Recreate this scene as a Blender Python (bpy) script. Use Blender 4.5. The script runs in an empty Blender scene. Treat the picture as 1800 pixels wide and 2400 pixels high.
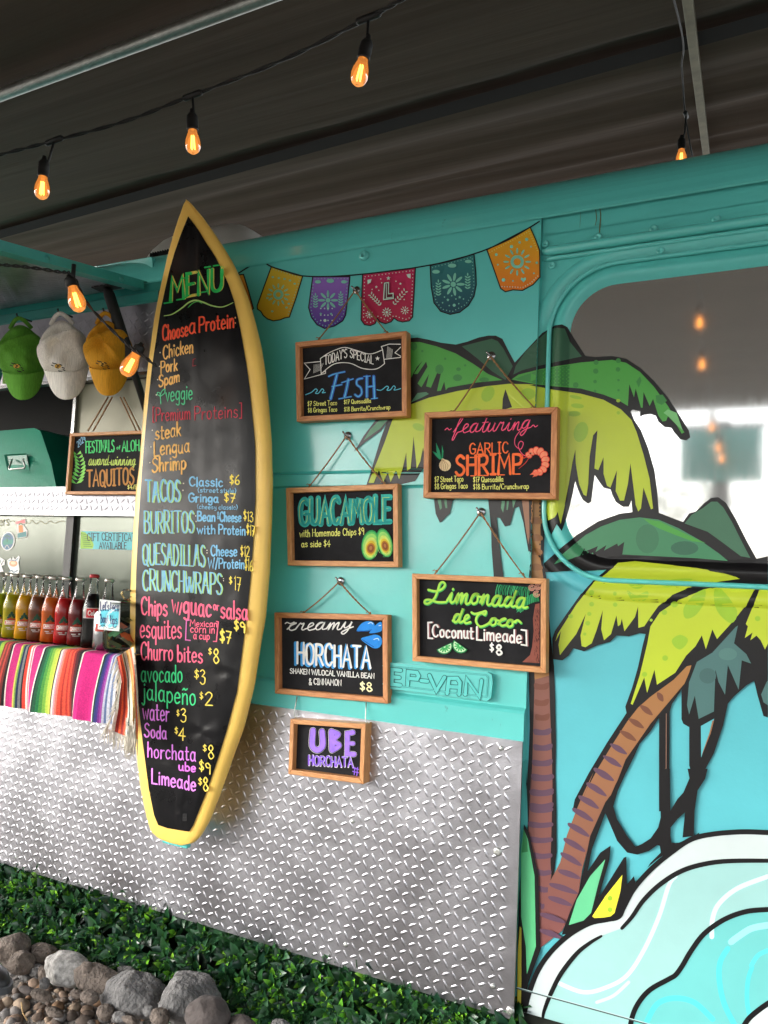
import bpy, bmesh, math, random
from mathutils import Vector, Matrix, noise
from mathutils.bvhtree import BVHTree
from mathutils.geometry import delaunay_2d_cdt

# ------------------------------------------------------------------ camera, light, exposure
scene = bpy.context.scene
COL = scene.collection
D0, EYE = 2.0, 1.38                      # camera: metres from the van side, metres above the ground
YAW, PITCH, ROLL, FPX = -0.47100809, 0.07858326, 0.04602055, 1708.0
W, H = 1659.0, 2212.0
fw = Vector((math.sin(YAW) * math.cos(PITCH), math.cos(YAW) * math.cos(PITCH), math.sin(PITCH)))
r0 = Vector((math.cos(YAW), -math.sin(YAW), 0))
u0 = r0.cross(fw)
rt = r0 * math.cos(ROLL) + u0 * math.sin(ROLL)
up = -r0 * math.sin(ROLL) + u0 * math.cos(ROLL)
CAM = Vector((0, -D0, EYE))
cd = bpy.data.cameras.new('camera')
cam = bpy.data.objects.new('camera', cd)
COL.objects.link(cam)
M = Matrix.Identity(4)
for i in range(3):
    M[i][0], M[i][1], M[i][2], M[i][3] = rt[i], up[i], -fw[i], CAM[i]
cam.matrix_world = M
cd.sensor_fit = 'HORIZONTAL'
cd.sensor_width = 36
cd.lens = FPX / W * 36
cd.clip_start, cd.clip_end = 0.02, 1000
scene.camera = cam

SUN_EL, SUN_AZ = math.radians(22), math.radians(232)   # bright hazy sky, low soft light from behind and left of the camera
world = bpy.data.worlds.new("World")
scene.world = world
world.use_nodes = True
wn = world.node_tree
bg = wn.nodes['Background']
sky = wn.nodes.new('ShaderNodeTexSky')
sky.sky_type = 'NISHITA'
sky.sun_disc = False
sky.sun_elevation = SUN_EL
sky.sun_rotation = SUN_AZ
sky.air_density, sky.dust_density, sky.ozone_density = 1.0, 3.0, 1.0
hs = wn.nodes.new('ShaderNodeHueSaturation')
hs.inputs['Saturation'].default_value = 0.25
wn.links.new(sky.outputs[0], hs.inputs['Color'])
wn.links.new(hs.outputs[0], bg.inputs[0])
bg.inputs[1].default_value = 0.15
sd = bpy.data.lights.new('sun', 'SUN')
sd.energy, sd.angle, sd.color = 0.5, math.radians(28), (1, 0.97, 0.94)
sun = bpy.data.objects.new('sun', sd)
COL.objects.link(sun)
sdir = Vector((math.sin(SUN_AZ) * math.cos(SUN_EL), math.cos(SUN_AZ) * math.cos(SUN_EL), math.sin(SUN_EL)))
sun.rotation_euler = sdir.to_track_quat('Z', 'Y').to_euler()
vs = scene.view_settings
vs.view_transform, vs.look, vs.gamma, vs.use_curve_mapping = 'Standard', 'None', 1, False
vs.exposure = 2.2
scene.cycles.max_bounces = 8
scene.cycles.diffuse_bounces = 5
scene.cycles.sample_clamp_indirect = 6
scene.cycles.use_denoising = True

# ------------------------------------------------------------------ pixel frames -> world
S = 1800 / 1659
FR = {'d': (0, 0, S), 'a': (560, 520, 740 / 1659), 'b': (640, 900, 700 / 1659), 'c': (620, 1300, 720 / 1659),
      'e': (900, 1250, 400 / 1659), 'w': (1240, 500, 560 / 1376), 'm': (1200, 1200, 600 / 1659),
      'n': (1150, 1800, 650 / 1659), 'l': (0, 450, 500 / 1580), 'k': (0, 1150, 400 / 1475),
      '5': (300, 450, 400 / 1264), '6': (300, 1050, 400 / 1659), '7': (300, 1500, 400 / 1659),
      'g': (0, 1950, 900 / 1659), '1': (0, 0, 900 / 1659), '2': (900, 0, 900 / 1659)}
def cv(f, pts):
    x0, y0, s = FR[f]
    return [((x0 + x * s) / S, (y0 + y * s) / S) for x, y in pts]
def ray(x, y):
    return fw + rt * ((x - W / 2) / FPX) - up * ((y - H / 2) / FPX)
def P(x, y, Y=0.0):
    r = ray(x, y)
    return CAM + r * ((Y + D0) / r.y)
def Pf(f, x, y, Y=0.0):
    (a, b), = cv(f, [(x, y)])
    return P(a, b, Y)
def MP(x, y, Y, Yw=.015):
    """where the mirror image seen at a picture point really stands, on the plane y = Y in front of the van"""
    w = P(x, y, Yw); r = ray(x, y)
    d = Vector((r.x, -r.y, r.z))
    return w + d * ((Y - w.y) / d.y)
def PD(x, y, dep):
    return CAM + ray(x, y) * dep
def PZ(x, y, z):
    r = ray(x, y)
    return CAM + r * ((z - CAM.z) / r.z)

def proj(v):
    d = v - CAM
    return (W / 2 + FPX * d.dot(rt) / d.dot(fw), H / 2 - FPX * d.dot(up) / d.dot(fw))

def lin(c):
    return tuple(((v / 255) / 12.92 if v / 255 <= 0.04045 else ((v / 255 + 0.055) / 1.055) ** 2.4) for v in c) + (1,)

# ------------------------------------------------------------------ mesh helpers
class G:
    """collects faces; build() links them as one mesh object"""
    def __init__(s):
        s.v, s.f, s.c, s.m, s.sm = [], [], [], [], []
    def face(s, idx, col=None, m=0, sm=False):
        s.f.append(tuple(idx)); s.c.append(col); s.m.append(m); s.sm.append(sm)
    def quad(s, a, b, c, d, col=None, m=0, sm=False):
        n = len(s.v); s.v += [a, b, c, d]; s.face((n, n + 1, n + 2, n + 3), col, m, sm)
    def poly(s, pts, col=None, m=0):
        n = len(s.v); s.v += list(pts); s.face(range(n, n + len(pts)), col, m)
    def box(s, lo, hi, col=None, m=0, M=None):
        x0, y0, z0 = lo; x1, y1, z1 = hi
        p = [Vector(q) for q in ((x0, y0, z0), (x1, y0, z0), (x1, y1, z0), (x0, y1, z0), (x0, y0, z1), (x1, y0, z1), (x1, y1, z1), (x0, y1, z1))]
        if M: p = [M @ q for q in p]
        s.hexa(p, col, m)
    def hexa(s, p, col=None, m=0):
        n = len(s.v); s.v += p
        for q in ((0, 3, 2, 1), (4, 5, 6, 7), (0, 1, 5, 4), (1, 2, 6, 5), (2, 3, 7, 6), (3, 0, 4, 7)):
            s.face([n + k for k in q], col, m)
    def grid(s, fn, nu, nv, col=None, m=0, sm=True, wrap=False):
        n = len(s.v)
        for j in range(nv + 1):
            for i in range(nu + (0 if wrap else 1)):
                s.v.append(fn(i / nu, j / nv))
        w = nu if wrap else nu + 1
        for j in range(nv):
            for i in range(nu):
                i2 = (i + 1) % w
                c = col(( i + .5) / nu, (j + .5) / nv) if callable(col) else col
                s.face((n + j * w + i, n + j * w + i2, n + (j + 1) * w + i2, n + (j + 1) * w + i), c, m, sm)
    def tube(s, path, r, n=8, col=None, m=0, cap=True):
        path = [Vector(p) for p in path]
        base = len(s.v); k = len(path); nv = None
        for i, p in enumerate(path):
            t = (path[min(i + 1, k - 1)] - path[max(i - 1, 0)]).normalized()
            if nv is None:
                nv = t.orthogonal().normalized()
            nv = (nv - t * nv.dot(t)).normalized()
            b = t.cross(nv)
            rr = r[i] if isinstance(r, (list, tuple)) else r
            for a in range(n):
                an = 2 * math.pi * a / n
                s.v.append(p + (nv * math.cos(an) + b * math.sin(an)) * rr)
        for i in range(k - 1):
            for a in range(n):
                s.face((base + i * n + a, base + i * n + (a + 1) % n, base + (i + 1) * n + (a + 1) % n, base + (i + 1) * n + a), col, m, True)
        if cap:
            s.face([base + a for a in range(n)][::-1], col, m)
            s.face([base + (k - 1) * n + a for a in range(n)], col, m)
    def lathe(s, prof, n=20, M=None, col=None, m=0):
        base = len(s.v)
        for r, z in prof:
            for a in range(n):
                an = 2 * math.pi * a / n
                q = Vector((r * math.cos(an), r * math.sin(an), z))
                s.v.append(M @ q if M else q)
        for i in range(len(prof) - 1):
            for a in range(n):
                s.face((base + i * n + a, base + i * n + (a + 1) % n, base + (i + 1) * n + (a + 1) % n, base + (i + 1) * n + a), col, m, True)
    def build(s, name, mats, parent=None, bevel=0, origin=None):
        me = bpy.data.meshes.new(name)
        vv = s.v
        if origin is not None:
            vv = [Vector(v) - Vector(origin) for v in s.v]
        me.from_pydata([tuple(v) for v in vv], [], s.f)
        if not isinstance(mats, (list, tuple)): mats = [mats]
        for q in mats: me.materials.append(q)
        me.polygons.foreach_set('material_index', s.m)
        me.polygons.foreach_set('use_smooth', s.sm)
        if any(c is not None for c in s.c):
            at = me.color_attributes.new('Col', 'FLOAT_COLOR', 'CORNER')
            out = []
            for f, c in zip(s.f, s.c):
                if c is None: c = (1, 1, 1, 1)
                if isinstance(c, list):
                    for q in c: out += q
                else:
                    out += list(c) * len(f)
            at.data.foreach_set('color', out)
        me.update()
        o = bpy.data.objects.new(name, me)
        COL.objects.link(o)
        if origin is not None: o.location = origin
        if parent is not None:
            o.parent = parent
            o.matrix_parent_inverse = parent.matrix_world.inverted() if parent.matrix_world != Matrix.Identity(4) else Matrix.Identity(4)
        if bevel:
            b = o.modifiers.new('bevel', 'BEVEL')
            b.width, b.segments, b.limit_method = bevel, 2, 'ANGLE'
        return o
    def bvh(s):
        return BVHTree.FromPolygons([tuple(v) for v in s.v], s.f)

def tag(o, label=None, cat=None, group=None, kind=None):
    if label: o['label'] = label
    if cat: o['category'] = cat
    if group: o['group'] = group
    if kind: o['kind'] = kind
    return o
def thing(name, loc, label, cat, group=None):
    o = bpy.data.objects.new(name, None)
    o.empty_display_size = 0.05
    COL.objects.link(o)
    o.location = loc
    o.matrix_world = Matrix.Translation(Vector(loc))
    return tag(o, label, cat, group)

def smooth(pts, n=6, closed=False):
    """Catmull-Rom through the points"""
    p = [Vector(q) for q in pts]
    if len(p) < 3: return p
    out = []
    k = len(p)
    rng = range(k if closed else k - 1)
    for i in rng:
        if closed:
            a, b, c, d = p[(i - 1) % k], p[i], p[(i + 1) % k], p[(i + 2) % k]
        else:
            a, b, c, d = p[max(i - 1, 0)], p[i], p[i + 1], p[min(i + 2, k - 1)]
        for j in range(n):
            t = j / n
            out.append(0.5 * ((2 * b) + (c - a) * t + (2 * a - 5 * b + 4 * c - d) * t * t + (3 * b - a - 3 * c + d) * t ** 3))
    if not closed: out.append(p[-1])
    return out

# ------------------------------------------------------------------ painting on surfaces
class Surf:
    """drops picture points on to a real surface (a plane y = Y or a mesh)"""
    def __init__(s, bvh=None, Y=0.0):
        s.b, s.Y = bvh, Y
    def __call__(s, x, y, lay):
        if s.b is not None:
            d = ray(x, y).normalized()
            loc, n, i, dist = s.b.ray_cast(CAM, d)
            if loc is not None:
                if n.dot(d) > 0: n = -n
                n = (n + Vector((0, -1, 0))).normalized()
                return loc + n * lay
        return P(x, y, s.Y - lay)
LAY = 0.00025
class Paint:
    def __init__(s, surf):
        s.g, s.s, s.lay, s.fu = G(), surf, 1, True
        s.ks, s.zone, s.split, s.wk = .02, None, None, 1.0
    def up(s, n=1): s.lay += n
    def pt(s, q, e=0):
        return s.s(q[0], q[1], s.lay * LAY + e)
    def poly(s, f, pts, col, sm=0, step=0, col2=None, raw=False):
        if s.zone and not step: step = 4
        """filled outline; step > 0 adds inner points so it follows relief; col2 = colour at the bottom"""
        q = [Vector(p) for p in (pts if raw else cv(f, pts))]
        if sm: q = smooth(q, sm, True)
        if s.split:                                   # printed across a panel edge: cut there, each side on its own panel
            la, lb, sl, sr = s.split
            s.split, keep, lay0 = None, (s.split, s.s), s.lay
            for sg, sf in ((-1, sl), (1, sr)):
                out_ = []
                for i, p in enumerate(q):
                    n = q[(i + 1) % len(q)]
                    dp = sg * (p.x - (la + lb * p.y)); dn = sg * (n.x - (la + lb * n.y))
                    if dp >= 0: out_.append(p)
                    if (dp >= 0) != (dn >= 0): out_.append(p.lerp(n, dp / (dp - dn)))
                if len(out_) >= 3:
                    s.s, s.lay = sf, lay0
                    s.poly(f, out_, col, 0, step, col2, True)
            s.split, s.s = keep
            return
        cl = []
        for p in q:
            if not cl or (p - cl[-1]).length > 0.25: cl.append(p)
        if (cl[0] - cl[-1]).length < 0.25: cl.pop()
        if step:
            q = []
            for i, p in enumerate(cl):
                n = cl[(i + 1) % len(cl)]
                k = max(1, int((n - p).length / step))
                q += [p.lerp(n, j / k) for j in range(k)]
            cl = q
        ext = []
        y0, y1 = min(p.y for p in cl), max(p.y for p in cl)
        if step or col2:
            st = step or 7
            x0, x1 = min(p.x for p in cl), max(p.x for p in cl)
            y = y0 + st / 2
            row = 0
            while y < y1:
                xs = []
                for i, p in enumerate(cl):
                    n = cl[(i + 1) % len(cl)]
                    if (p.y > y) != (n.y > y):
                        xs.append(p.x + (y - p.y) / (n.y - p.y) * (n.x - p.x))
                xs.sort()
                for a, b in zip(xs[::2], xs[1::2]):
                    x = (math.floor(a / st) + 1 + 0.5 * (row % 2)) * st
                    while x < b - st * 0.3:
                        if x > a + st * 0.3 and (s.zone is None or s.zone(x, y)): ext.append(Vector((x, y)))
                        x += st
                y += st; row += 1
        if len(cl) < 3: return
        vs, es, fs, *_ = delaunay_2d_cdt(cl + ext, [], [list(range(len(cl)))], 1, 1e-4)
        n = len(s.g.v)
        s.g.v += [s.pt(v) for v in vs]
        c1 = lin(col)
        c2 = lin(col2) if col2 else None
        for t in fs:
            c = c1
            if c2:
                c = []
                for k in t:
                    a = (vs[k].y - y0) / (y1 - y0)
                    c.append(tuple(c1[j] + (c2[j] - c1[j]) * a for j in range(4)))
            # keep faces turned to the viewer
            tt = tuple(n + k for k in t)
            s.g.face(tt, c, sm=bool(step))
        s.k()
    def k(s):
        s.lay += s.ks
    def line(s, f, pts, col, w, sm=6, raw=False, jit=0.0, taper=0.0, h=0.0):
        """brush stroke of width w (photo pixels) with round ends; h > 0 makes it stand proud with sides"""
        if s.fu: w = w * FR[f][2] / S * s.wk
        q = [Vector(p) for p in (pts if raw else cv(f, pts))]
        if sm and len(q) > 2: q = smooth(q, sm)
        if len(q) == 2:
            L = (q[1] - q[0]).length
            kk = max(1, int(L / 12)); q = [q[0].lerp(q[1], j / kk) for j in range(kk + 1)]
        cl = [q[0]]
        for p in q[1:]:
            if (p - cl[-1]).length > 0.15: cl.append(p)
        q = cl
        if len(q) < 2: q = [q[0], q[0] + Vector((0.3, 0))]
        L, R = [], []
        k = len(q)
        for i, p in enumerate(q):
            a = (p - q[i - 1]).normalized() if i else None
            b = (q[i + 1] - p).normalized() if i < k - 1 else None
            t = ((a or b) + (b or a))
            if t.length < 0.3: t = a
            t = t.normalized()
            nn = Vector((-t.y, t.x))
            ww = w / 2 * (1 + jit * noise.noise(Vector((p.x * .11, p.y * .11, 3.3))))
            if taper: ww *= 1 - taper * abs(2 * i / (k - 1) - 1) ** 2
            if a and b:
                m = max(0.55, math.sqrt(max(0, (1 + a.dot(b)) / 2)))
                ww2 = ww / m
            else: ww2 = ww
            L.append(p + nn * ww2); R.append(p - nn * ww2)
        c = lin(col)
        n = len(s.g.v)
        for a, b in zip(L, R):
            s.g.v += [s.pt(a, h), s.pt(b, h)]
        for i in range(k - 1):
            s.g.face((n + 2 * i, n + 2 * i + 1, n + 2 * i + 3, n + 2 * i + 2), c)
        for e in (0, k - 1):                        # round ends
            t = (q[e] - q[1 if e == 0 else k - 2]).normalized()
            a, b = (L[e], R[e])
            m0 = len(s.g.v)
            ids = [n + 2 * e]
            half = (a - b) / 2
            rad = half.length
            for j in range(1, 4):
                an = math.pi * j / 4
                s.g.v.append(s.pt(q[e] + half * math.cos(an) + t * rad * math.sin(an), h))
                ids.append(m0 + j - 1)
            ids.append(n + 2 * e + 1)
            s.g.face(ids, c)
        if h:
            for side, o in ((L, 0), (R, 1)):
                m0 = len(s.g.v)
                for p in side: s.g.v.append(s.pt(p, -0.0005))
                for i in range(k - 1):
                    s.g.face((n + 2 * i + o, n + 2 * i + 2 + o, m0 + i + 1, m0 + i), c)
        s.k()
    def ell(s, f, cx, cy, rx, ry, col, rot=0, n=16, col2=None):
        ca, sa = math.cos(rot), math.sin(rot)
        pts = []
        for i in range(n):
            a = 2 * math.pi * i / n
            x, y = rx * math.cos(a), ry * math.sin(a)
            pts.append((cx + x * ca - y * sa, cy + x * sa + y * ca))
        s.poly(f, pts, col, col2=col2)
    def text(s, f, txt, x0, y0, x1, y1, h, col, w, upv=(0.03, -1), font=None, jit=0.25, slant=0.0, wob=0.03, raw=False):
        """hand lettering from baseline start to baseline end, capital height h (all in frame f)"""
        font = font or PRINT
        glyphs, x = [], 0.0
        gap = 15 if font is PRINT else 0
        for ch in txt:
            if ch == ' ': x += 30; continue
            gw, st = font[ch]
            glyphs.append((x, st)); x += gw + gap
        tot = max(1, x - gap)
        bx, by = x1 - x0, y1 - y0
        rnd = random.Random(txt)
        sc = FR[f][2] / S
        for gx, st in glyphs:
            dy, sy = rnd.uniform(-wob, wob), rnd.uniform(1 - wob, 1 + wob)
            for kind, pts in st:
                q = []
                for px, py in pts:
                    u = (gx + px + py * slant) / tot
                    v = (py / 100 * sy + dy) * h
                    q.append((x0 + bx * u + upv[0] * v, y0 + by * u + upv[1] * v))
                s.line(f, q, col, w if s.fu else w * sc, sm=5 if kind else 0, jit=jit)
    def build(s, name, mat, parent):
        return s.g.build(name, mat, parent)

def fontdef(src):
    d = {}
    for ln in src.strip().splitlines():
        ch, w, st = ln.split(None, 2)
        strokes = []
        for t in st.split('/'):
            t = t.strip()
            sm = not t.startswith('!')
            pts = [tuple(float(c) for c in p.split(',')) for p in t.lstrip('!').split()]
            strokes.append((sm, pts))
        d[ch] = (float(w), strokes)
    return d
PRINT = fontdef("""
A 60 !0,0 30,100 60,0/!12,36 48,36
B 52 !2,0 2,100/2,100 35,97 44,78 32,57 2,54/2,54 40,50 52,26 38,3 2,0
C 54 52,82 36,100 12,88 2,50 12,12 34,0 52,16
D 56 !2,0 2,100/2,100 34,94 54,52 34,6 2,0
E 46 !46,100 2,100 2,0 46,0/!2,52 38,52
F 44 !44,100 2,100 2,0/!2,54 36,54
G 58 52,84 34,100 10,86 2,48 12,10 34,0 54,14 56,44/!34,46 58,46
H 52 !2,0 2,100/!50,0 50,100/!2,52 50,52
I 30 !15,0 15,100/!2,100 28,100/!2,0 28,0
J 36 34,100 34,26 24,2 8,4 0,22
K 50 !2,0 2,100/!46,100 4,46/!16,58 50,0
L 44 !2,100 2,0 44,0
M 70 !0,0 8,100 35,38 62,100 70,0
N 56 !2,0 2,100 54,0 54,100
O 60 30,100 8,86 2,50 10,12 30,0 50,12 58,50 52,86 30,100
P 50 !2,0 2,100/2,100 40,96 50,74 38,50 2,46
Q 62 30,100 8,86 2,50 10,12 30,0 50,12 58,50 52,86 30,100/!36,24 62,-6
R 54 !2,0 2,100/2,100 40,96 50,74 38,50 2,46/!22,48 54,0
S 50 46,86 26,100 6,84 10,62 36,46 48,26 36,4 14,0 0,16
T 56 !0,100 56,100/!28,100 28,0
U 56 2,100 2,34 10,8 28,0 46,8 54,34 54,100
V 56 !0,100 28,0 56,100
W 80 !0,100 18,0 40,76 62,0 80,100
Y 52 !0,100 26,48 52,100/!26,48 26,0
a 44 36,52 18,60 3,40 4,12 18,0 34,14 38,56/38,58 37,16 44,0
b 42 !3,100 3,0/3,40 20,58 38,42 38,14 20,0 4,12
c 38 36,48 20,60 4,44 3,16 16,0 36,10
d 42 36,40 18,58 3,40 4,12 18,0 36,16/!38,100 38,0
e 40 4,30 36,34 32,54 18,60 4,44 3,16 16,0 36,10
f 32 32,92 20,100 12,86 12,0/!0,56 26,56
g 42 36,52 18,60 3,42 4,16 18,6 36,20/38,58 38,-14 26,-30 6,-22
h 40 !3,100 3,0/3,36 18,58 34,50 36,0
i 10 !5,58 5,0/!5,76 5,82
j 22 18,58 18,-14 10,-30 0,-22/!18,76 18,82
k 38 !3,100 3,0/!34,58 5,26/!14,34 38,0
l 10 !5,100 5,0
m 62 !3,58 3,0/3,36 16,58 28,48 30,0/30,36 44,58 57,48 59,0
n 40 !3,58 3,0/3,36 18,58 34,50 36,0
ñ 40 !3,58 3,0/3,36 18,58 34,50 36,0/4,80 14,88 24,80 36,88
o 42 20,60 5,48 3,24 10,4 22,0 36,12 39,34 32,54 20,60
p 42 !3,58 3,-32/3,42 20,60 38,44 38,16 20,0 4,12
q 42 36,50 18,60 3,42 4,14 18,0 36,16/!38,58 38,-32
r 30 !3,58 3,0/3,34 14,54 30,56
s 36 33,50 18,60 5,48 10,34 28,26 34,12 20,0 2,8
t 30 12,90 12,14 18,2 30,4/!0,60 28,60
u 42 3,58 4,14 16,0 32,12 36,58/36,58 36,12 42,0
v 36 !0,58 18,0 36,58
w 56 !0,58 14,0 28,46 42,0 56,58
x 34 !0,58 34,0/!34,58 0,0
y 40 3,58 6,30 20,20 34,34/36,58 36,-12 24,-30 6,-22
0 46 23,100 6,84 3,44 10,8 23,0 38,10 44,48 38,86 23,100
1 20 !4,84 16,100 16,0
2 46 4,80 22,100 42,84 34,52 2,0/!2,0 46,0
3 46 4,88 24,100 42,82 18,54/18,54 44,46 42,12 20,0 2,12
4 50 !30,0 34,100 0,36 50,36
6 46 38,96 14,70 3,30 14,2 36,4 44,26 30,46 8,34
7 46 !2,98 44,98 16,0/!10,50 40,50
8 46 24,54 6,74 22,100 40,80 24,54 4,26 22,0 46,22 24,54
9 46 40,84 22,100 4,80 14,54 38,62 42,84 40,0
$ 38 36,80 20,90 5,76 12,56 30,44 36,24 20,10 2,20/!20,104 20,-6
& 44 44,0 8,70 20,96 32,76 4,24 18,0 44,34
/ 30 !0,-8 30,104
( 18 16,104 2,60 2,36 16,-8
) 18 2,104 16,60 16,36 2,-8
[ 22 !20,108 3,108 3,-8 20,-8
] 22 !2,108 19,108 19,-8 2,-8
: 10 !5,62 5,68/!5,14 5,20
. 14 !7,34 7,42
' 10 !6,100 4,80
- 30 !2,48 28,48
~ 50 0,40 12,52 26,44 38,36 50,48
""")
CURS = fontdef("""
a 54 0,10 12,50 28,60 12,56 2,30 10,2 26,10 36,58 34,10 44,4 54,10
c 40 0,10 14,40 32,56 26,60 10,44 8,14 22,0 40,10
d 56 0,10 14,50 28,58 12,54 4,28 12,2 28,12 40,60 46,100 40,60 36,12 46,2 56,10
e 44 0,10 14,24 30,44 24,60 12,52 8,22 18,0 34,4 44,10
f 40 0,10 18,60 30,98 22,104 14,80 10,20 4,-40 12,-42 18,-10 24,4 40,10
g 52 0,10 12,50 28,60 12,56 2,30 10,6 26,16 36,58 30,-10 16,-42 4,-30 20,-6 52,10
i 34 0,10 14,54 14,14 22,0 34,10/!16,76 17,80
m 70 0,10 10,56 10,4 18,44 28,56 30,4 38,44 50,56 50,12 58,0 70,10
n 52 0,10 10,56 10,4 18,44 30,56 32,12 40,0 52,10
o 46 0,10 12,48 26,58 10,52 4,22 16,0 32,14 30,44 24,54 34,44 46,42
r 46 0,10 12,56 20,50 30,54 28,12 36,0 46,10
t 36 0,10 16,60 20,96 16,50 16,12 24,0 36,10/!4,66 34,68
u 54 0,10 10,56 8,14 18,0 32,20 38,56 36,12 44,0 54,10
w 66 0,10 8,54 10,10 20,0 32,22 34,54 34,14 44,0 54,20 58,54 66,46
y 54 0,10 10,56 10,22 20,10 34,30 40,58 34,-10 20,-40 8,-28 24,-6 54,18
- 24 0,30 24,30
""")

# ------------------------------------------------------------------ materials
def nm(name):
    m = bpy.data.materials.new(name)
    m.use_nodes = True
    nt = m.node_tree
    return m, nt, nt.nodes['Principled BSDF']
def mat(name, col, rough=0.5, metal=0.0, var=0.0, vscale=6.0, bump=0.0, bscale=60.0, coat=0.0, coat_r=0.1, attr=False,
        spec=0.5, stretch=None, var2=None, rvar=0.0, bdist=0.01, detail=4):
    m, nt, b = nm(name)
    N, Lk = nt.nodes, nt.links
    b.inputs['Roughness'].default_value = rough
    b.inputs['Metallic'].default_value = metal
    b.inputs['Specular IOR Level'].default_value = spec
    b.inputs['Coat Weight'].default_value = coat
    b.inputs['Coat Roughness'].default_value = coat_r
    tc = N.new('ShaderNodeTexCoord')
    src = tc.outputs['Object']
    if stretch:
        mp = N.new('ShaderNodeMapping')
        mp.inputs['Scale'].default_value = stretch
        Lk.new(src, mp.inputs['Vector']); src = mp.outputs[0]
    if attr:
        at = N.new('ShaderNodeVertexColor'); at.layer_name = 'Col'
        base = at.outputs['Color']
    else:
        rgb = N.new('ShaderNodeRGB')
        rgb.outputs[0].default_value = lin(col) if max(col) > 1 else tuple(col) + (1,)
        base = rgb.outputs[0]
    if var or var2 or rvar:
        nz = N.new('ShaderNodeTexNoise')
        nz.inputs['Scale'].default_value = vscale
        nz.inputs['Detail'].default_value = detail
        nz.inputs['Roughness'].default_value = 0.62
        Lk.new(src, nz.inputs['Vector'])
        mr = N.new('ShaderNodeMapRange')
        mr.inputs['From Min'].default_value, mr.inputs['From Max'].default_value = 0.3, 0.7
        Lk.new(nz.outputs['Fac'], mr.inputs['Value'])
        if var2:
            mx = N.new('ShaderNodeMix'); mx.data_type = 'RGBA'
            Lk.new(mr.outputs[0], mx.inputs['Factor'])
            Lk.new(base, mx.inputs['A'])
            mx.inputs['B'].default_value = lin(var2) if max(var2) > 1 else tuple(var2) + (1,)
            base = mx.outputs['Result']
        elif var:
            mr2 = N.new('ShaderNodeMapRange')
            mr2.inputs['To Min'].default_value, mr2.inputs['To Max'].default_value = 1 - var, 1 + var
            mr2.inputs['From Min'].default_value, mr2.inputs['From Max'].default_value = 0.3, 0.7
            Lk.new(nz.outputs['Fac'], mr2.inputs['Value'])
            mx = N.new('ShaderNodeVectorMath'); mx.operation = 'SCALE'
            Lk.new(base, mx.inputs[0]); Lk.new(mr2.outputs[0], mx.inputs['Scale'])
            base = mx.outputs[0]
        if rvar:
            mr3 = N.new('ShaderNodeMapRange')
            mr3.inputs['From Min'].default_value, mr3.inputs['From Max'].default_value = 0.3, 0.7
            mr3.inputs['To Min'].default_value, mr3.inputs['To Max'].default_value = max(0, rough - rvar), rough + rvar
            Lk.new(nz.outputs['Fac'], mr3.inputs['Value'])
            Lk.new(mr3.outputs[0], b.inputs['Roughness'])
    Lk.new(base, b.inputs['Base Color'])
    if bump:
        nb = N.new('ShaderNodeTexNoise')
        nb.inputs['Scale'].default_value = bscale
        nb.inputs['Detail'].default_value = 3
        Lk.new(src, nb.inputs['Vector'])
        bp = N.new('ShaderNodeBump')
        bp.inputs['Strength'].default_value = bump
        bp.inputs['Distance'].default_value = bdist
        Lk.new(nb.outputs['Fac'], bp.inputs['Height'])
        Lk.new(bp.outputs[0], b.inputs['Normal'])
        if coat: Lk.new(bp.outputs[0], b.inputs['Coat Normal'])
    return m
MT = {}
MT['teal'] = mat('teal_paint', (92, 199, 193), 0.32, var=0.06, vscale=3, bump=0.12, bscale=120, coat=0.5, coat_r=0.12, bdist=0.002)
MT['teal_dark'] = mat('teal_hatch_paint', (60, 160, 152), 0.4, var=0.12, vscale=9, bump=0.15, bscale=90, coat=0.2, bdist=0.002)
MT['vinyl'] = mat('printed_vinyl', (0, 0, 0), 0.42, attr=True, var=0.05, vscale=4, bump=0.12, bscale=140, coat=0.2, coat_r=0.16, bdist=0.002, spec=0.3)
MT['chalk'] = mat('paint_marker', (0, 0, 0), 0.7, spec=.2, attr=True, var=0.13, vscale=45)
MT['plain'] = mat('printed_colour', (0, 0, 0), 0.55, attr=True, var=0.05, vscale=30)
MT['plate'] = mat('aluminium_tread_plate', (0.46, 0.46, 0.475), 0.38, 1.0, var=0.16, vscale=60, bump=0.45, bscale=260, rvar=0.10, bdist=0.002)
MT['alu'] = mat('aluminium_trim', (0.4, 0.4, 0.41), 0.26, 1.0, var=0.05, vscale=20)
MT['steel'] = mat('galvanised_pipe', (0.55, 0.56, 0.53), 0.42, 0.9, var=0.15, vscale=30)
MT['canopy'] = mat('brown_canopy_fabric', (0.108, 0.072, 0.051), 0.85, var=0.16, vscale=1.2, bump=0.12, bscale=2.2, stretch=(0.3, 7, 3), bdist=0.03, spec=.25)
MT['seam'] = mat('dark_canopy_seam', (0.016, 0.013, 0.012), 0.85, spec=.2)
MT['wood_h'] = mat('stained_wood_lengthwise', (212, 146, 88), 0.5, var2=(176, 108, 58), vscale=9, stretch=(3, 20, 26), bump=0.2, bscale=14, bdist=0.003)
MT['wood_v'] = mat('stained_wood_upright', (212, 146, 88), 0.5, var2=(178, 110, 60), vscale=9, stretch=(26, 20, 3), bump=0.2, bscale=14, bdist=0.003)
MT['slate'] = mat('chalkboard', (0.016, 0.016, 0.018), 0.7, var=0.35, vscale=9, bump=0.12, bscale=160, bdist=0.002, spec=0.12)
MT['twine'] = mat('jute_twine', (150, 110, 70), 0.9, var=0.35, vscale=160, bump=0.6, bscale=420, bdist=0.003)
MT['yellow'] = mat('yellow_board_paint', (252, 208, 104), 0.42, var=0.05, vscale=5, bump=0.15, bscale=60, coat=0.15, bdist=0.002)
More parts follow.
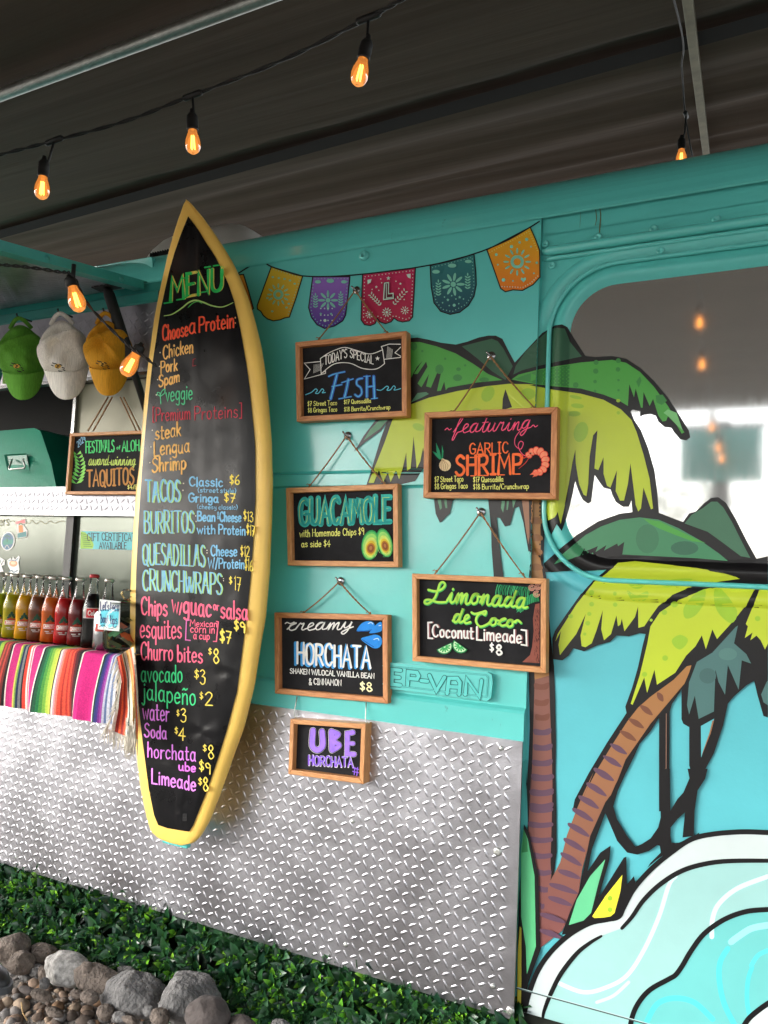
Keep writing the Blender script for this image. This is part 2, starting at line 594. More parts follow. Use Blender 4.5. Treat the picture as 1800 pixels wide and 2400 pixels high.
MT['black_vinyl'] = mat('black_vinyl_sheet', (0.008, 0.008, 0.009), 0.32, var=0.3, vscale=12, bump=0.1, bscale=50, rvar=0.08, bdist=0.003, spec=0.2)
MT['black'] = mat('black_rubber', (0.012, 0.012, 0.012), 0.5, var=0.2, vscale=30)
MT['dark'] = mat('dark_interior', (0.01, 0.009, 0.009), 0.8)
MT['white'] = mat('white_fibreglass', (0.62, 0.6, 0.57), 0.5, var=0.08, vscale=8)
MT['rock_g'] = mat('grey_lava_rock', (0.125, 0.122, 0.12), 0.9, var=0.35, vscale=30, bump=1.0, bscale=75, bdist=0.012)
MT['rock_b'] = mat('brown_lava_rock', (0.115, 0.092, 0.076), 0.9, var=0.35, vscale=30, bump=1.0, bscale=70, bdist=0.012)
MT['rock_d'] = mat('dark_basalt', (0.06, 0.048, 0.044), 0.8, var=0.3, vscale=30, bump=0.6, bscale=90, bdist=0.005)
MT['rock_s'] = mat('speckled_rock', (0.10, 0.096, 0.09), 0.9, var2=(0.42, 0.41, 0.39), vscale=70, bump=0.5, bscale=40, bdist=0.01)
MT['gravel'] = mat('gravel_stones', (0, 0, 0), 0.9, attr=True, var=0.25, vscale=40, bump=0.4, bscale=80, bdist=0.006)
MT['ground'] = mat('earth_and_grit', (0.15, 0.135, 0.12), 0.95, var=0.4, vscale=22, bump=0.7, bscale=60, bdist=0.02)
MT['leaf'] = mat('glossy_leaf', (0, 0, 0), 0.32, attr=True, var=0.25, vscale=25, spec=0.5)
MT['glassfilm'] = None
def mirror_film():
    m, nt, b = nm('silver_window_film')
    N, Lk = nt.nodes, nt.links
    b.inputs['Metallic'].default_value = 0.75
    b.inputs['Base Color'].default_value = (0.6, 0.6, 0.58, 1)
    nz = N.new('ShaderNodeTexNoise'); nz.inputs['Scale'].default_value = 26; nz.inputs['Detail'].default_value = 6
    tc = N.new('ShaderNodeTexCoord'); mp = N.new('ShaderNodeMapping'); mp.inputs['Scale'].default_value = (6, 1, 0.7)
    Lk.new(tc.outputs['Object'], mp.inputs[0]); Lk.new(mp.outputs[0], nz.inputs['Vector'])
    mr = N.new('ShaderNodeMapRange'); mr.inputs['To Min'].default_value, mr.inputs['To Max'].default_value = 0.03, 0.085
    Lk.new(nz.outputs['Fac'], mr.inputs['Value']); Lk.new(mr.outputs[0], b.inputs['Roughness'])
    return m
MT['glassfilm'] = mirror_film()
def tread_metal(lo=.42, hi=.53, name='aluminium_tread_plate'):
    m, nt, b = nm(name)
    N, Lk = nt.nodes, nt.links
    b.inputs['Metallic'].default_value = 1
    tc = N.new('ShaderNodeTexCoord')
    def nz(s, d=3):
        n = N.new('ShaderNodeTexNoise'); n.inputs['Scale'].default_value = s; n.inputs['Detail'].default_value = d
        Lk.new(tc.outputs['Object'], n.inputs['Vector']); return n.outputs['Fac']
    def mr(src, a, b_):
        r = N.new('ShaderNodeMapRange'); r.inputs['From Min'].default_value, r.inputs['From Max'].default_value = .3, .7
        r.inputs['To Min'].default_value, r.inputs['To Max'].default_value = a, b_
        Lk.new(src, r.inputs['Value']); return r.outputs[0]
    v1 = mr(nz(22, 3), lo, hi); v2 = mr(nz(22, 3), lo * 1.08, hi * 1.08)
    cc = N.new('ShaderNodeCombineColor')
    for i in range(3): Lk.new(v2 if i == 2 else v1, cc.inputs[i])
    Lk.new(cc.outputs[0], b.inputs['Base Color'])
    Lk.new(mr(nz(5, 4), .28, .40), b.inputs['Roughness'])
    b1 = N.new('ShaderNodeBump'); b1.inputs['Strength'].default_value = .5; b1.inputs['Distance'].default_value = .012
    Lk.new(nz(4.5, 2), b1.inputs['Height'])
    b2 = N.new('ShaderNodeBump'); b2.inputs['Strength'].default_value = .3; b2.inputs['Distance'].default_value = .0012
    Lk.new(nz(230, 3), b2.inputs['Height']); Lk.new(b1.outputs[0], b2.inputs['Normal'])
    Lk.new(b2.outputs[0], b.inputs['Normal'])
    return m
MT['plate'] = tread_metal()
MT['plate_dull'] = tread_metal(.15, .22, 'darkened_tread_plate')  # same metal with its colour darkened to hold down sun glare on the strip
def wear(m, seed):
    """sparse dark scuffs and drips with a shape of their own"""
    nt = m.node_tree; N, Lk = nt.nodes, nt.links
    b = N['Principled BSDF']
    src = b.inputs['Base Color'].links[0].from_socket
    tc = N.new('ShaderNodeTexCoord'); mp = N.new('ShaderNodeMapping')
    mp.inputs['Location'].default_value = (seed, 0, 0); mp.inputs['Scale'].default_value = (26, 26, 15)
    Lk.new(tc.outputs['Object'], mp.inputs[0])
    n = N.new('ShaderNodeTexNoise'); n.inputs['Scale'].default_value = 1; n.inputs['Detail'].default_value = 6; n.inputs['Roughness'].default_value = .7
    Lk.new(mp.outputs[0], n.inputs['Vector'])
    r = N.new('ShaderNodeMapRange'); r.inputs['From Min'].default_value, r.inputs['From Max'].default_value = .68, .74
    r.inputs['To Max'].default_value = .55
    Lk.new(n.outputs['Fac'], r.inputs['Value'])
    mx = N.new('ShaderNodeMix'); mx.data_type = 'RGBA'
    Lk.new(r.outputs[0], mx.inputs['Factor']); Lk.new(src, mx.inputs['A']); mx.inputs['B'].default_value = (.05, .10, .085, 1)
    Lk.new(mx.outputs['Result'], b.inputs['Base Color'])
    d = N.new('ShaderNodeTexNoise'); d.inputs['Scale'].default_value = 4.2; d.inputs['Detail'].default_value = 2
    Lk.new(tc.outputs['Object'], d.inputs['Vector'])
    bp = N.new('ShaderNodeBump'); bp.inputs['Strength'].default_value = .35; bp.inputs['Distance'].default_value = .012
    Lk.new(d.outputs['Fac'], bp.inputs['Height'])
    old = b.inputs['Normal'].links[0].from_node
    Lk.new(bp.outputs[0], old.inputs['Normal'])
for k_, (a_, b_) in enumerate((((214, 150, 94), (170, 104, 58)), ((196, 128, 74), (150, 88, 46)), ((222, 164, 106), (186, 122, 70)))):
    MT['wood_h%d' % k_] = mat('stained_wood_lengthwise', a_, 0.5, var2=b_, vscale=8 + k_, stretch=(3, 20, 26), bump=0.25, bscale=14, bdist=0.003)
    MT['wood_v%d' % k_] = mat('stained_wood_upright', a_, 0.5, var2=b_, vscale=8 + k_, stretch=(26, 20, 3), bump=0.25, bscale=14, bdist=0.003)
wear(MT['teal'], 3); wear(MT['teal_dark'], 9)
def clear_glass(name, tint=(1, 1, 1), refl=0.5, k=1.0):
    m, nt, b = nm(name)
    N, Lk = nt.nodes, nt.links
    N.remove(b)
    tr = N.new('ShaderNodeBsdfTransparent'); tr.inputs[0].default_value = tint + (1,)
    gl = N.new('ShaderNodeBsdfGlossy'); gl.inputs['Roughness'].default_value = 0.05
    fr = N.new('ShaderNodeFresnel'); fr.inputs[0].default_value = 1.45
    mx = N.new('ShaderNodeMixShader')
    ma = N.new('ShaderNodeMath'); ma.operation = 'MULTIPLY_ADD'; ma.inputs[1].default_value = k; ma.inputs[2].default_value = refl
    Lk.new(fr.outputs[0], ma.inputs[0]); Lk.new(ma.outputs[0], mx.inputs[0])
    Lk.new(tr.outputs[0], mx.inputs[1]); Lk.new(gl.outputs[0], mx.inputs[2])
    Lk.new(mx.outputs[0], N['Material Output'].inputs[0])
    return m
MT['bottle'] = clear_glass('bottle_glass', (0.96, 0.97, 0.96), -0.02)
MT['pane'] = clear_glass('sliding_pane', (0.45, 0.5, 0.46), 0.45)
MT['bulb'] = clear_glass('amber_bulb_glass', (1.0, 0.8, 0.55), -0.012, .35)
def emit(name, col, s):
    m, nt, b = nm(name)
    b.inputs['Base Color'].default_value = (0, 0, 0, 1)
    b.inputs['Emission Color'].default_value = col + (1,)
    b.inputs['Emission Strength'].default_value = s
    return m
MT['dullpane'] = mat('dimmed_reflective_pane', (0.075, 0.09, 0.072), 0.14, 0.4, var=0.1, vscale=3, rvar=0.05)  # base colour lowered so the white sky mirrored in it stays dim
MT['olive'] = mat('olive_reflection_pane', (0.19, 0.185, 0.125), 0.3, 0.2, var=0.06, vscale=3)  # opaque; the olive reflection is put into the base colour
MT['filament'] = emit('glowing_filament', (1.0, 0.55, 0.16), 7.0)
def glow_glass():
    m, nt, b = nm('amber_glow')
    N, Lk = nt.nodes, nt.links
    N.remove(b)
    tr = N.new('ShaderNodeBsdfTransparent'); tr.inputs[0].default_value = (1, .8, .55, 1)
    em = N.new('ShaderNodeEmission'); em.inputs[0].default_value = (1.0, .40, .10, 1); em.inputs[1].default_value = .24
    mx = N.new('ShaderNodeMixShader'); mx.inputs[0].default_value = .8
    Lk.new(tr.outputs[0], mx.inputs[1]); Lk.new(em.outputs[0], mx.inputs[2]); Lk.new(mx.outputs[0], N['Material Output'].inputs[0])
    return m
MT['glow'] = glow_glass()

# ------------------------------------------------------------------ the van
XE = (P(1163.6, 726).x + P(1131.5, 1599).x) / 2          # right edge of the sliding side panel
XL = -6.0
XJ = P(338, 760).x                                        # right jamb of the serving hatch, behind the board
ZS = P(829, 521).z                                        # gutter seam under the roof curve
ZC1, ZC2 = P(750, 1020.6).z, P(750, 1050.2).z             # belt creases
ZL, ZB = P(850, 1503).z, P(850, 1560).z                   # ledge and top of the tread plate
ZK = (P(0, 1857).z + P(1117, 2196).z) / 2                 # bottom of the tread plate
XP = P(1124, 1900).x                                      # right end of the tread plate
YR = 0.015                                                # right-hand wall sits slightly back
ZKR = Pf('n', 320, 1485, YR).z
XR = 1.3
van = thing('food_truck', ((XL + XR) / 2, 0.0, 0.0),
            'turquoise step van with palm mural, tread plate skirt and open serving hatch', 'food truck')

def profile(g, prof, x0, x1, nx=1, m=0, sm=False):
    for i in range(nx):
        a, b = x0 + (x1 - x0) * i / nx, x0 + (x1 - x0) * (i + 1) / nx
        for (y0, z0), (y1, z1) in zip(prof, prof[1:]):
            g.quad(Vector((a, y0, z0)), Vector((a, y1, z1)), Vector((b, y1, z1)), Vector((b, y0, z0)), m=m, sm=sm)

side = G()
pr = [(0.0, ZS), (0.0, ZC1 + .006), (.006, ZC1), (-.004, ZC1 - .005), (-.004, ZC2 + .002), (.006, ZC2 - .002), (0, ZC2 - .008),
      (0, ZL + .010), (-.010, ZL + .003), (-.014, ZL - .004), (-.014, ZB - .05)]
profile(side, pr, XJ, XE)
side.poly([Vector((XE, y, z)) for y, z in pr] + [Vector((XE, .04, ZB - .05)), Vector((XE, .04, ZS))])
side.build('side_panel', MT['teal'], van)

rw = G()
prr = [(YR, ZS), (YR, ZKR), (YR + .08, ZKR - .01)]
profile(rw, prr, XE - .03, XR)
# ---- window bead and flange: rounded rectangle swept with a pressed profile
GX0 = Pf('w', 232, 1250, YR).x
GZ1 = Pf('w', 1376, 312, YR).z
GZ0 = Pf('w', 900, 1992, YR).z
GX1 = GX0 + 1.05
def rrect(off, rad, n=14):
    x0, x1, z0, z1 = GX0 - off, GX1 + off, GZ0 - off, GZ1 + off
    r = rad + off
    pts = []
    for cx, cz, a0 in ((x1 - r, z1 - r, 0), (x0 + r, z1 - r, 90), (x0 + r, z0 + r, 180), (x1 - r, z0 + r, 270)):
        for i in range(n + 1):
            a = math.radians(a0 + 90 * i / n)
            pts.append((cx + r * math.cos(a), cz + r * math.sin(a)))
    return pts
GR = 0.115
wf = G()
wprof = [(0.105, YR), (0.098, YR - .006), (0.088, YR - .007), (0.072, YR - .003), (0.066, YR + .001), (0.05, YR - .004), (0.038, YR - .012), (0.026, YR - .014),
         (0.018, YR - .010), (0.010, YR - .004), (0.004, YR + .002), (-0.006, YR + .004)]
rings = [[Vector((x, y, z)) for x, z in rrect(o, GR)] for o, y in wprof]
nr = len(rings[0])
b0 = len(wf.v)
for R_ in rings: wf.v += R_
for i in range(len(rings) - 1):
    for j in range(nr):
        wf.face((b0 + i * nr + j, b0 + i * nr + (j + 1) % nr, b0 + (i + 1) * nr + (j + 1) % nr, b0 + (i + 1) * nr + j), sm=True)
gl = G()
gl.poly([Vector((x, YR - .001, z)) for x, z in rrect(0.004, GR)])
# the wall the mural is painted on: wall + window flange + glass
mural_surf = G()
for q in (rw, wf, gl):
    n = len(mural_surf.v); mural_surf.v += q.v
    for f in q.f: mural_surf.face([n + k for k in f])
SURF_WALL = Surf(mural_surf.bvh(), YR)
SURF_SIDE = Surf(side.bvh(), 0)
_pa, _pb = proj(Vector((XE, 0, 1.0))), proj(Vector((XE, 0, 2.3)))
EDGE_B = (_pb[0] - _pa[0]) / (_pb[1] - _pa[1]); EDGE_A = _pa[0] - EDGE_B * _pa[1]
front = rw.build('front_panel', MT['teal'], van)
win = thing('window', ((GX0 + GX1) / 2, YR, GZ0), None, None); win.parent = van; win.matrix_parent_inverse = van.matrix_world.inverted()
wfo = wf.build('window_frame', MT['teal'], win)
glo = gl.build('glass', MT['glassfilm'], win)
bd = G()
bpath = [Vector((x, YR - .009, z)) for x, z in rrect(.058, GR)]
bd.tube(bpath + [bpath[0]], .0065, 8)
bd.build('window_bead', MT['teal'], win)

# ---- drip rail above the window, gutter seam, roof curve
dr = G()
zr0 = P(1200, 537, 0).z
def rail(z, r, y, x0, x1, sq=1.0):
    dr.tube([Vector((x0, y, z)), Vector((x0 + .02, y - .004, z)), Vector(((x0 + x1) / 2, y - .004, z)), Vector((x1, y - .004, z))], [r * .6, r, r, r], 12)
rail(zr0 - .001, .013, YR - .004, XE + .006, XR)
rail(zr0 - .022, .006, YR - .002, XE + .006, XR)
dr.build('drip_rail', MT['teal'], van)
rf = G()
r_ = 0.133
arc = [(-.004, ZS - .012), (-.008, ZS - .008), (-.008, ZS)] + [(-.006 + r_ - r_ * math.cos(a), ZS + r_ * math.sin(a)) for a in [math.radians(6 + 84 * i / 12) for i in range(13)]] + [(1.1, ZS + r_ + .05), (2.2, ZS + r_)]
profile(rf, arc, XL, XR, sm=True)
rf.build('roof', MT['teal'], van)
strip = G()
profile(strip, [(YR - .005, P(1400, 470).z + .001), (YR - .005, ZS - .004)], XE + .002, XR)   # lap strip over the window wall
strip.build('lap_strip', MT['teal'], van)

# ---- serving side
zh1, zh0 = Pf('l', 400, 857).z, Pf('l', 400, 932).z
zhd = Pf('l', 690, 1372).z                                 # bottom of header
zs1 = Pf('l', 470, 2183).z                                 # top of the middle strip
zs0 = Pf('k', 400, 178).z
zt0 = Pf('k', 400, 214).z                                  # bottom of the trim / top of the lower window
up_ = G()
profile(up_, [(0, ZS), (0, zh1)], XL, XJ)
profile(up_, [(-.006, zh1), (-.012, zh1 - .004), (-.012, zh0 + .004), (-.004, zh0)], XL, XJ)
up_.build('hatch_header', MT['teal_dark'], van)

LUG = []
def tread(g, x0, x1, z0, z1, fn, pitch=0.0245):
    """raised lugs of a tread plate: two slanted directions in a chequer"""
    ni, nj = int((x1 - x0) / pitch) + 1, int((z1 - z0) / pitch) + 1
    for i in range(ni):
        for j in range(nj):
            cx, cz = x0 + (i + .5) * pitch, z0 + (j + .5) * pitch
            if cx > x1 - .012 or cz > z1 - .012: continue
            a = math.radians(30 if (i + j) % 2 else -60) + random.uniform(-.03, .03)
            d = Vector((math.cos(a), math.sin(a))); n = Vector((-d.y, d.x))
            c = Vector((cx, cz)); L, w, h = .0146, .0036, .0018
            pts = [(c - d * L, 0), (c - d * L * .35 - n * w, 0), (c + d * L * .35 - n * w, 0), (c + d * L, 0), (c + d * L * .35 + n * w, 0), (c - d * L * .35 + n * w, 0),
                   (c - d * L * .5, h), (c + d * L * .5, h)]
            b = len(g.v)
            g.v += [fn(p.x, p.y, e) for p, e in pts]
            for f in ((0, 1, 6), (1, 2, 7, 6), (2, 3, 7), (3, 4, 7), (4, 5, 6, 7), (5, 0, 6)):
                g.face([b + k for k in f], sm=True)
random.seed(4)
def plate_part(name, x0, x1, z0, z1, y, th=.004, m_='plate'):
    g = G()
    g.box((x0, y, z0), (x1, y + th, z1))
    tread(g, max(x0, -3.6), x1, z0, z1, lambda a, b, e: Vector((a, y - e, b)))
    return g.build(name, MT[m_], van)
YP = -0.020
plate_part('tread_plate_skirt', -4.2, XP, ZK, ZB, YP, .006)
plate_part('header_tread_plate', -4.2, XJ, zhd, zh0, -.004)
plate_part('middle_tread_plate', -4.2, XJ, zs0, zs1, -.004, m_='plate_dull')
tr = G()
tr.box((XL, -.014, zt0), (XJ, .02, zs0))
tr.box((XL, -.010, zhd - .012), (XJ, .02, zhd))
tr.build('aluminium_trim', MT['alu'], van)
# screws of the skirt
for f, x, y in (('n', 118, 1453), ('n', 42, 500)):
    q = Pf(f, x, y, YP)
    g = G(); g.lathe([(.011, 0), (.010, .003), (.006, .004), (.0, .0035)], 14, Matrix.Translation(q) @ Matrix.Rotation(math.pi / 2, 4, 'X'))
    g.build('screw', MT['steel'], van)
for x, y in ((587, 712), (545, 1462), (1490, 268), (1468, 897), (1440, 1715), (30, 598)):
    q = P((600 + x * 640 / 1659) / S, (1650 + y * 640 / 1659) / S, YP)
    g = G(); g.lathe([(.0065, 0), (.006, .0025), (.003, .0035), (.0, .0035)], 12, Matrix.Translation(q) @ Matrix.Rotation(math.pi / 2, 4, 'X'))
    g.build('screw', MT['steel'], van)

# inside of the van: dark box behind the hatch
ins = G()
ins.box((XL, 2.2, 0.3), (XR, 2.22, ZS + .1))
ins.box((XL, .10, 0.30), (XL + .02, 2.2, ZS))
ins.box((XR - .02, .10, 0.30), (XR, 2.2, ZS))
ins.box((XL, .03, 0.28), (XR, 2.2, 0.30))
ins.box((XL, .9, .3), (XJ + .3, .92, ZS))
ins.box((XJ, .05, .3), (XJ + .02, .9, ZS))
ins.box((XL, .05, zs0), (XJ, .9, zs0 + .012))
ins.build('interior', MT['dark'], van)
# upper sliding pane on the right of the hatch and its upright
xm = Pf('l', 500, 1800).x
pn = thing('sliding_window', (xm, .03, zs1), None, None); pn.parent = van; pn.matrix_parent_inverse = van.matrix_world.inverted()
g = G(); g.box((xm + .004, .034, zs1), (XJ, .038, zhd - .012)); g.build('pane', MT['olive'], pn)
g = G(); g.box((xm - .008, .02, zs1), (xm + .006, .045, zhd - .012)); g.build('sash', MT['alu'], pn)

# lower sliding window with dark mullion
ZSH = P(197, 1400, -.12).z                                 # top of the counter
lw = thing('counter_window', (xm, .03, ZSH), None, None); lw.parent = van; lw.matrix_parent_inverse = van.matrix_world.inverted()
g = G(); g.box((-4.2, .024, ZSH - .05), (XJ, .028, zt0)); g.build('pane', MT['dullpane'], lw)
x_m = (Pf('k', 625, 300, .02).x)
g = G(); g.box((x_m - .018, .008, ZSH - .05), (x_m + .018, .024, zt0)); g.build('mullion', MT['black'], lw)

# counter shelf
g = G(); g.box((-4.2, -.20, ZSH - .03), (XJ + .05, .02, ZSH - .004)); g.build('counter', MT['alu'], van)

# lifted hatch lid (awning) with tread plate underside
za = Pf('l', 1100, 700).z
xa = Pf('l', 1100, 700).x
rA = ray(*cv('l', [(0, 395)])[0]); tA = xa / rA.x; qA = CAM + rA * tA
dirA = (qA - Vector((xa, 0, za)))
LIDL = 1.05
dA = dirA / abs(dirA.y) * LIDL
lid = thing('hatch_lid', (xa, 0, za), None, None); lid.parent = van; lid.matrix_parent_inverse = van.matrix_world.inverted()
def LP(x, t, e):   # t 0..1 outwards, e upwards normal
    nrm = Vector((0, dA.z, -dA.y)).normalized()
    if nrm.z < 0: nrm = -nrm
    return Vector((x, dA.y * t, za + dA.z * t)) + nrm * e
g = G()
def slab(g, x0, x1, t0, t1, e0, e1):
    g.hexa([LP(x0, t0, e0), LP(x1, t0, e0), LP(x1, t1, e0), LP(x0, t1, e0), LP(x0, t0, e1), LP(x1, t0, e1), LP(x1, t1, e1), LP(x0, t1, e1)])
slab(g, xa - .012, xa, 0.02, 1, -.014, .012)
slab(g, xa - .045, xa - .012, 0.02, 1, -.014, -.009)
slab(g, -4.2, xa - .012, .985, 1, -.014, .012)
slab(g, -4.2, xa, 0, 1, .012, .016)
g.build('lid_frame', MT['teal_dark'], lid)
g = G()
slab(g, -4.2, xa - .05, 0.03, .985, -.004, 0)
tread(g, -3.4, xa - .05, .03, LIDL * .97, lambda a, b, e: LP(a, b / LIDL, -.004 - e), .0245)
g.build('lid_tread_plate', MT['plate'], lid)
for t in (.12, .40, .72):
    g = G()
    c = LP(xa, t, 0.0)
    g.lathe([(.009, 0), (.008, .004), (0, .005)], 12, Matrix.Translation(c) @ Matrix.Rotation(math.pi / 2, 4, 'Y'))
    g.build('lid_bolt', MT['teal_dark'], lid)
# box bracket beside the hinge (turquoise cover)
c0, c1 = Pf('l', 690, 560, .03), Pf('l', 1130, 640, -.02)
g = G()
q = [Pf('l', 690, 548, .10), Pf('l', 1125, 475, .0), Pf('l', 1140, 625, .0), Pf('l', 900, 640, .06)]
bk = Vector((-.05, .28, .02))
g.hexa([q[3], q[2], q[2] + bk, q[3] + bk, q[0], q[1], q[1] + bk, q[0] + bk])
g.build('hinge_cover', MT['teal'], van, bevel=.004)
# gas strut
g = G()
s0 = LP(xa - .06, .28, -.03)
rS = ray(*cv('l', [(790, 700)])[0]); s0 = CAM + rS * ((xa - .10) / rS.x)
s1 = P(322, 905, -.02)
sm_ = s0.lerp(s1, .55)
g.tube([s0, s0.lerp(s1, .06), sm_, s0.lerp(s1, .56), s1], [.012, .019, .019, .012, .012], 12)
g.box((-.05, -.02, -.006), (.05, .02, .014), M=Matrix.Translation(s0))
g.build('gas_strut', MT['black'], van)

# name plate pressed into the panel
npl = G()
pc = cv('c', [(640, 577), (1205, 632), (1232, 650), (1236, 690), (1226, 775), (1205, 792), (640, 722)])
n0 = len(npl.v)
front_ = [P(x, y, -.018) for x, y in pc]
back_ = [P(x, y, .001) + Vector((.0, 0, 0)) for x, y in pc]
cc = sum(front_, Vector()) / len(front_)
front2 = [v + (cc - v) * .02 for v in front_]
npl.poly(front2)
for i in range(len(pc)):
    j = (i + 1) % len(pc)
    npl.quad(front2[i], front2[j], Vector((back_[j].x, .001, back_[j].z)), Vector((back_[i].x, .001, back_[i].z)))
npo = npl.build('name_plate', MT['teal'], van, bevel=.002)
pt = Paint(Surf(None, -.0181)); pt.fu = True
T0, T1 = (92, 199, 193), (36, 104, 102)
LTR = ([(735, 625), (690, 620), (688, 700), (733, 705)], [(690, 660), (728, 664)],
       [(772, 705), (776, 632), (822, 637), (832, 655), (824, 672), (776, 668)], [(846, 680), (880, 684)],
       [(890, 652), (928, 735), (972, 662)], [(986, 750), (996, 668), (1040, 668), (1056, 690), (1050, 755)], [(992, 712), (1052, 716)],
       [(1084, 755), (1092, 670), (1160, 768), (1172, 680)])
pt.line('c', [(640, 600), (1195, 650), (1208, 662), (1198, 768), (640, 698)], T1, 8, sm=0)
for st in LTR: pt.line('c', st, T1, 27, sm=0)
pt.up()
pt.line('c', [(640, 600), (1195, 650), (1208, 662), (1198, 768), (640, 698)], T0, 4.5, sm=0, h=.0012)
for st in LTR: pt.line('c', st, T0, 19, sm=0, h=.0022)
pt.build('raised_letters', MT['vinyl'], npo)

# lock, rivets, eyelets
lk = P(787, 553)
RX = Matrix.Rotation(math.pi / 2, 4, 'X')
g = G(); g.lathe([(.016, 0), (.015, .006), (.010, .009), (.006, .009), (.005, .003), (0, .003)], 18, Matrix.Translation(lk) @ RX)
g.build('lock', MT['teal'], van)
for x, y in ((697, 1053), (925, 1022), (1165, 987), (1435, 945), (1195, 1083)):
    q = Pf('2', x, y, YR - .005)
    g = G(); g.lathe([(.0105, 0), (.0095, .003), (.005, .0035), (.004, .002), (0, .002)], 14, Matrix.Translation(q) @ RX)
    g.build('rivet', MT['teal'], van)
q = Pf('w', 132, 298, YR - .005)
g = G(); g.lathe([(.0105, 0), (.0095, .003), (.005, .0035), (.004, .002), (0, .002)], 14, Matrix.Translation(q) @ RX)
g.build('rivet', MT['teal'], van)

# ------------------------------------------------------------------ roof unit
a0, a1 = P(300, 560, .75), P(596, 516, .75)
zt = P(525, 489, .82).z
ac = thing('rooftop_air_conditioner', ((a0.x + a1.x) / 2, .9, ZS + .15), 'white rounded air conditioner on the van roof behind the surfboard tip', 'air conditioner')
g = G()
def acs(u, v):
    a = u * 2 * math.pi
    xr, yr, zz = (a1.x - a0.x) / 2, .26, zt - ZS - .02
    ex = .42
    c, s_ = math.cos(a), math.sin(a)
    t = v * math.pi / 2
    k = math.cos(t) ** .55
    return Vector(((a0.x + a1.x) / 2 + xr * k * math.copysign(abs(c) ** ex, c), 0.86 + yr * k * math.copysign(abs(s_) ** ex, s_), ZS + .02 + zz * math.sin(t) ** .9))
g.grid(acs, 40, 10, wrap=True)
g.build('shroud', MT['white'], ac)
g = G()
for i in range(9):
    q = Pf('l', 1118 + i * 18, 462 - i * 4, .59)
    g.box((q.x - .002, .585, q.z - .024), (q.x + .002, .62, q.z + .006))
g.build('grille_slots', MT['black'], ac)

# ------------------------------------------------------------------ printed mural (sub-part of the front wall) and bunting
K = (15, 14, 16); YG = (184, 202, 50); YG2 = (150, 190, 48); GR1 = (74, 160, 66); GR2 = (56, 132, 62); DG = (48, 92, 68); DG2 = (66, 112, 86)
BR = (164, 116, 66); BR2 = (128, 84, 72); PU = (92, 66, 84); SKY = (90, 184, 194); HILL = (80, 140, 104)
mu = Paint(SURF_WALL); mu.fu = False; mu.lay = 4; mu.ks = .12
def zone(x, y):
    if x < EDGE_A + EDGE_B * y: return ZC2 - .02 < P(x, y).z < ZC1 + .02
    if not (1140 < x < 1668 and 520 < y < 1360): return False
    q = P(x, y, YR)
    dx = max(GX0 + GR - q.x, 0); dz = max(GZ0 + GR - q.z, q.z - GZ1 + GR, 0)
    d = math.hypot(dx, dz) - GR
    return -.03 < d < .118
mu.zone = zone; mu.split = (EDGE_A, EDGE_B, SURF_SIDE, SURF_WALL)
ST = 4
_up = mu.up
mu.up = lambda n=1: _up(2.6 * n)
A_ = lambda *p: cv('a', p)
B_ = lambda *p: cv('b', p)
W_ = lambda *p: cv('w', p)
M_ = lambda *p: cv('m', p)
# lighter blue print of the lower wall
xr = 1659 * S
mu.poly('m', M_((0 + 128, 90), (205, 70), (225, 160), (300, 280), (430, 375), (640, 395), (1659, 410)) + cv('n', [(1659, 1500), (1500, 1590), (400, 1500), (230, 1455)]) + M_((100, 1936), (104, 1100)), SKY, raw=True, step=4)
# upper palms: black silhouette
mu.poly('a', A_((872, 614), (940, 608), (1000, 620), (1060, 635), (1140, 645), (1200, 630), (1260, 608), (1310, 598), (1350, 598), (1385, 615), (1415, 675), (1450, 740), (1500, 685), (1575, 605)) +
        W_((75, 690), (150, 646), (190, 640), (220, 655), (260, 720), (325, 822), (380, 828), (480, 822), (560, 838), (640, 890), (720, 965), (800, 1060), (870, 1170), (920, 1250), (928, 1290), (905, 1308), (870, 1300), (835, 1260), (820, 1235), (780, 1230), (745, 1200), (730, 1165), (700, 1155), (660, 1160), (640, 1170), (640, 1140), (600, 1130), (585, 1140), (605, 1190), (645, 1250), (685, 1350), (722, 1480), (738, 1600), (748, 1725), (595, 1720), (590, 1650), (575, 1690), (540, 1690), (500, 1662), (480, 1620), (470, 1590), (430, 1580), (400, 1540), (378, 1505), (370, 1560), (358, 1660), (340, 1672), (310, 1650), (290, 1610), (265, 1540), (250, 1620), (225, 1720), (200, 1800), (188, 1830), (160, 1790), (130, 1850), (105, 1800), (92, 1690)) +
        B_((1480, 640), (1200, 560), (870, 500), (835, 470), (790, 540), (700, 560), (520, 560), (545, 480), (600, 300), (640, 190), (700, 130)) + A_((900, 960), (872, 900)), K, raw=True, step=ST)
mu.up()
mu.poly('a', A_((872, 634), (950, 632), (1040, 655), (1140, 692), (1230, 745), (1310, 800), (1385, 832), (1250, 845), (1100, 872), (1088, 885), (1080, 840), (1062, 888), (1042, 890), (1064, 790), (1060, 752), (1010, 872), (985, 865), (1000, 800), (960, 870), (940, 850), (992, 762), (985, 735), (940, 800), (920, 800), (967, 730), (935, 765), (900, 830), (872, 838)), GR1, raw=True)
for x, y, rx, ry in ((920, 655, 18, 22), (1055, 775, 22, 25), (1150, 820, 24, 18), (1155, 775, 12, 10), (1085, 720, 6, 6), (1190, 755, 6, 6), (965, 680, 6, 6), (1290, 830, 26, 12)):
    mu.ell('a', x, y, rx, ry, GR2)
mu.poly('a', A_((1172, 655), (1260, 632), (1330, 615), (1362, 628), (1392, 668), (1440, 760), (1402, 832), (1330, 785), (1250, 715)), DG, raw=True)
mu.poly('a', A_((905, 950), (940, 900), (985, 895), (1000, 905), (960, 925)), HILL, raw=True)
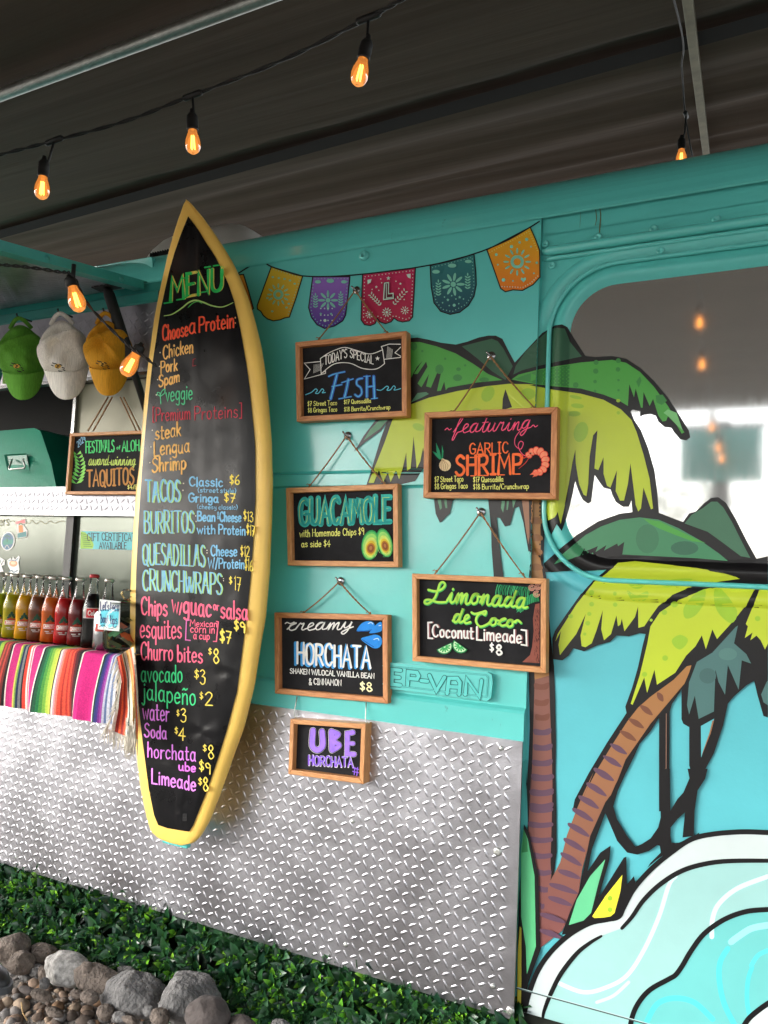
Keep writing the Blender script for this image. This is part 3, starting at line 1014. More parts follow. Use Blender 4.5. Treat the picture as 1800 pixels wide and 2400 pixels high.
mu.poly('w', W_((-76, 880), (-20, 800), (60, 720), (120, 670), (165, 660), (205, 665), (235, 740), (305, 825), (180, 852), (60, 878), (-40, 905), (-90, 930)), DG, raw=True, step=ST)
mu.poly('w', W_((60, 900), (165, 880), (300, 860), (480, 845), (560, 862), (640, 915), (720, 1000), (800, 1110), (860, 1210), (895, 1262), (880, 1270), (850, 1220), (800, 1170), (790, 1195), (770, 1200), (745, 1165), (715, 1070), (695, 1110), (660, 1030), (655, 1120), (645, 1120), (615, 1010), (605, 1060), (578, 985), (570, 1110), (520, 1080), (430, 1045), (300, 1010), (160, 998), (40, 985), (-100, 958), (-60, 930)), GR1, raw=True, step=ST)
mu.poly('w', W_((-40, 938), (60, 905), (165, 885), (235, 874), (232, 998), (160, 992), (40, 980), (-80, 955)), GR2, raw=True, step=ST)
for x, y, r in ((387, 860, 14), (385, 910, 15), (381, 970, 10), (381, 1025, 8), (515, 850, 14), (513, 900, 13), (516, 962, 7), (516, 1020, 7), (270, 990, 16)):
    mu.ell('w', x, y, r, r, GR2)
mu.poly('w', W_((640, 940), (648, 965), (632, 1005), (618, 970)), GR2, raw=True)
mu.poly('w', W_((730, 1050), (770, 1045), (795, 1080), (765, 1105), (735, 1090)), GR2, raw=True)
mu.poly('w', W_((775, 1150), (800, 1130), (850, 1150), (885, 1250), (850, 1220), (810, 1175)), (120, 190, 120), raw=True)
yl = A_((905, 960), (1000, 925), (1150, 890), (1300, 865), (1420, 852), (1560, 855)) + W_((0, 990), (160, 1020), (300, 1040), (430, 1075), (530, 1130), (590, 1190), (620, 1260), (660, 1390), (695, 1530), (715, 1700), (703, 1705), (660, 1580), (645, 1700), (630, 1718), (615, 1680), (600, 1560), (585, 1440), (570, 1560), (548, 1655), (525, 1655), (500, 1600), (507, 1480), (470, 1580), (450, 1570), (430, 1500), (430, 1405), (400, 1480), (378, 1470), (395, 1250), (370, 1280), (350, 1400), (342, 1560), (332, 1630), (315, 1620), (290, 1560), (270, 1440), (268, 1360), (250, 1440), (230, 1560), (210, 1660), (182, 1790), (165, 1720), (150, 1750), (112, 1770), (95, 1690)) + \
     B_((1480, 610), (1200, 540), (880, 470), (850, 430), (835, 352), (820, 430), (800, 470), (783, 290), (766, 470), (746, 480), (742, 380), (722, 470), (702, 530), (685, 480), (655, 545), (640, 490), (615, 545), (590, 480), (562, 550), (532, 550), (560, 480), (620, 330), (665, 200))
mu.poly('a', yl, YG, raw=True, step=ST)
for f, x, y, rx, ry, ro in (('a', 1310, 905, 32, 44, .5), ('a', 1250, 1000, 30, 20, 0), ('b', 810, 240, 34, 20, .3), ('a', 1520, 905, 40, 30, 0), ('w', 270, 1060, 36, 10, .2), ('w', 280, 1110, 38, 14, .1), ('w', 260, 1155, 38, 16, 0), ('w', 515, 1080, 12, 10, 0), ('w', 515, 1150, 10, 10, 0), ('w', 300, 1260, 40, 60, .3)):
    mu.ell(f, x, y, rx, ry, YG2, ro)
mu.poly('a', A_((1385, 990), (1388, 930), (1402, 880), (1420, 930), (1437, 975)), K, raw=True)
mu.poly('b', B_((470, 350), (505, 290), (580, 190), (655, 185), (600, 262), (520, 320), (450, 378)), (62, 60, 66), raw=True)
mu.poly('b', B_((505, 315), (545, 250), (590, 205), (640, 200), (595, 250)), HILL, raw=True)
# hanging fronds and trunks below the shrimp sign
mu.poly('b', B_((895, 630), (905, 720), (928, 770), (940, 765), (960, 742), (985, 720), (1000, 650), (1030, 630)), K, raw=True)
for q in (((915, 640), (935, 640), (940, 690), (930, 700)), ((950, 640), (965, 640), (970, 690), (960, 690))):
    mu.poly('b', B_(*q), HILL, raw=True)
mu.poly('b', B_((1195, 630), (1205, 720), (1213, 800), (1215, 900), (1228, 1075), (1283, 1075), (1260, 900), (1245, 742), (1262, 745), (1290, 792), (1318, 785), (1345, 690), (1368, 682), (1392, 770), (1420, 930), (1440, 930), (1450, 630)), K, raw=True)
for q in (((1272, 650), (1290, 650), (1280, 715), (1268, 690)), ((1300, 650), (1312, 650), (1306, 700), (1298, 700)), ((1330, 645), (1352, 645), (1335, 690))):
    mu.poly('b', B_(*q), HILL, raw=True)
mu.poly('b', B_((1382, 630), (1432, 630), (1428, 840), (1420, 890), (1405, 800)), (150, 106, 78), raw=True)
mu.up()
# left trunk (upper brown, lower banded)
mu.poly('m', M_((108, -300), (215, -300), (213, 100), (205, 330), (225, 420), (250, 760), (275, 1000), (282, 1200), (288, 1500), (285, 1700), (291, 1936)) + cv('n', [(398, 500), (378, 650), (300, 1090), (230, 1260), (212, 1240), (205, 900), (225, 300), (215, 0)]) + M_((93, 1936), (95, 1800), (110, 1600), (118, 1400), (112, 1100), (112, 420), (120, 330)), K, raw=True, step=4)
mu.poly('m', M_((125, -300), (190, -300), (185, 100), (190, 330), (205, 420), (225, 800), (243, 1060), (240, 1100), (150, 1090), (135, 800), (130, 420)), BR, raw=True, step=4)
mu.poly('m', M_((150, 1085), (243, 1060), (250, 1300), (262, 1600), (265, 1936)) + cv('n', [(372, 0), (368, 300), (360, 560), (365, 640), (345, 760), (490, 850), (430, 970), (300, 1072), (292, 800), (270, 620), (228, 400), (236, 200), (246, 0)]) + M_((120, 1936), (135, 1600), (142, 1350)), BR2, raw=True, step=4, col2=(124, 76, 72))
for i, (y, cx, w) in enumerate(((1130, 195, 46), (1235, 195, 44), (1330, 200, 44), (1425, 200, 54), (1525, 203, 58), (1625, 200, 62), (1722, 200, 66), (1815, 200, 68), (1905, 195, 72))):
    mu.poly('m', M_((cx - w, y - 22), (cx, y - 14), (cx + w, y - 26), (cx + w * .98, y + 6), (cx + w * .5, y + 20), (cx - w * .5, y + 20), (cx - w, y + 12)), PU if i > 2 else (112, 66, 52), sm=4, raw=True)
for y, x0, x1 in ((50, 250, 376), (145, 240, 372), (245, 242, 370), (335, 232, 370), (425, 240, 368), (520, 254, 366), (620, 278, 362), (720, 290, 370), (820, 298, 324)):
    mu.poly('n', cv('n', [(x0, y - 18), ((x0 + x1) / 2, y - 10), (x1, y - 12), (x1, y + 12), ((x0 + x1) / 2, y + 22), (x0 + 4, y + 14)]), PU, sm=4, raw=True)
for y in (60, 170, 260, 360):
    mu.poly('m', M_((128, y - 15), (160, y - 26), (196, y - 12), (198, y + 12), (160, y + 20), (128, y + 10)), (142, 96, 56), sm=4, raw=True)
mu.up()
# lower palms: hills in the window, frond silhouettes
mu.poly('m', M_((215, 390), (213, 330), (330, 225), (430, 145), (560, 62), (700, 12), (830, -5), (960, 8), (1040, 40), (1110, 66), (1150, 10)) + W_((960, 1720), (1010, 1670), (1050, 1640), (1090, 1636), (1135, 1668), (1190, 1760), (1250, 1880), (1310, 1990), (1376, 1975)) + M_((1659, 420), (1659, 480), (1480, 430), (1240, 390), (900, 345), (640, 372)), K, raw=True, step=ST)
mu.up()
mu.poly('m', M_((275, 340), (330, 275), (400, 215), (480, 150), (580, 95), (700, 52), (830, 36), (950, 50), (1080, 105), (1230, 190), (1350, 275), (1400, 318), (1200, 300), (700, 275), (640, 262), (540, 270), (420, 290)), (64, 132, 92), raw=True, step=ST)
mu.poly('m', M_((850, 42), (960, 62), (1100, 130), (1230, 192), (1255, 200), (1170, 190), (1060, 150), (960, 110), (900, 80)), GR1, raw=True)
mu.ell('m', 880, 175, 75, 95, (58, 118, 84)); mu.ell('m', 1120, 235, 90, 45, (52, 104, 80))
mu.poly('m', M_((1120, 75), (1165, 20)) + W_((1000, 1700), (1050, 1662), (1085, 1662), (1120, 1695), (1170, 1780), (1230, 1900), (1275, 1985), (1220, 1975), (1120, 1900), (1030, 1835)), DG2, raw=True, step=ST)
mu.poly('m', M_((440, 290), (475, 235), (480, 255), (560, 222), (545, 260), (615, 215), (600, 250), (685, 205), (690, 222), (730, 195), (718, 275), (560, 285)), K, raw=True, step=ST)
mu.poly('m', M_((640, 355), (690, 322), (760, 318), (900, 325), (1200, 358), (1400, 388), (1480, 415), (1659, 420), (1659, 1330), (1630, 1320), (1590, 1180), (1570, 1092), (1520, 1122), (1440, 1192), (1400, 1240), (1370, 1380), (1310, 1560), (1240, 1690), (1205, 1760), (1185, 1936), (1060, 1936), (1165, 1690), (1150, 1640), (1150, 1392), (1112, 1370), (1100, 1340), (1100, 1150), (1040, 1240), (1025, 1290), (1022, 1936), (955, 1936), (955, 1330), (900, 1420), (830, 1500), (790, 1590), (740, 1690), (690, 1800), (650, 1936), (395, 1936), (410, 1860), (500, 1690), (620, 1490), (745, 1300), (737, 1260), (780, 1140), (820, 1000), (850, 860), (868, 790), (830, 785), (760, 805), (680, 800), (640, 840), (560, 862), (470, 902), (400, 882), (370, 930), (330, 960), (270, 952), (265, 820), (282, 770), (350, 670), (450, 530), (560, 415)), K, raw=True, step=ST)
mu.up()
mu.poly('m', M_((650, 368), (690, 335), (800, 325), (900, 335), (1200, 368), (1380, 398), (1480, 428), (1350, 445), (1180, 480), (1040, 540), (950, 610), (900, 680), (860, 740), (822, 750), (820, 612), (800, 680), (732, 772), (715, 690), (705, 730), (690, 740), (680, 670), (645, 790), (600, 830), (582, 760), (592, 636), (550, 770), (520, 850), (480, 875), (455, 868), (448, 800), (482, 660), (420, 790), (350, 880), (315, 927), (306, 860), (322, 770), (285, 840), (300, 790), (420, 600), (540, 450)), YG, raw=True, step=ST)
mu.poly('m', M_((1595, 465), (1520, 600), (1440, 700), (1330, 822), (1300, 760), (1258, 887), (1232, 798), (1190, 870), (1130, 930), (1060, 1040), (942, 1117), (926, 1020), (878, 1170), (860, 1070), (785, 1247), (773, 1240), (830, 1060), (880, 850), (900, 740), (960, 650), (1080, 570), (1250, 505), (1450, 465)), YG, raw=True)
mu.poly('m', M_((1610, 492), (1659, 480), (1659, 850), (1640, 890), (1612, 830), (1585, 800), (1545, 830), (1560, 780), (1510, 815), (1530, 740), (1516, 725)), YG, raw=True)
for q in (((755, 435), (800, 460), (868, 440), (860, 480), (815, 502), (765, 480)), ((750, 510), (810, 540), (880, 515), (880, 555), (820, 580), (770, 555)), ((970, 470), (1040, 432), (1170, 430), (1100, 470), (1000, 495)), ((1125, 600), (1190, 530), (1255, 510), (1240, 600), (1190, 670), (1130, 690), (1112, 650)), ((1310, 520), (1360, 505), (1460, 640), (1420, 720), (1330, 640)), ((1040, 825), (1090, 795), (1140, 820), (1130, 860), (1090, 890), (1050, 865))):
    mu.poly('m', M_(*q), YG2, sm=4, raw=True)
for x, y, r in ((520, 520, 17), (520, 597, 16), (495, 720, 16), (670, 530, 12), (672, 600, 15), (505, 660, 14), (990, 650, 18), (1055, 595, 24), (995, 945, 19), (862, 1050, 17), (385, 675, 15), (1592, 690, 18), (475, 790, 11), (905, 700, 10)):
    mu.ell('m', x, y, r, r * .95, YG2)
mu.poly('m', M_((1300, 910), (1450, 745), (1465, 735), (1440, 850), (1520, 920), (1550, 980), (1490, 960), (1470, 1150), (1400, 990), (1382, 1182), (1340, 1100), (1320, 1020), (1310, 1290), (1212, 1338), (1187, 1188), (1150, 1310), (1137, 1250), (1150, 1100), (1200, 970)), (74, 112, 110), raw=True)
mu.ell('m', 1270, 1060, 55, 50, (66, 100, 98)); mu.ell('m', 1400, 920, 60, 40, (82, 124, 118))
mu.poly('m', M_((1650, 1100), (1659, 1090), (1659, 1250), (1630, 1230), (1615, 1180)), (74, 112, 110), raw=True)
mu.poly('m', M_((1226, 1384), (1312, 1336), (1290, 1420), (1228, 1586)), SKY, raw=True)
mu.poly('m', M_((1300, 1350), (1312, 1345), (1290, 1430), (1238, 1560), (1228, 1580), (1280, 1430)), (150, 106, 70), raw=True)
# leaning trunk
mu.poly('m', M_((1135, 998), (1165, 992), (1150, 1040), (1120, 1110), (1010, 1240), (900, 1370), (810, 1500), (740, 1600), (690, 1730), (620, 1870), (580, 1936)) + cv('n', [(790, 0), (722, 160), (640, 320), (592, 450), (552, 600), (530, 740), (480, 850), (345, 760), (350, 690), (420, 560), (460, 400), (512, 260), (562, 140), (620, 20)]) + M_((430, 1936), (490, 1790), (560, 1660), (650, 1510), (750, 1355), (820, 1265), (900, 1195), (1050, 1085)), BR, raw=True, step=20, col2=(122, 76, 72))
for x, y, a, w in ((965, 1195, .9, 32), (875, 1280, .6, 48), (810, 1365, .5, 54), (757, 1445, .5, 58), (695, 1530, .5, 60), (655, 1610, .5, 66), (600, 1700, .5, 64), (560, 1795, .55, 66), (510, 1875, .55, 64)):
    mu.poly('m', [(x + (u * math.cos(a) - v * math.sin(a)), y + (u * math.sin(a) + v * math.cos(a))) for u, v in ((-w, -6), (0, -18), (w, 0), (w * .9, 12), (0, 20), (-w * .9, 8))], PU if y > 1500 else (112, 70, 52), sm=4)
for x, y, w in ((680, 35, 66), (632, 120, 60), (590, 200, 66), (555, 275, 68), (530, 365, 70), (505, 455, 70), (485, 540, 68), (475, 630, 66), (440, 715, 84), (420, 790, 70), (375, 890, 76), (365, 985, 66)):
    a = .45 if y < 600 else .25
    mu.poly('n', [(x + (u * math.cos(a) - v * math.sin(a)), y + (u * math.sin(a) + v * math.cos(a))) for u, v in ((-w, -14), (0, -20), (w, 0), (w * .92, 14), (0, 16), (-w * .9, 6))], PU, sm=4)
mu.line('m', M_((1003, 1305), (1001, 1936)), (120, 92, 78), 2.2, raw=True)
mu.line('n', cv('n', [(1048, 0), (1046, 290)]), (120, 92, 78), 2.2, raw=True)
# roots and posts (continued below)
mu.poly('n', cv('n', [(1015, 0), (1075, 0), (1078, 250), (1120, 180), (1185, 110), (1192, 60), (1180, 0), (1300, 0), (1285, 60), (1240, 130), (1222, 250), (1218, 400), (1150, 410), (1165, 260), (1120, 300), (1080, 350), (1078, 400), (1085, 442), (1130, 440), (1220, 400), (1250, 380), (1250, 430), (1060, 500), (1000, 540), (940, 590), (960, 560), (1020, 500), (1015, 460), (1000, 455), (950, 490), (880, 512), (820, 500), (760, 430), (690, 265), (640, 400), (610, 480), (585, 610), (560, 600), (600, 400), (690, 200), (720, 160), (730, 200), (760, 300), (820, 400), (870, 465), (905, 450), (960, 415), (1005, 350), (1020, 290)]), K, raw=True)
mu.poly('n', cv('n', [(560, 600), (585, 610), (660, 500), (722, 458), (715, 540), (650, 770), (700, 690), (800, 530), (816, 524), (818, 690), (860, 640), (880, 720), (820, 850), (770, 890), (690, 905), (600, 925), (470, 985), (430, 990), (480, 850), (530, 740)]), K, raw=True)
mu.poly('n', cv('n', [(472, 932), (520, 780), (600, 640), (690, 540), (650, 680), (605, 860), (560, 905)]), (98, 190, 138), raw=True)
mu.poly('n', cv('n', [(612, 880), (690, 760), (792, 632), (780, 730), (745, 860), (715, 885), (625, 890)]), (240, 230, 60), raw=True)
for y in (772, 840): mu.ell('n', 718, y, 15, 15, YG2)
# left plants by the tread plate edge
mu.poly('n', cv('n', [(205, 330), (235, 380), (292, 640), (300, 1090), (230, 1280), (205, 1480), (160, 1500), (170, 880)]), K, raw=True)
mu.poly('n', cv('n', [(203, 360), (228, 420), (268, 640), (276, 1060), (222, 1225), (216, 1060), (188, 880), (186, 500)]), (92, 190, 130), raw=True)
mu.poly('n', cv('n', [(203, 360), (224, 420), (228, 495), (192, 500)]), (58, 140, 84), raw=True)
mu.poly('n', cv('n', [(180, 940), (190, 950), (190, 1300), (186, 1440), (165, 1440), (168, 1100)]), (190, 178, 60), raw=True)
mu.up(2)
# surf wave
SF = (196, 208, 208); AQ = (152, 198, 195); AQ2 = (106, 188, 186)
out = [(212, 1450), (214, 1430), (235, 1340), (290, 1200), (370, 1085), (480, 985), (600, 918), (700, 897), (770, 880), (800, 825), (860, 715), (960, 600), (1080, 500), (1200, 420), (1330, 388), (1500, 374), (1659, 378), (1720, 380)]
outS = [tuple(p) for p in smooth(out, 5)]
mu.poly('n', cv('n', outS + [(1720, 1880), (205, 1450)]), SF, raw=True, step=40)
in1 = [(318, 1482), (330, 1430), (370, 1330), (430, 1215), (520, 1100), (600, 1035), (668, 995)]
in2 = [(790, 948), (850, 880), (920, 780), (1020, 685), (1150, 605), (1300, 562), (1450, 547), (1659, 546), (1720, 548)]
mu.poly('n', cv('n', [tuple(p) for p in smooth(in1, 5)] + [tuple(p) for p in smooth(in2, 5)] + [(1720, 1880), (318, 1482)]), AQ, raw=True, step=40)
c3 = [(832, 1600), (850, 1480), (890, 1390), (960, 1312), (1070, 1250), (1110, 1225), (1150, 1170), (1200, 1085), (1280, 980), (1400, 895), (1530, 848), (1659, 836), (1720, 834)]
mu.poly('n', cv('n', [tuple(p) for p in smooth(c3, 5)] + [(1720, 1880), (845, 1630)]), AQ2, raw=True, step=40)
for pts, c, w in (([(400, 1270), (560, 1330), (700, 1300), (820, 1230), (920, 1080), (1010, 880), (1070, 690), (1110, 640)], (206, 242, 242), 9), ([(640, 1390), (740, 1350), (830, 1270)], (196, 240, 240), 7),
                  ([(1659, 640), (1480, 710), (1370, 800), (1330, 890), (1325, 1000)], (206, 242, 242), 10), ([(940, 1500), (1000, 1400), (1100, 1365), (1220, 1390), (1330, 1490)], (84, 200, 206), 12),
                  ([(1420, 1070), (1375, 1150), (1370, 1260), (1400, 1400), (1470, 1540)], (84, 200, 206), 12), ([(1565, 1180), (1540, 1260), (1535, 1380), (1550, 1470)], (84, 200, 206), 10), ([(1659, 930), (1560, 950), (1480, 1000), (1440, 1030)], (150, 232, 232), 14),
                  ([(1659, 1080), (1600, 1110), (1560, 1170)], (90, 205, 212), 10)):
    mu.line('n', pts, c, w)
mu.up()
mu.line('n', in1, K, 10, taper=.5); mu.line('n', in2, K, 10.5, taper=.3); mu.line('n', out, K, 11); mu.line('n', c3, K, 11)
mu.poly('n', cv('n', [(1510, 1560), (1560, 1480), (1659, 1400), (1720, 1380), (1720, 1880), (1500, 1810)]), SF, raw=True)
mu.line('n', [(1500, 1560), (1550, 1480), (1659, 1395), (1720, 1370)], K, 12)
mu.line('n', [(163, 1306), (500, 1398), (980, 1530), (1700, 1728)], (70, 84, 84), 3, sm=0); mu.line('n', [(163, 1300), (500, 1392), (980, 1524)], (190, 214, 212), 1.5, sm=0)  # panel groove painted on: dark line for its shade, light line for its lip
muo = mu.build('painted_mural', MT['vinyl'], front)

# papel picado bunting printed on the side panel
bu = Paint(Surf(None, -.0002)); bu.fu = False; bu.ks = .06
T = (126, 204, 182); Wt = (196, 226, 214)
flags = [([(-20, 280), (24, 276), (50, 360), (76, 455), (60, 470), (-20, 440)], (226, 150, 40), (210, 96, 40)),
         ([(170, 236), (335, 285), (300, 400), (265, 500), (240, 505), (215, 515), (180, 520), (150, 510), (128, 492), (115, 470), (97, 458), (96, 440), (130, 345)], (214, 186, 44), (216, 166, 40)),
         ([(388, 288), (583, 288), (572, 400), (560, 490), (545, 520), (500, 548), (450, 560), (410, 540), (380, 500), (366, 450), (378, 360)], (150, 106, 200), (74, 46, 146)),
         ([(650, 275), (927, 241), (920, 380), (912, 500), (895, 520), (860, 526), (835, 520), (815, 505), (800, 525), (770, 535), (740, 525), (728, 508), (715, 535), (690, 545), (660, 540), (642, 515), (645, 400)], (190, 38, 92), (172, 22, 60)),
         ([(1005, 230), (1235, 170), (1244, 260), (1247, 330), (1235, 390), (1205, 440), (1160, 475), (1110, 486), (1060, 470), (1025, 425), (1010, 340)], (48, 128, 128), (28, 72, 92)),
         ([(1303, 147), (1530, 28), (1560, 95), (1580, 150), (1582, 290), (1545, 330), (1490, 360), (1440, 357), (1400, 367), (1375, 350), (1340, 250)], (226, 178, 34), (226, 120, 34))]
for pts, c1, c2 in flags:
    bu.poly('a', pts, c1, col2=c2)
bu.up()
for pts, *_ in flags: bu.line('a', pts + [pts[0]], K, 2.6, sm=0)
bu.up()
bu.line('a', [(-20, 282), (40, 243), (108, 204), (168, 234), (250, 262), (335, 284), (480, 287), (650, 275), (800, 258), (930, 240), (1100, 208), (1235, 168), (1300, 145), (1420, 92), (1530, 28), (1578, -2)], K, 3.0)
def flower(cx, cy, r0, r1, n, col, disc, f='a', w=.34):
    for i in range(n):
        a = 2 * math.pi * i / n
        rm, rr = (r0 + r1) / 2, (r1 - r0) / 2
        bu.ell(f, cx + rm * math.cos(a), cy + rm * math.sin(a), rr, rr * w, col, a, 8)
    if disc: bu.ell(f, cx, cy, disc, disc, col, 0, 12)
def ring(cx, cy, r, w, col):
    bu.line('a', [(cx + r * math.cos(2 * math.pi * i / 14), cy + r * math.sin(2 * math.pi * i / 14)) for i in range(15)], col, w)
ST2 = lambda x, y, r, c: bu.poly('a', [(x + (r if i % 2 == 0 else r * .42) * math.sin(math.pi * i / 5), y - (r if i % 2 == 0 else r * .42) * math.cos(math.pi * i / 5)) for i in range(10)], c)
c = (128, 206, 172)
ring(207, 382, 20, 5.5, c); flower(207, 382, 33, 60, 12, c, 0)
for x, y in ((178, 290), (210, 295), (240, 300), (268, 308), (293, 325), (175, 470), (250, 450), (262, 430), (150, 400)): bu.ell('a', x, y, 7, 5, c, 0, 8)
ring(1462, 210, 27, 6.5, T); flower(1462, 210, 42, 74, 12, T, 0)
for x, y, r in ((1432, 130, 9), (1475, 108, 7), (1512, 92, 9), (1352, 172, 8), (1565, 215, 7), (1390, 305, 10), (1440, 310, 5), (1550, 270, 5), (1360, 225, 5), (1535, 130, 5)): bu.ell('a', x, y, r, r, T, 0, 8)
bu.poly('a', [(1495, 318), (1480, 302), (1485, 292), (1495, 298), (1505, 290), (1509, 302)], T)
flower(468, 412, 14, 54, 8, T, 12); flower(1126, 328, 16, 62, 9, T, 14)
for x, y in ((402, 415), (535, 405)):
    for k in range(5):
        bu.ell('a', x - 6, y - 22 + k * 13, 9, 3.5, T, .6, 8); bu.ell('a', x + 6, y - 22 + k * 13, 9, 3.5, T, -.6, 8)
    bu.ell('a', x, y - 34, 3.5, 8, T, 0, 8)
for x, y in ((1048, 345), (1202, 310)):
    for k in range(5):
        bu.ell('a', x - 7, y - 20 + k * 14, 10, 4, T, .6, 8); bu.ell('a', x + 7, y - 20 + k * 14, 10, 4, T, -.6, 8)
    bu.ell('a', x, y - 34, 4, 9, T, 0, 8)
def dots(pts, n, r, col):
    q = [Vector(p) for p in pts]
    L = [0]
    for a, b in zip(q, q[1:]): L.append(L[-1] + (b - a).length)
    for i in range(n):
        t = L[-1] * i / (n - 1)
        for k in range(len(q) - 1):
            if L[k + 1] >= t: break
        p = q[k].lerp(q[k + 1], (t - L[k]) / max(1e-6, L[k + 1] - L[k]))
        bu.ell('a', p.x, p.y, r, r, col, 0, 6)
dots([(400, 298), (572, 298), (562, 400), (548, 490), (510, 532), (450, 548), (415, 530), (385, 490), (378, 450), (390, 330)], 44, 3, T)
dots([(663, 288), (914, 256), (905, 500), (880, 512), (850, 505), (815, 492), (780, 518), (728, 495), (700, 528), (668, 528), (655, 500), (660, 300)], 56, 3, Wt)
dots([(1017, 240), (1225, 186), (1235, 330), (1222, 390), (1190, 435), (1120, 472), (1066, 458), (1035, 415), (1022, 340)], 44, 3, T)
dots([(1382, 340), (1440, 342), (1490, 345), (1535, 320), (1570, 285)], 16, 3, Wt)
dots([(1318, 160), (1524, 50), (1568, 150)], 26, 3, (216, 220, 120))
dots([(180, 248), (322, 293), (260, 485)], 24, 2.6, c)
for y0 in (455, 490, 518):
    for x in (430, 450, 468, 490): bu.ell('a', x + (y0 % 7), y0, 4, 4, Wt, 0, 6)
ST2(430, 483, 8, T); ST2(484, 483, 8, T); bu.ell('a', 452, 518, 8, 8, Wt)
ST2(1098, 410, 9, T); ST2(1160, 396, 9, T); bu.ell('a', 1131, 438, 8, 8, T)
for x, y in ((1080, 395), (1118, 388), (1070, 425), (1105, 440), (1155, 430), (1180, 405), (1140, 405)): bu.ell('a', x, y, 4, 4, T, 0, 6)
for x, y, r in ((415, 315, 16), (480, 310, 20), (552, 315, 16)): bu.ell('a', x, y, r, r * .55, T)
for x, y, r in ((1035, 262, 20), (1120, 230, 22), (1205, 208, 18)): bu.ell('a', x, y, r, r * .5, T)
bu.poly('a', [(675, 305), (697, 300), (692, 318), (676, 328)], Wt); bu.poly('a', [(880, 276), (902, 272), (902, 298), (888, 292)], Wt)
# central letter
bu.line('a', [(772, 328), (774, 398), (808, 394)], (90, 14, 40), 12, sm=0); bu.up()
bu.line('a', [(765, 322), (786, 319), (786, 378), (810, 375), (811, 402), (760, 408), (765, 322)], Wt, 2.2, sm=0)
bu.line('a', [(774, 328), (775, 400), (806, 396)], Wt, 1.6, sm=0)
for x, y, r in ((785, 296, 12), (722, 342, 8), (848, 325, 8)): ST2(x, y, r, Wt)
for x, y in ((750, 320), (825, 312), (735, 360), (840, 350), (868, 408), (700, 355), (745, 300)): bu.ell('a', x, y, 3.5, 3.5, Wt, 0, 6)
for k in range(6):
    t = k / 5
    bu.ell('a', 686 + 50 * t, 386 + 50 * t, 8, 3.2, Wt, .2, 8); bu.ell('a', 697 + 48 * t, 374 + 56 * t, 3.2, 8, Wt, .2, 8)
    bu.ell('a', 880 - 58 * t, 368 + 64 * t, 8, 3.2, Wt, -.2, 8); bu.ell('a', 868 - 56 * t, 356 + 68 * t, 3.2, 8, Wt, -.2, 8)
flower(685, 487, 9, 22, 9, Wt, 6); flower(777, 475, 10, 26, 10, Wt, 7); flower(872, 465, 9, 23, 9, Wt, 6)
bu.build('painted_bunting', MT['vinyl'], van)
# rust runs under the gutter
for pts, w in (([(930, 886), (936, 930), (932, 985), (930, 1035)], 4.5), ([(912, 890), (918, 940), (912, 975)], 3), ([(850, 905), (846, 985)], 1.6)):
    ru = Paint(Surf(None, YR - .006)); ru.fu = False
    ru.line('2', pts, (96, 96, 48), w * .55, jit=.6, taper=.6)
    ru.build('rust_stain', MT['plain'], van)

# ------------------------------------------------------------------ surfboard menu
def table(*segs):
    pts = []
    for f, q in segs: pts += cv(f, q)
    pts.sort(key=lambda p: p[1])
    return pts
def at(tb, y):
    if y <= tb[0][1]: return tb[0][0]
    for (x0, y0), (x1, y1) in zip(tb, tb[1:]):
        if y <= y1: return x0 + (x1 - x0) * (y - y0) / max(1e-6, y1 - y0)
    return tb[-1][0]
EL = table(('5', [(432, 66), (418, 78), (408, 95), (370, 200), (330, 330), (290, 480), (260, 620), (230, 760), (195, 950), (170, 1150), (145, 1350), (125, 1550), (105, 1800), (85, 2050)]),
           ('6', [(85, 400), (50, 900), (28, 1400), (25, 1800)]), ('7', [(28, 100), (40, 500), (80, 1000), (130, 1450), (190, 1750), (225, 1860), (290, 1925), (400, 1968), (500, 1983)]))
ER = table(('5', [(446, 66), (462, 78), (482, 98), (560, 190), (640, 300), (720, 420), (790, 540), (845, 660), (900, 800), (950, 980), (990, 1150), (1020, 1350), (1045, 1600), (1065, 1850), (1075, 2100)]),
           ('6', [(1405, 250), (1400, 700), (1380, 1200), (1340, 1650)]), ('7', [(1300, 0), (1230, 450), (1130, 850), (1020, 1150), (900, 1500), (800, 1760), (720, 1900), (655, 1964), (560, 1984)]))
BL = table(('5', [(450, 183), (395, 320), (350, 450), (315, 570), (280, 720), (245, 880), (215, 1080), (185, 1280), (160, 1500), (140, 1700), (118, 1950)]),
           ('6', [(145, 200), (130, 400), (105, 800), (85, 1250), (78, 1700)]), ('7', [(75, 0), (100, 550), (150, 1000), (210, 1450), (260, 1700), (300, 1798), (440, 1843), (600, 1860)]))
BR_ = table(('5', [(452, 184), (530, 290), (590, 390), (650, 480), (700, 580), (750, 690), (790, 810), (825, 960), (855, 1120), (885, 1300), (905, 1450), (920, 1600), (940, 1800), (948, 2000)]),
            ('6', [(1243, 0), (1245, 500), (1225, 900), (1200, 1250), (1165, 1600)]), ('7', [(1130, 0), (1065, 500), (960, 900), (880, 1150), (780, 1450), (640, 1800), (602, 1860)]))
YD = -0.150
sb = thing('surfboard_menu', P(395, 1825, YD + .03), 'tall yellow-edged surfboard with a black hand-lettered menu, mounted upright on the van', 'surfboard')
g = G()
ys = []
y = EL[0][1]
yend = EL[-1][1]
while y < yend:
    ys.append(y)
    d = min(y - EL[0][1], yend - y)
    y += 1.2 if d < 12 else (5 if d < 60 else 16)
ys.append(yend)
NS = 36
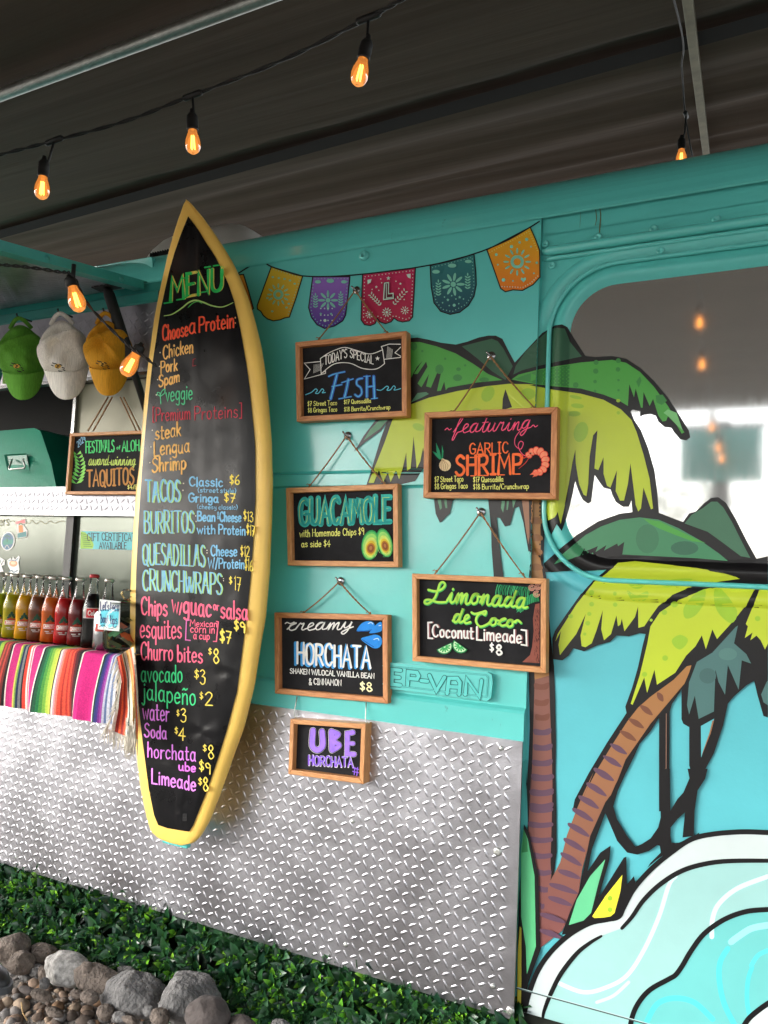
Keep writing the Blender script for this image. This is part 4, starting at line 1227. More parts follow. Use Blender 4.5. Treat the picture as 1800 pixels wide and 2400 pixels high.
def sec(y):
    L, R_ = P(at(EL, y), y, YD + .027), P(at(ER, y), y, YD + .040)
    th = 0.066 * min(1, (0.20 + 0.8 * min(1, (y - ys[0]) / 330) ** .7)) * min(1, .35 + .65 * ((yend - y) / 180) ** .6 if y < yend else .35)
    c = (L + R_) / 2; h = (R_ - L) / 2
    c.y = YD + .033; h.y = 0
    out_ = []
    for k in range(NS):
        a = 2 * math.pi * k / NS
        cx, sx = math.cos(a), math.sin(a)
        q = c + h * math.copysign(abs(cx) ** .62, cx)
        q.y += -th / 2 * math.copysign(abs(sx) ** .62, sx)
        out_.append(q)
    return out_
b0 = len(g.v)
for y in ys: g.v += sec(y)
for i in range(len(ys) - 1):
    for k in range(NS):
        g.face((b0 + i * NS + k, b0 + i * NS + (k + 1) % NS, b0 + (i + 1) * NS + (k + 1) % NS, b0 + (i + 1) * NS + k), sm=True)
g.face([b0 + k for k in range(NS)]); g.face([b0 + (len(ys) - 1) * NS + k for k in range(NS)])
deck = g
g.build('board', MT['yellow'], sb)
sd_ = Surf(deck.bvh(), YD)
g = G()
y0v, y1v = BL[0][1] + .3, BL[-1][1] - .2
nv, nu = 190, 30
def wr(x, y):
    a = noise.noise(Vector((x * .035, y * .008, 1.0))) * .0016
    a += noise.noise(Vector((x * .02, y * .02, 5.0))) * .0012
    a += .0022 * math.exp(-((x - 418 + .03 * (y - 1000)) / 3.2) ** 2)
    a += .0010 * math.exp(-((x - 402 + .02 * (y - 1000)) / 4) ** 2) * (1 + math.sin(y * .03))
    for cx_, cy_, r in ((505, 1655, 16), (395, 1745, 14), (488, 1590, 20), (440, 1580, 22), (500, 1450, 26)):
        d2 = ((x - cx_) ** 2 + (y - cy_) ** 2) / r / r
        a += .0032 * math.exp(-d2) * math.sin(2 + 3 * math.atan2(y - cy_, x - cx_))
    return a
def vg(u, v):
    v2 = v
    y = y0v + (y1v - y0v) * v2
    a, b = at(BL, y), at(BR_, y)
    x = a + (b - a) * u
    e = min(1, min(u, 1 - u) * 9) * min(1, min(v, 1 - v) * 30)
    q = sd_(x, y, .0012)
    q.y -= max(.0004, wr(x, y) + .0022) * e + .0018
    return q
g.grid(vg, nu, nv)
vin = g
vino = g.build('menu_sheet', MT['black_vinyl'], sb)
V = Paint(Surf(vin.bvh(), YD)); V.wk = .88
V.lay = 3.5
CR = (240, 190, 110); RED = (246, 92, 60); LB = (134, 194, 228); YL = (250, 226, 100); LG = (186, 226, 130); PK = (250, 112, 142); GN = (76, 226, 146); VI = (230, 140, 238)
UP = (.0, -1)
def two(f, t, x0, y0, x1, y1, h, c1, w1, c2, w2, off=(3, 2)):
    V.lay = 3
    V.text(f, t, x0 + off[0], y0 + off[1], x1 + off[0], y1 + off[1], h, c2, w2, UP, jit=.15); V.up(1.2)
    V.text(f, t, x0, y0, x1, y1, h, c1, w1, UP, jit=.25); V.lay = 3.5
two('5', 'MENU', 316, 802, 698, 730, 168, (44, 190, 92), 26, (226, 206, 92), 24, (7, -2))
for x, y, dx in ((300, 825, 60), (385, 800, 45), (428, 640, 40), (590, 560, 40), (655, 548, 40), (480, 765, 30), (560, 745, 40)):
    V.line('5', [(x - dx / 2, y), (x + dx / 2, y - dx * .16)], (44, 190, 92), 12)
V.line('5', [(268, 918), (330, 905), (400, 860), (450, 820), (500, 803), (560, 818), (620, 842), (700, 852), (780, 820)], LG, 13, taper=.6); V.up()
V.line('5', [(445, 858), (480, 825), (520, 812), (550, 828)], (90, 200, 96), 8, taper=.5)
two('5', 'Choose', 258, 1100, 445, 1062, 112, RED, 13, (250, 150, 90), 7)
two('5', 'a', 455, 1050, 500, 1042, 130, RED, 13, (250, 150, 90), 7)
two('5', 'Protein', 528, 1040, 785, 1002, 112, RED, 14, (250, 150, 90), 7)
V.text('5', ':', 792, 985, 800, 984, 80, (250, 170, 110), 9, UP)
def bul(f, x, y, c=(230, 220, 200), r=5): V.ell(f, x, y, r, r, c, 0, 8)
for t, x0, y0, x1, y1, h in (('Chicken', 262, 1238, 482, 1188, 100), ('Pork', 245, 1345, 366, 1318, 88), ('Spam', 232, 1445, 382, 1405, 86), ('steak', 205, 1835, 392, 1808, 104), ('Lengua', 195, 1955, 455, 1925, 106), ('Shrimp', 182, 2075, 430, 2050, 104)):
    V.text('5', t, x0, y0, x1, y1, h, CR, 12, UP, jit=.8)
for x, y in ((240, 1190), (236, 1292), (222, 1390), (182, 1765), (172, 1888), (164, 2005), (212, 1503)): bul('5', x, y)
V.text('5', 'veggie', 283, 1550, 478, 1535, 112, (92, 206, 150), 10, UP)
V.line('5', [(245, 1570), (243, 1530), (240, 1512)], (92, 206, 150), 7)
V.line('5', [(240, 1512), (220, 1500), (222, 1485), (238, 1490), (240, 1512), (250, 1480), (274, 1460), (272, 1490), (242, 1514)], (92, 206, 150), 7)
V.text('5', '[Premium', 185, 1700, 462, 1685, 98, (204, 66, 82), 8, UP); V.text('5', 'Proteins]', 495, 1690, 845, 1668, 98, (196, 60, 78), 8, UP)
V.line('5', [(500, 1235), (485, 1240), (482, 1290), (505, 1285)], (160, 50, 60), 5, sm=0)
two('6', 'TACOS', 172, 518, 505, 522, 205, LB, 19, LG, 15, (12, 3))
bul('6', 541, 345, r=7); bul('6', 536, 412, r=7)
V.text('6', 'Classic', 598, 370, 922, 375, 88, LB, 16, UP, jit=.4); V.text('6', '$6', 992, 352, 1085, 358, 92, YL, 13, UP)
V.text('6', '(street', 682, 430, 880, 434, 46, LB, 8, UP); V.text('6', 'style)', 900, 434, 1052, 437, 46, LB, 8, UP)
V.text('6', 'Gringa', 592, 522, 878, 530, 84, LB, 17, UP, jit=.4); V.text('6', '$7', 938, 520, 1046, 530, 84, YL, 14, UP)
V.text('6', '(cheesy classic)', 676, 592, 1066, 598, 44, LB, 7, UP)
two('6', 'BURRITOS', 158, 828, 640, 824, 212, LB, 14, LG, 12, (10, 2)); bul('6', 660, 660, r=7); bul('6', 664, 715, r=7)
V.text('6', 'Bean', 678, 708, 848, 712, 92, LB, 17, UP); V.text('6', '&', 868, 690, 890, 690, 70, LB, 8, UP); V.text('6', 'Cheese', 895, 714, 1100, 718, 92, LB, 17, UP); V.text('6', '$13', 1125, 700, 1216, 722, 96, YL, 10, UP)
V.text('6', 'with', 675, 832, 850, 836, 86, LB, 15, UP); V.text('6', 'Protein', 884, 836, 1142, 848, 94, LB, 15, UP); V.text('6', '$17', 1155, 838, 1232, 866, 100, YL, 10, UP)
two('6', 'QUESADILLAS', 142, 1132, 748, 1148, 205, LB, 13, LG, 11, (10, 2)); bul('6', 770, 995, r=6); bul('6', 770, 1020, r=6)
V.text('6', 'Cheese', 808, 1048, 1060, 1052, 100, LB, 16, UP); V.text('6', '$12', 1096, 1046, 1182, 1058, 98, YL, 10, UP)
V.text('6', 'W/Protein', 782, 1168, 1132, 1172, 98, LB, 14, UP); V.text('6', '$16', 1138, 1180, 1212, 1198, 112, YL, 10, UP)
two('6', 'CRUNCHWRAPS', 142, 1382, 912, 1418, 205, LB, 13, LG, 12, (10, 2)); bul('6', 930, 1270, r=5); bul('6', 930, 1290, r=5)
V.text('6', '$', 985, 1320, 1012, 1322, 70, YL, 10, UP); V.text('6', '17', 1034, 1380, 1098, 1390, 132, YL, 10, UP)
V.text('6', 'Chips', 132, 1622, 382, 1628, 172, PK, 18, UP, jit=.4); V.text('6', 'W/', 432, 1585, 525, 1620, 110, PK, 16, UP); V.text('6', 'guac', 542, 1612, 810, 1640, 190, PK, 22, UP); V.text('6', 'or', 832, 1572, 884, 1580, 80, PK, 15, UP); V.text('6', 'salsa', 904, 1655, 1160, 1668, 170, PK, 20, UP)
V.text('6', 'esquites', 122, 1845, 522, 1850, 190, PK, 16, UP)
V.line('6', [(600, 1672), (570, 1678), (562, 1865), (608, 1870)], (220, 110, 180), 12, sm=0); V.line('6', [(862, 1685), (880, 1690), (862, 1880), (832, 1880)], PK, 12, sm=0)
V.text('6', 'Mexican', 606, 1732, 868, 1740, 62, PK, 10, UP); V.text('6', 'corn in', 610, 1792, 845, 1802, 78, PK, 10, UP); V.text('6', 'a cup', 640, 1855, 795, 1865, 72, PK, 10, UP)
V.text('6', '$9', 1035, 1768, 1140, 1800, 98, YL, 15, UP); V.text('6', '$7', 898, 1882, 1006, 1905, 118, YL, 16, UP)
V.text('7', 'Churro', 130, 192, 438, 198, 168, PK, 17, UP); V.text('7', 'bites', 484, 205, 726, 222, 158, PK, 17, UP); V.text('7', '$', 784, 140, 815, 142, 62, YL, 9, UP); V.text('7', '8', 832, 222, 886, 226, 138, YL, 13, UP)
V.text('7', 'avocado', 132, 402, 530, 414, 168, GN, 15, UP); V.text('7', '$', 648, 372, 690, 376, 88, YL, 10, UP); V.text('7', '3', 704, 430, 752, 436, 140, YL, 12, UP)
V.text('7', 'jalapeño', 140, 578, 660, 636, 178, GN, 15, UP); V.text('7', '$', 700, 572, 732, 576, 68, YL, 9, UP); V.text('7', '2', 752, 632, 824, 636, 126, YL, 13, UP)
V.text('7', 'water', 148, 768, 402, 795, 166, VI, 15, UP); V.text('7', '$', 476, 736, 502, 740, 60, YL, 9, UP); V.text('7', '3', 516, 798, 566, 802, 130, YL, 12, UP)
V.text('7', 'Soda', 165, 942, 376, 965, 128, VI, 16, UP); V.text('7', '$', 458, 908, 488, 912, 62, YL, 9, UP); V.text('7', '4', 500, 966, 560, 975, 118, YL, 14, UP)
V.text('7', 'horchata', 195, 1138, 660, 1175, 142, VI, 15, UP); V.text('7', '$', 732, 1080, 766, 1084, 66, YL, 9, UP); V.text('7', '8', 782, 1150, 836, 1156, 132, YL, 13, UP)
V.text('7', 'ube', 498, 1262, 660, 1280, 84, (240, 130, 240), 16, UP); V.text('7', '$9', 696, 1266, 806, 1304, 100, YL, 12, UP)
V.text('7', 'Limeade', 236, 1388, 662, 1465, 140, VI, 17, UP); V.text('7', '$', 688, 1406, 722, 1412, 70, YL, 9, UP); V.text('7', '8', 734, 1462, 780, 1466, 130, YL, 13, UP)
V.build('menu_lettering', MT['chalk'], vino)
# leash plug near the tail
V2 = Paint(Surf(vin.bvh(), YD)); V2.lay = 7
V2.poly('7', [(538, 1688), (572, 1686), (572, 1752), (536, 1754)], (6, 6, 6))
V2.line('7', [(538, 1690), (572, 1688), (572, 1752), (536, 1754), (538, 1690)], (40, 40, 42), 5, sm=0)
V2.line('7', [(545, 1722), (566, 1722)], (60, 60, 62), 6)
V2.build('leash_plug', MT['plain'], sb)
q = P(385, 1822, YD + .05)
g = G(); g.box((q.x - .05, YD + .035, q.z - .004), (q.x + .045, YD + .055, q.z + .03)); g.build('tail_block', MT['teal'], sb, bevel=.004)
# brackets fixing the board to the wall
for yy in (760, 1560):
    g = G(); q = P(430, yy, -.05); g.box((q.x - .04, -.09, q.z - .02), (q.x + .04, -.005, q.z + .02)); g.build('bracket', MT['steel'], sb)

# ------------------------------------------------------------------ hanging chalkboard signs
def bil(q, u, v):      # q = TL TR BR BL
    return q[0].lerp(q[1], u).lerp(q[3].lerp(q[2], u), v)
def sign(label, f, corners, bar, depth, recess, nail, ends, wood=('wood_h', 'wood_v'), hook=True):
    fy = -(depth + .006)
    q = [Pf(f, x, y, fy) for x, y in corners]
    wd, ht = (q[1] - q[0]).length, (q[3] - q[0]).length
    wv = len(label) % 3; wood = ('wood_h%d' % wv, 'wood_v%d' % wv)
    root = thing('chalkboard_sign', (q[3] + q[2]) / 2, label, 'sign', 'framed chalkboard signs hung on the van')
    inner = [bil(q, bar / wd, bar / ht), bil(q, 1 - bar / wd, bar / ht), bil(q, 1 - bar / wd, 1 - bar / ht), bil(q, bar / wd, 1 - bar / ht)]
    off = Vector((0, depth, 0))
    fr = thing('frame', q[3], None, None); fr.parent = root; fr.matrix_parent_inverse = root.matrix_world.inverted()
    for k in range(4):
        j = (k + 1) % 4
        g = G(); g.hexa([q[k], q[j], inner[j], inner[k], q[k] + off, q[j] + off, inner[j] + off, inner[k] + off])
        g.build('frame_bar', MT[wood[k % 2]], fr, bevel=.0016)
    g = G()
    ro = Vector((0, recess, 0)); e = .002
    i2 = [p + ro for p in inner]
    g.poly(i2); pn_ = g.build('panel', MT['slate'], root)
    # twine over its hook
    if nail:
        nq = Pf(f, nail[0], nail[1], -.012)
        hk = G()
        hk.lathe([(.0125, 0), (.0125, .002), (.010, .004), (.0, .004)], 16, Matrix.Translation(Pf(f, nail[0] + 4, nail[1] - 2, -.001)) @ RX)
        hk.tube([nq + Vector((0, .012, 0)), nq + Vector((0, -.006, 0)), nq + Vector((-.004, -.010, .006)), nq + Vector((-.010, -.010, .012))], .0028, 6)
        hk.build('eyelet', MT['alu'], root)
        rnd = random.Random(label)
        for e in ends:
            ep = Pf(f, e[0], e[1], fy + depth * .5)
            ep.z -= .006
            g = G()
            for s_ in (-1, 1):
                path = []
                for i in range(13):
                    t = i / 12
                    p = (nq + Vector((0, -.004, 0))).lerp(ep, t)
                    p.z -= .004 * math.sin(math.pi * t)
                    an = t * 40
                    p += Vector((math.cos(an), math.sin(an), math.sin(an + 1))) * .0009 * s_
                    path.append(p)
                g.tube(path, .0019, 6)
            kn = ep.lerp(nq, .07 if rnd.random() < .5 else .02)
            g.lathe([(0, -.004), (.0035, -.002), (.004, .001), (.002, .004), (0, .005)], 8, Matrix.Translation(kn))
            g.tube([kn, kn + Vector((-.006, -.004, .004)), kn + Vector((-.010, -.004, .001))], .0013, 5)
            g.build('twine', MT['twine'], root)
    return root, pn_, Paint(Surf(None, fy + recess))
WH = (236, 236, 230); LY = (238, 240, 130); CY = (110, 206, 230); BLU = (62, 110, 200); OR = (244, 116, 62)

r, pn1, p_ = sign('framed chalkboard reading Today\'s Special Fish, hung under the printed bunting', 'a', [(295, 632), (880, 572), (882, 1020), (302, 1050)], .0158, .030, .018, (614, 362), ((408, 622), (793, 588)))
f = 'a'
p_.poly(f, [(428, 718), (470, 690), (520, 668), (560, 660), (620, 676), (690, 694), (755, 672), (765, 745), (720, 773), (650, 770), (580, 742), (500, 747), (432, 798)], (24, 24, 26))
for q in ([(428, 718), (470, 690), (520, 668), (560, 660), (620, 676), (690, 694), (755, 672)], [(432, 798), (500, 747), (580, 742), (650, 770), (720, 773), (765, 745)]): p_.line(f, q, WH, 4.2)
for q in ([(428, 718), (432, 798)], [(755, 672), (765, 745)], [(426, 734), (343, 742), (374, 776), (343, 826), (455, 796), (455, 780)], [(748, 655), (790, 642), (848, 643)], [(850, 658), (820, 688), (850, 706)], [(748, 655), (755, 672)], [(765, 722), (850, 712)], [(432, 798), (455, 782)]): p_.line(f, q, WH, 4.2, sm=0)
for i in range(8):
    x = 392 + i * 5; p_.line(f, [(x, 795 - i * 2), (x + 3 + i * 2, 750 - i)], WH, 1.5, sm=0)
for i in range(6):
    x = 776 + i * 5; p_.line(f, [(x, 716), (x + 6, 655 + i * 3)], WH, 1.5, sm=0)
p_.up()
p_.text(f, "TODAY'S", 450, 752, 568, 710, 46, WH, 4.6, (.0, -1)); p_.text(f, 'SPECIAL', 584, 712, 706, 748, 42, WH, 4.6, (.0, -1))
p_.poly(f, [(728 + (13 if i % 2 == 0 else 5.5) * math.sin(math.pi * i / 5), 718 - (13 if i % 2 == 0 else 5.5) * math.cos(math.pi * i / 5)) for i in range(10)], WH)
for (c1, w, dx) in ((BLU, 17, 0), (CY, 4.5, -3)):
    p_.line(f, [(472, 812), (500, 800), (555, 788)], c1, w * .6); p_.line(f, [(515, 802), (500, 860), (482, 930)], c1, w); p_.line(f, [(490, 865), (540, 855)], c1, w * .6)
    p_.line(f, [(575, 828), (565, 880), (555, 920)], c1, w); p_.line(f, [(540, 845), (600, 825)], c1, w * .5); p_.line(f, [(525, 930), (590, 918)], c1, w * .5)
    p_.line(f, [(648, 822), (622, 830), (620, 855), (640, 872), (645, 900), (628, 918), (610, 908)], c1, w * .8)
    p_.line(f, [(672, 812), (672, 920)], c1, w); p_.line(f, [(708, 812), (712, 925)], c1, w); p_.line(f, [(672, 868), (712, 862)], c1, w * .7)
    p_.line(f, [(655, 812), (690, 810)], c1, w * .4); p_.line(f, [(695, 930), (728, 926)], c1, w * .4)
    p_.up(2)
for q in ([(350, 908), (380, 896), (402, 878), (412, 886), (402, 900), (418, 900), (436, 878), (446, 886), (438, 898), (454, 896)], [(725, 882), (748, 884), (775, 864), (786, 870), (778, 884), (796, 882), (812, 862), (822, 870), (816, 884), (850, 876)]): p_.line(f, q, CY, 4.2)
p_.text(f, '$7 Street Taco', 361, 968, 515, 962, 24, LY, 3, (0, -1)); p_.text(f, '$17 Quesadilla', 552, 958, 693, 950, 22, LY, 3, (0, -1))
p_.text(f, '$8 Gringas Taco', 363, 1002, 515, 996, 24, LY, 3, (0, -1)); p_.text(f, '$18 Burrito/Crunchwrap', 553, 997, 795, 984, 23, LY, 3, (0, -1))
p_.build('lettering', MT['chalk'], pn1)

r, pn2, p_ = sign('framed chalkboard with avocado drawing advertising guacamole with chips', 'b', [(70, 577), (692, 553), (696, 1018), (80, 1008)], .0155, .028, .017, (412, 290), ((190, 572), (635, 560)))
f = 'b'
p_.text(f, 'GUACAMOLE', 150, 782, 650, 766, 140, (60, 180, 170), 30, (0, -1), jit=.15); p_.up(3)
p_.text(f, 'GUACAMOLE', 145, 780, 645, 764, 134, (186, 224, 120), 4, (0, -1)); p_.up(2)
p_.text(f, 'GUACAMOLE', 153, 783, 655, 768, 130, (42, 156, 150), 14, (0, -1), jit=.2)
p_.text(f, 'with Homemade', 148, 850, 372, 842, 40, LY, 4.2, (0, -1)); p_.text(f, 'Chips $9', 388, 842, 505, 836, 38, LY, 4.2, (0, -1)); p_.text(f, 'as side $4', 158, 905, 318, 903, 36, LY, 4.2, (0, -1))
for cx, cy, ro, k in ((541, 895, .12, 1), (620, 882, -.25, .98)):
    for rx, ry, dy, c in ((50, 84, 0, (46, 150, 84)), (46, 78, 2, (88, 188, 96)), (42, 70, 5, (150, 212, 110)), (34, 56, 12, (206, 222, 110)), (28, 42, 16, (216, 190, 60)), (23, 30, 18, (180, 120, 44)), (17, 22, 18, (140, 84, 48)), (8, 12, 16, (176, 118, 70))):
        if cx > 600: rx *= .86
        p_.ell(f, cx + dy * .1, cy + dy, rx * k, ry * k, c, ro, 20); p_.up()
    for i in range(9):
        a = .3 * i
        p_.line(f, [(cx + (30 + i % 3 * 5) * math.cos(a + t) * k, cy + 8 + (56 + i % 3 * 8) * math.sin(a + t) * k) for t in (0, .15, .3)], (60, 164, 90) if i % 2 else (190, 224, 130), 2)
p_.build('lettering', MT['chalk'], pn2)

r, pn3, p_ = sign('larger framed chalkboard featuring garlic shrimp, with pink script and a shrimp drawing', 'b', [(840, 157), (1580, 126), (1572, 640), (833, 632)], .0158, .030, .018, (1209, -153), ((1000, 150), (1460, 128)))
PKS = (244, 92, 130)
p_.text(f, 'featuring', 1000, 276, 1430, 250, 82, PKS, 5.5, (.0, -1), font=CURS, slant=.22, jit=.2)
p_.line(f, [(1370, 262), (1345, 300), (1345, 340), (1375, 362), (1390, 330), (1375, 318), (1362, 340), (1372, 372), (1392, 395), (1412, 400)], PKS, 4.2)
p_.line(f, [(955, 255), (968, 245), (978, 255), (990, 248)], PKS, 4.5); p_.line(f, [(1432, 240), (1446, 228), (1456, 238), (1470, 230)], PKS, 4.5)
p_.text(f, 'GARLIC', 1092, 390, 1305, 383, 60, OR, 7.5, (0, -1), jit=.3)
p_.text(f, 'SHRIMP', 1016, 508, 1380, 496, 106, OR, 15, (0, -1), jit=.3)
for x0, x1, y in ((1095, 1120, 408), (1135, 1160, 404), (1098, 1122, 510), (1138, 1162, 508), (1170, 1195, 508), (1338, 1372, 500), (1262, 1285, 505)): p_.line(f, [(x0, y), (x1, y)], OR, 6, sm=0)
p_.text(f, '$7 Street Taco', 898, 545, 1056, 541, 30, LY, 3.6, (0, -1)); p_.text(f, '$17 Quesadilla', 1112, 546, 1278, 542, 29, LY, 3.6, (0, -1))
p_.text(f, '$8 Gringas Taco', 898, 584, 1080, 579, 31, LY, 3.6, (0, -1)); p_.text(f, '$18 Burrito/Crunchwrap', 1112, 586, 1420, 582, 30, LY, 3.6, (0, -1))
for q in ([(935, 418), (925, 370), (905, 325), (908, 375), (925, 418)], [(930, 418), (910, 385), (884, 372), (900, 395), (925, 420)], [(935, 418), (938, 375), (938, 338), (946, 375), (942, 418)]): p_.poly(f, q, (46, 150, 104))
p_.ell(f, 955, 452, 33, 32, (228, 204, 160)); p_.poly(f, [(928, 440), (938, 414), (946, 414), (975, 435)], (228, 204, 160)); p_.up()
for dx in (-22, -10, 3, 16): p_.line(f, [(940 + dx * .2, 420), (955 + dx, 450), (952 + dx * .7, 480)], (150, 110, 70), 2.2)
SH = [(1405, 400), (1425, 375), (1460, 362), (1498, 375), (1522, 410), (1525, 450), (1505, 488), (1470, 505), (1440, 500)]
for i in range(10):
    a = -2.5 + i * .46
    cx, cy, rr = 1462 + 52 * math.cos(a), 432 + 62 * math.sin(a), 26 - abs(i - 4) * 1.2
    p_.ell(f, cx, cy, rr, rr * .85, (232, 70, 58), a, 12); p_.up(); p_.ell(f, cx, cy, rr - 4, rr * .85 - 4, (244, 150, 116), a, 12); p_.up()
p_.poly(f, [(1440, 492), (1425, 505), (1455, 502), (1440, 518), (1475, 506), (1490, 490), (1460, 484)], (240, 120, 90))
p_.line(f, [(1420, 395), (1392, 412), (1385, 395), (1370, 420)], (232, 70, 58), 3.5); p_.line(f, [(1425, 405), (1400, 440), (1365, 470)], (232, 70, 58), 2.5)
p_.ell(f, 1430, 385, 4, 4, K)
p_.build('lettering', MT['chalk'], pn3)

r, pn4, p_ = sign('framed chalkboard with blue droplets advertising creamy horchata, a small box sign hanging below it', 'c', [(52, 312), (663, 325), (666, 805), (55, 750)], .0155, .028, .017, (408, 146), ((208, 305), (582, 318)))
f = 'c'
p_.text(f, 'creamy', 120, 408, 475, 402, 66, WH, 7, (0, -1), font=CURS, slant=.2); p_.line(f, [(112, 372), (122, 366), (140, 372), (160, 364)], WH, 6)
p_.text(f, 'HORCHATA', 166, 596, 566, 616, 116, (70, 160, 226), 17, (0, -1), jit=.2); p_.up(3)
p_.text(f, 'HORCHATA', 176, 590, 572, 612, 114, WH, 12, (0, -1), jit=.3)
p_.text(f, 'SHAKEN W/LOCAL VANILLA BEAN', 138, 640, 592, 668, 27, WH, 4.6, (0, -1)); p_.text(f, '&', 240, 704, 254, 704, 36, WH, 4, (0, -1)); p_.text(f, 'CINNAMON', 266, 700, 414, 708, 32, WH, 4.6, (0, -1)); p_.text(f, '$8', 516, 730, 580, 742, 46, (250, 244, 190), 7, (0, -1))
BD = (44, 140, 226)
for q in ([(497, 412), (520, 375), (550, 360), (580, 362), (594, 378), (590, 398), (565, 412), (530, 414)], [(565, 422), (590, 390), (615, 368), (632, 366), (633, 408), (610, 420), (585, 424)], [(520, 455), (560, 440), (600, 432), (628, 445), (634, 475), (620, 500), (592, 506), (560, 488)]): p_.poly(f, q, BD, sm=3)
p_.up()
for q in ([(560, 372), (575, 366), (585, 374)], [(618, 384), (628, 382)], [(590, 458), (610, 452), (618, 462)]): p_.line(f, q, (200, 230, 250), 4)
for q in ([(500, 412), (540, 412), (578, 406)], [(528, 458), (560, 480), (590, 498)]): p_.line(f, q, (24, 86, 180), 4)
p_.build('lettering', MT['chalk'], pn4)

r, pn5, p_ = sign('framed chalkboard with palm drawing and lime slices advertising Limonada de Coco', 'e', [(270, 390), (1578, 440), (1574, 1362), (275, 1242)], .0145, .030, .018, (942, -203), ((480, 392), (1385, 425)))
f = 'e'
LM, LM2 = (176, 230, 90), (70, 186, 96)
TRK = (134, 78, 66)
p_.poly(f, [(1345, 1252), (1420, 1182), (1440, 1100), (1455, 950), (1448, 830), (1470, 690), (1512, 680), (1512, 1262)], TRK)
p_.up()
rnd = random.Random(3)
for i in range(60):
    x, y = rnd.uniform(1462, 1508), rnd.uniform(720, 1240)
    p_.line(f, [(x, y), (x + 4, y + 18)], (70, 40, 36), 4, sm=0)
for i in range(26):
    x = 1085 + i * 13
    p_.line(f, [(x + 20, 498 + i * 1.2), (x + 4, 540 + rnd.uniform(0, 30)), (x + rnd.uniform(-12, 10), 590 + rnd.uniform(0, 50))], rnd.choice([(40, 150, 92), (70, 186, 122), (30, 120, 84)]), 6)
for i in range(24):
    t = i / 24
    x, y = 1300 + 200 * t, 690 - 110 * math.sin(t * 1.6)
    p_.line(f, [(x, y), (x + 6, y + 40), (x - 10 + 25 * t, y + 80)], rnd.choice([(40, 150, 92), (70, 186, 122), (30, 120, 84)]), 6)
for i in range(6): p_.line(f, [(1290 + i * 14, 715), (1290 + i * 12, 770 - 8 * abs(i - 3))], (70, 186, 122), 6)
for x, y in ((1436, 528), (1482, 590), (1494, 520)):
    for rr in (30, 20, 10): p_.line(f, [(x + rr * math.cos(a / 2), y + rr * math.sin(a / 2)) for a in range(12)], (206, 150, 130), 6)
p_.up(2)
Lp = [(430, 548), (500, 562), (560, 542), (592, 500), (572, 472), (542, 492), (520, 560), (490, 630), (432, 680), (394, 676), (402, 650), (445, 645), (520, 668), (600, 668)]
Cp = [(850, 768), (885, 782), (950, 766), (988, 756), (980, 790), (945, 775), (905, 805), (895, 860), (935, 905), (1000, 885), (1040, 850)]
for c, w, dx, dy in ((LM2, 24, 6, 8), (LM, 20, 0, 0)):
    p_.line(f, [(x + dx, y + dy) for x, y in Lp], c, w); p_.line(f, [(x + dx, y + dy) for x, y in Cp], c, w)
    p_.text(f, 'imonada', 610 + dx, 668 + dy, 1390 + dx, 728 + dy, 170, c, w, (0, -1), font=CURS, slant=.15)
    p_.text(f, 'de', 665 + dx, 862 + dy, 835 + dx, 872 + dy, 135, c, w, (0, -1), font=CURS, slant=.15)
    p_.text(f, 'oco', 1020 + dx, 888 + dy, 1270 + dx, 910 + dy, 120, c, w, (0, -1), font=CURS, slant=.1)
    p_.line(f, [(1265 + dx, 860 + dy), (1300 + dx, 845 + dy), (1330 + dx, 868 + dy)], c, w)
    p_.up(3)
BRN = (150, 96, 96)
for c, w, dx in ((BRN, 16, 12), (WH, 16, 0)):
    p_.text(f, 'Coconut', 470 + dx, 1005, 865 + dx, 1025, 120, c, w, (0, -1)); p_.text(f, 'Limeade', 900 + dx, 1032, 1335 + dx, 1065, 125, c, w, (0, -1))
    p_.line(f, [(465 + dx, 865), (428 + dx, 868), (430 + dx, 1018), (470 + dx, 1022)], c, w, sm=0); p_.line(f, [(1335 + dx, 938), (1382 + dx, 945), (1386 + dx, 1090), (1335 + dx, 1082)], c, w, sm=0)
    p_.up(3)
p_.text(f, '$', 1028, 1145, 1065, 1150, 78, WH, 13, (0, -1)); p_.text(f, '8', 1090, 1178, 1145, 1182, 95, WH, 18, (0, -1))
for cx, cy, a0, ro in ((655, 1062, 0, -.45), (682, 1040, 0, .62)):
    cs, sn = math.cos(ro), math.sin(ro)
    def T_(u, v): return (cx + u * cs - v * sn, cy + u * sn + v * cs)
    sgn = -1 if ro < 0 else 1
    pts = [T_(sgn * (78 + 80 * math.cos(a)), 80 * math.sin(a) ) for a in [math.pi * i / 14 for i in range(15)]]
    p_.poly(f, pts, (40, 150, 84)); p_.up(2)
    pts = [T_(sgn * (78 + 68 * math.cos(a)), 6 + 62 * math.sin(a)) for a in [math.pi * i / 14 for i in range(15)]]
    p_.poly(f, pts, (212, 236, 200)); p_.up(2)
    for i in range(6):
        a = math.pi * (i + .5) / 6
        p_.line(f, [T_(sgn * (78 + 16 * math.cos(a)), 8 + 16 * math.sin(a)), T_(sgn * (78 + 52 * math.cos(a)), 8 + 48 * math.sin(a))], (70, 176, 96), 15, sm=0)
p_.build('lettering', MT['chalk'], pn5)

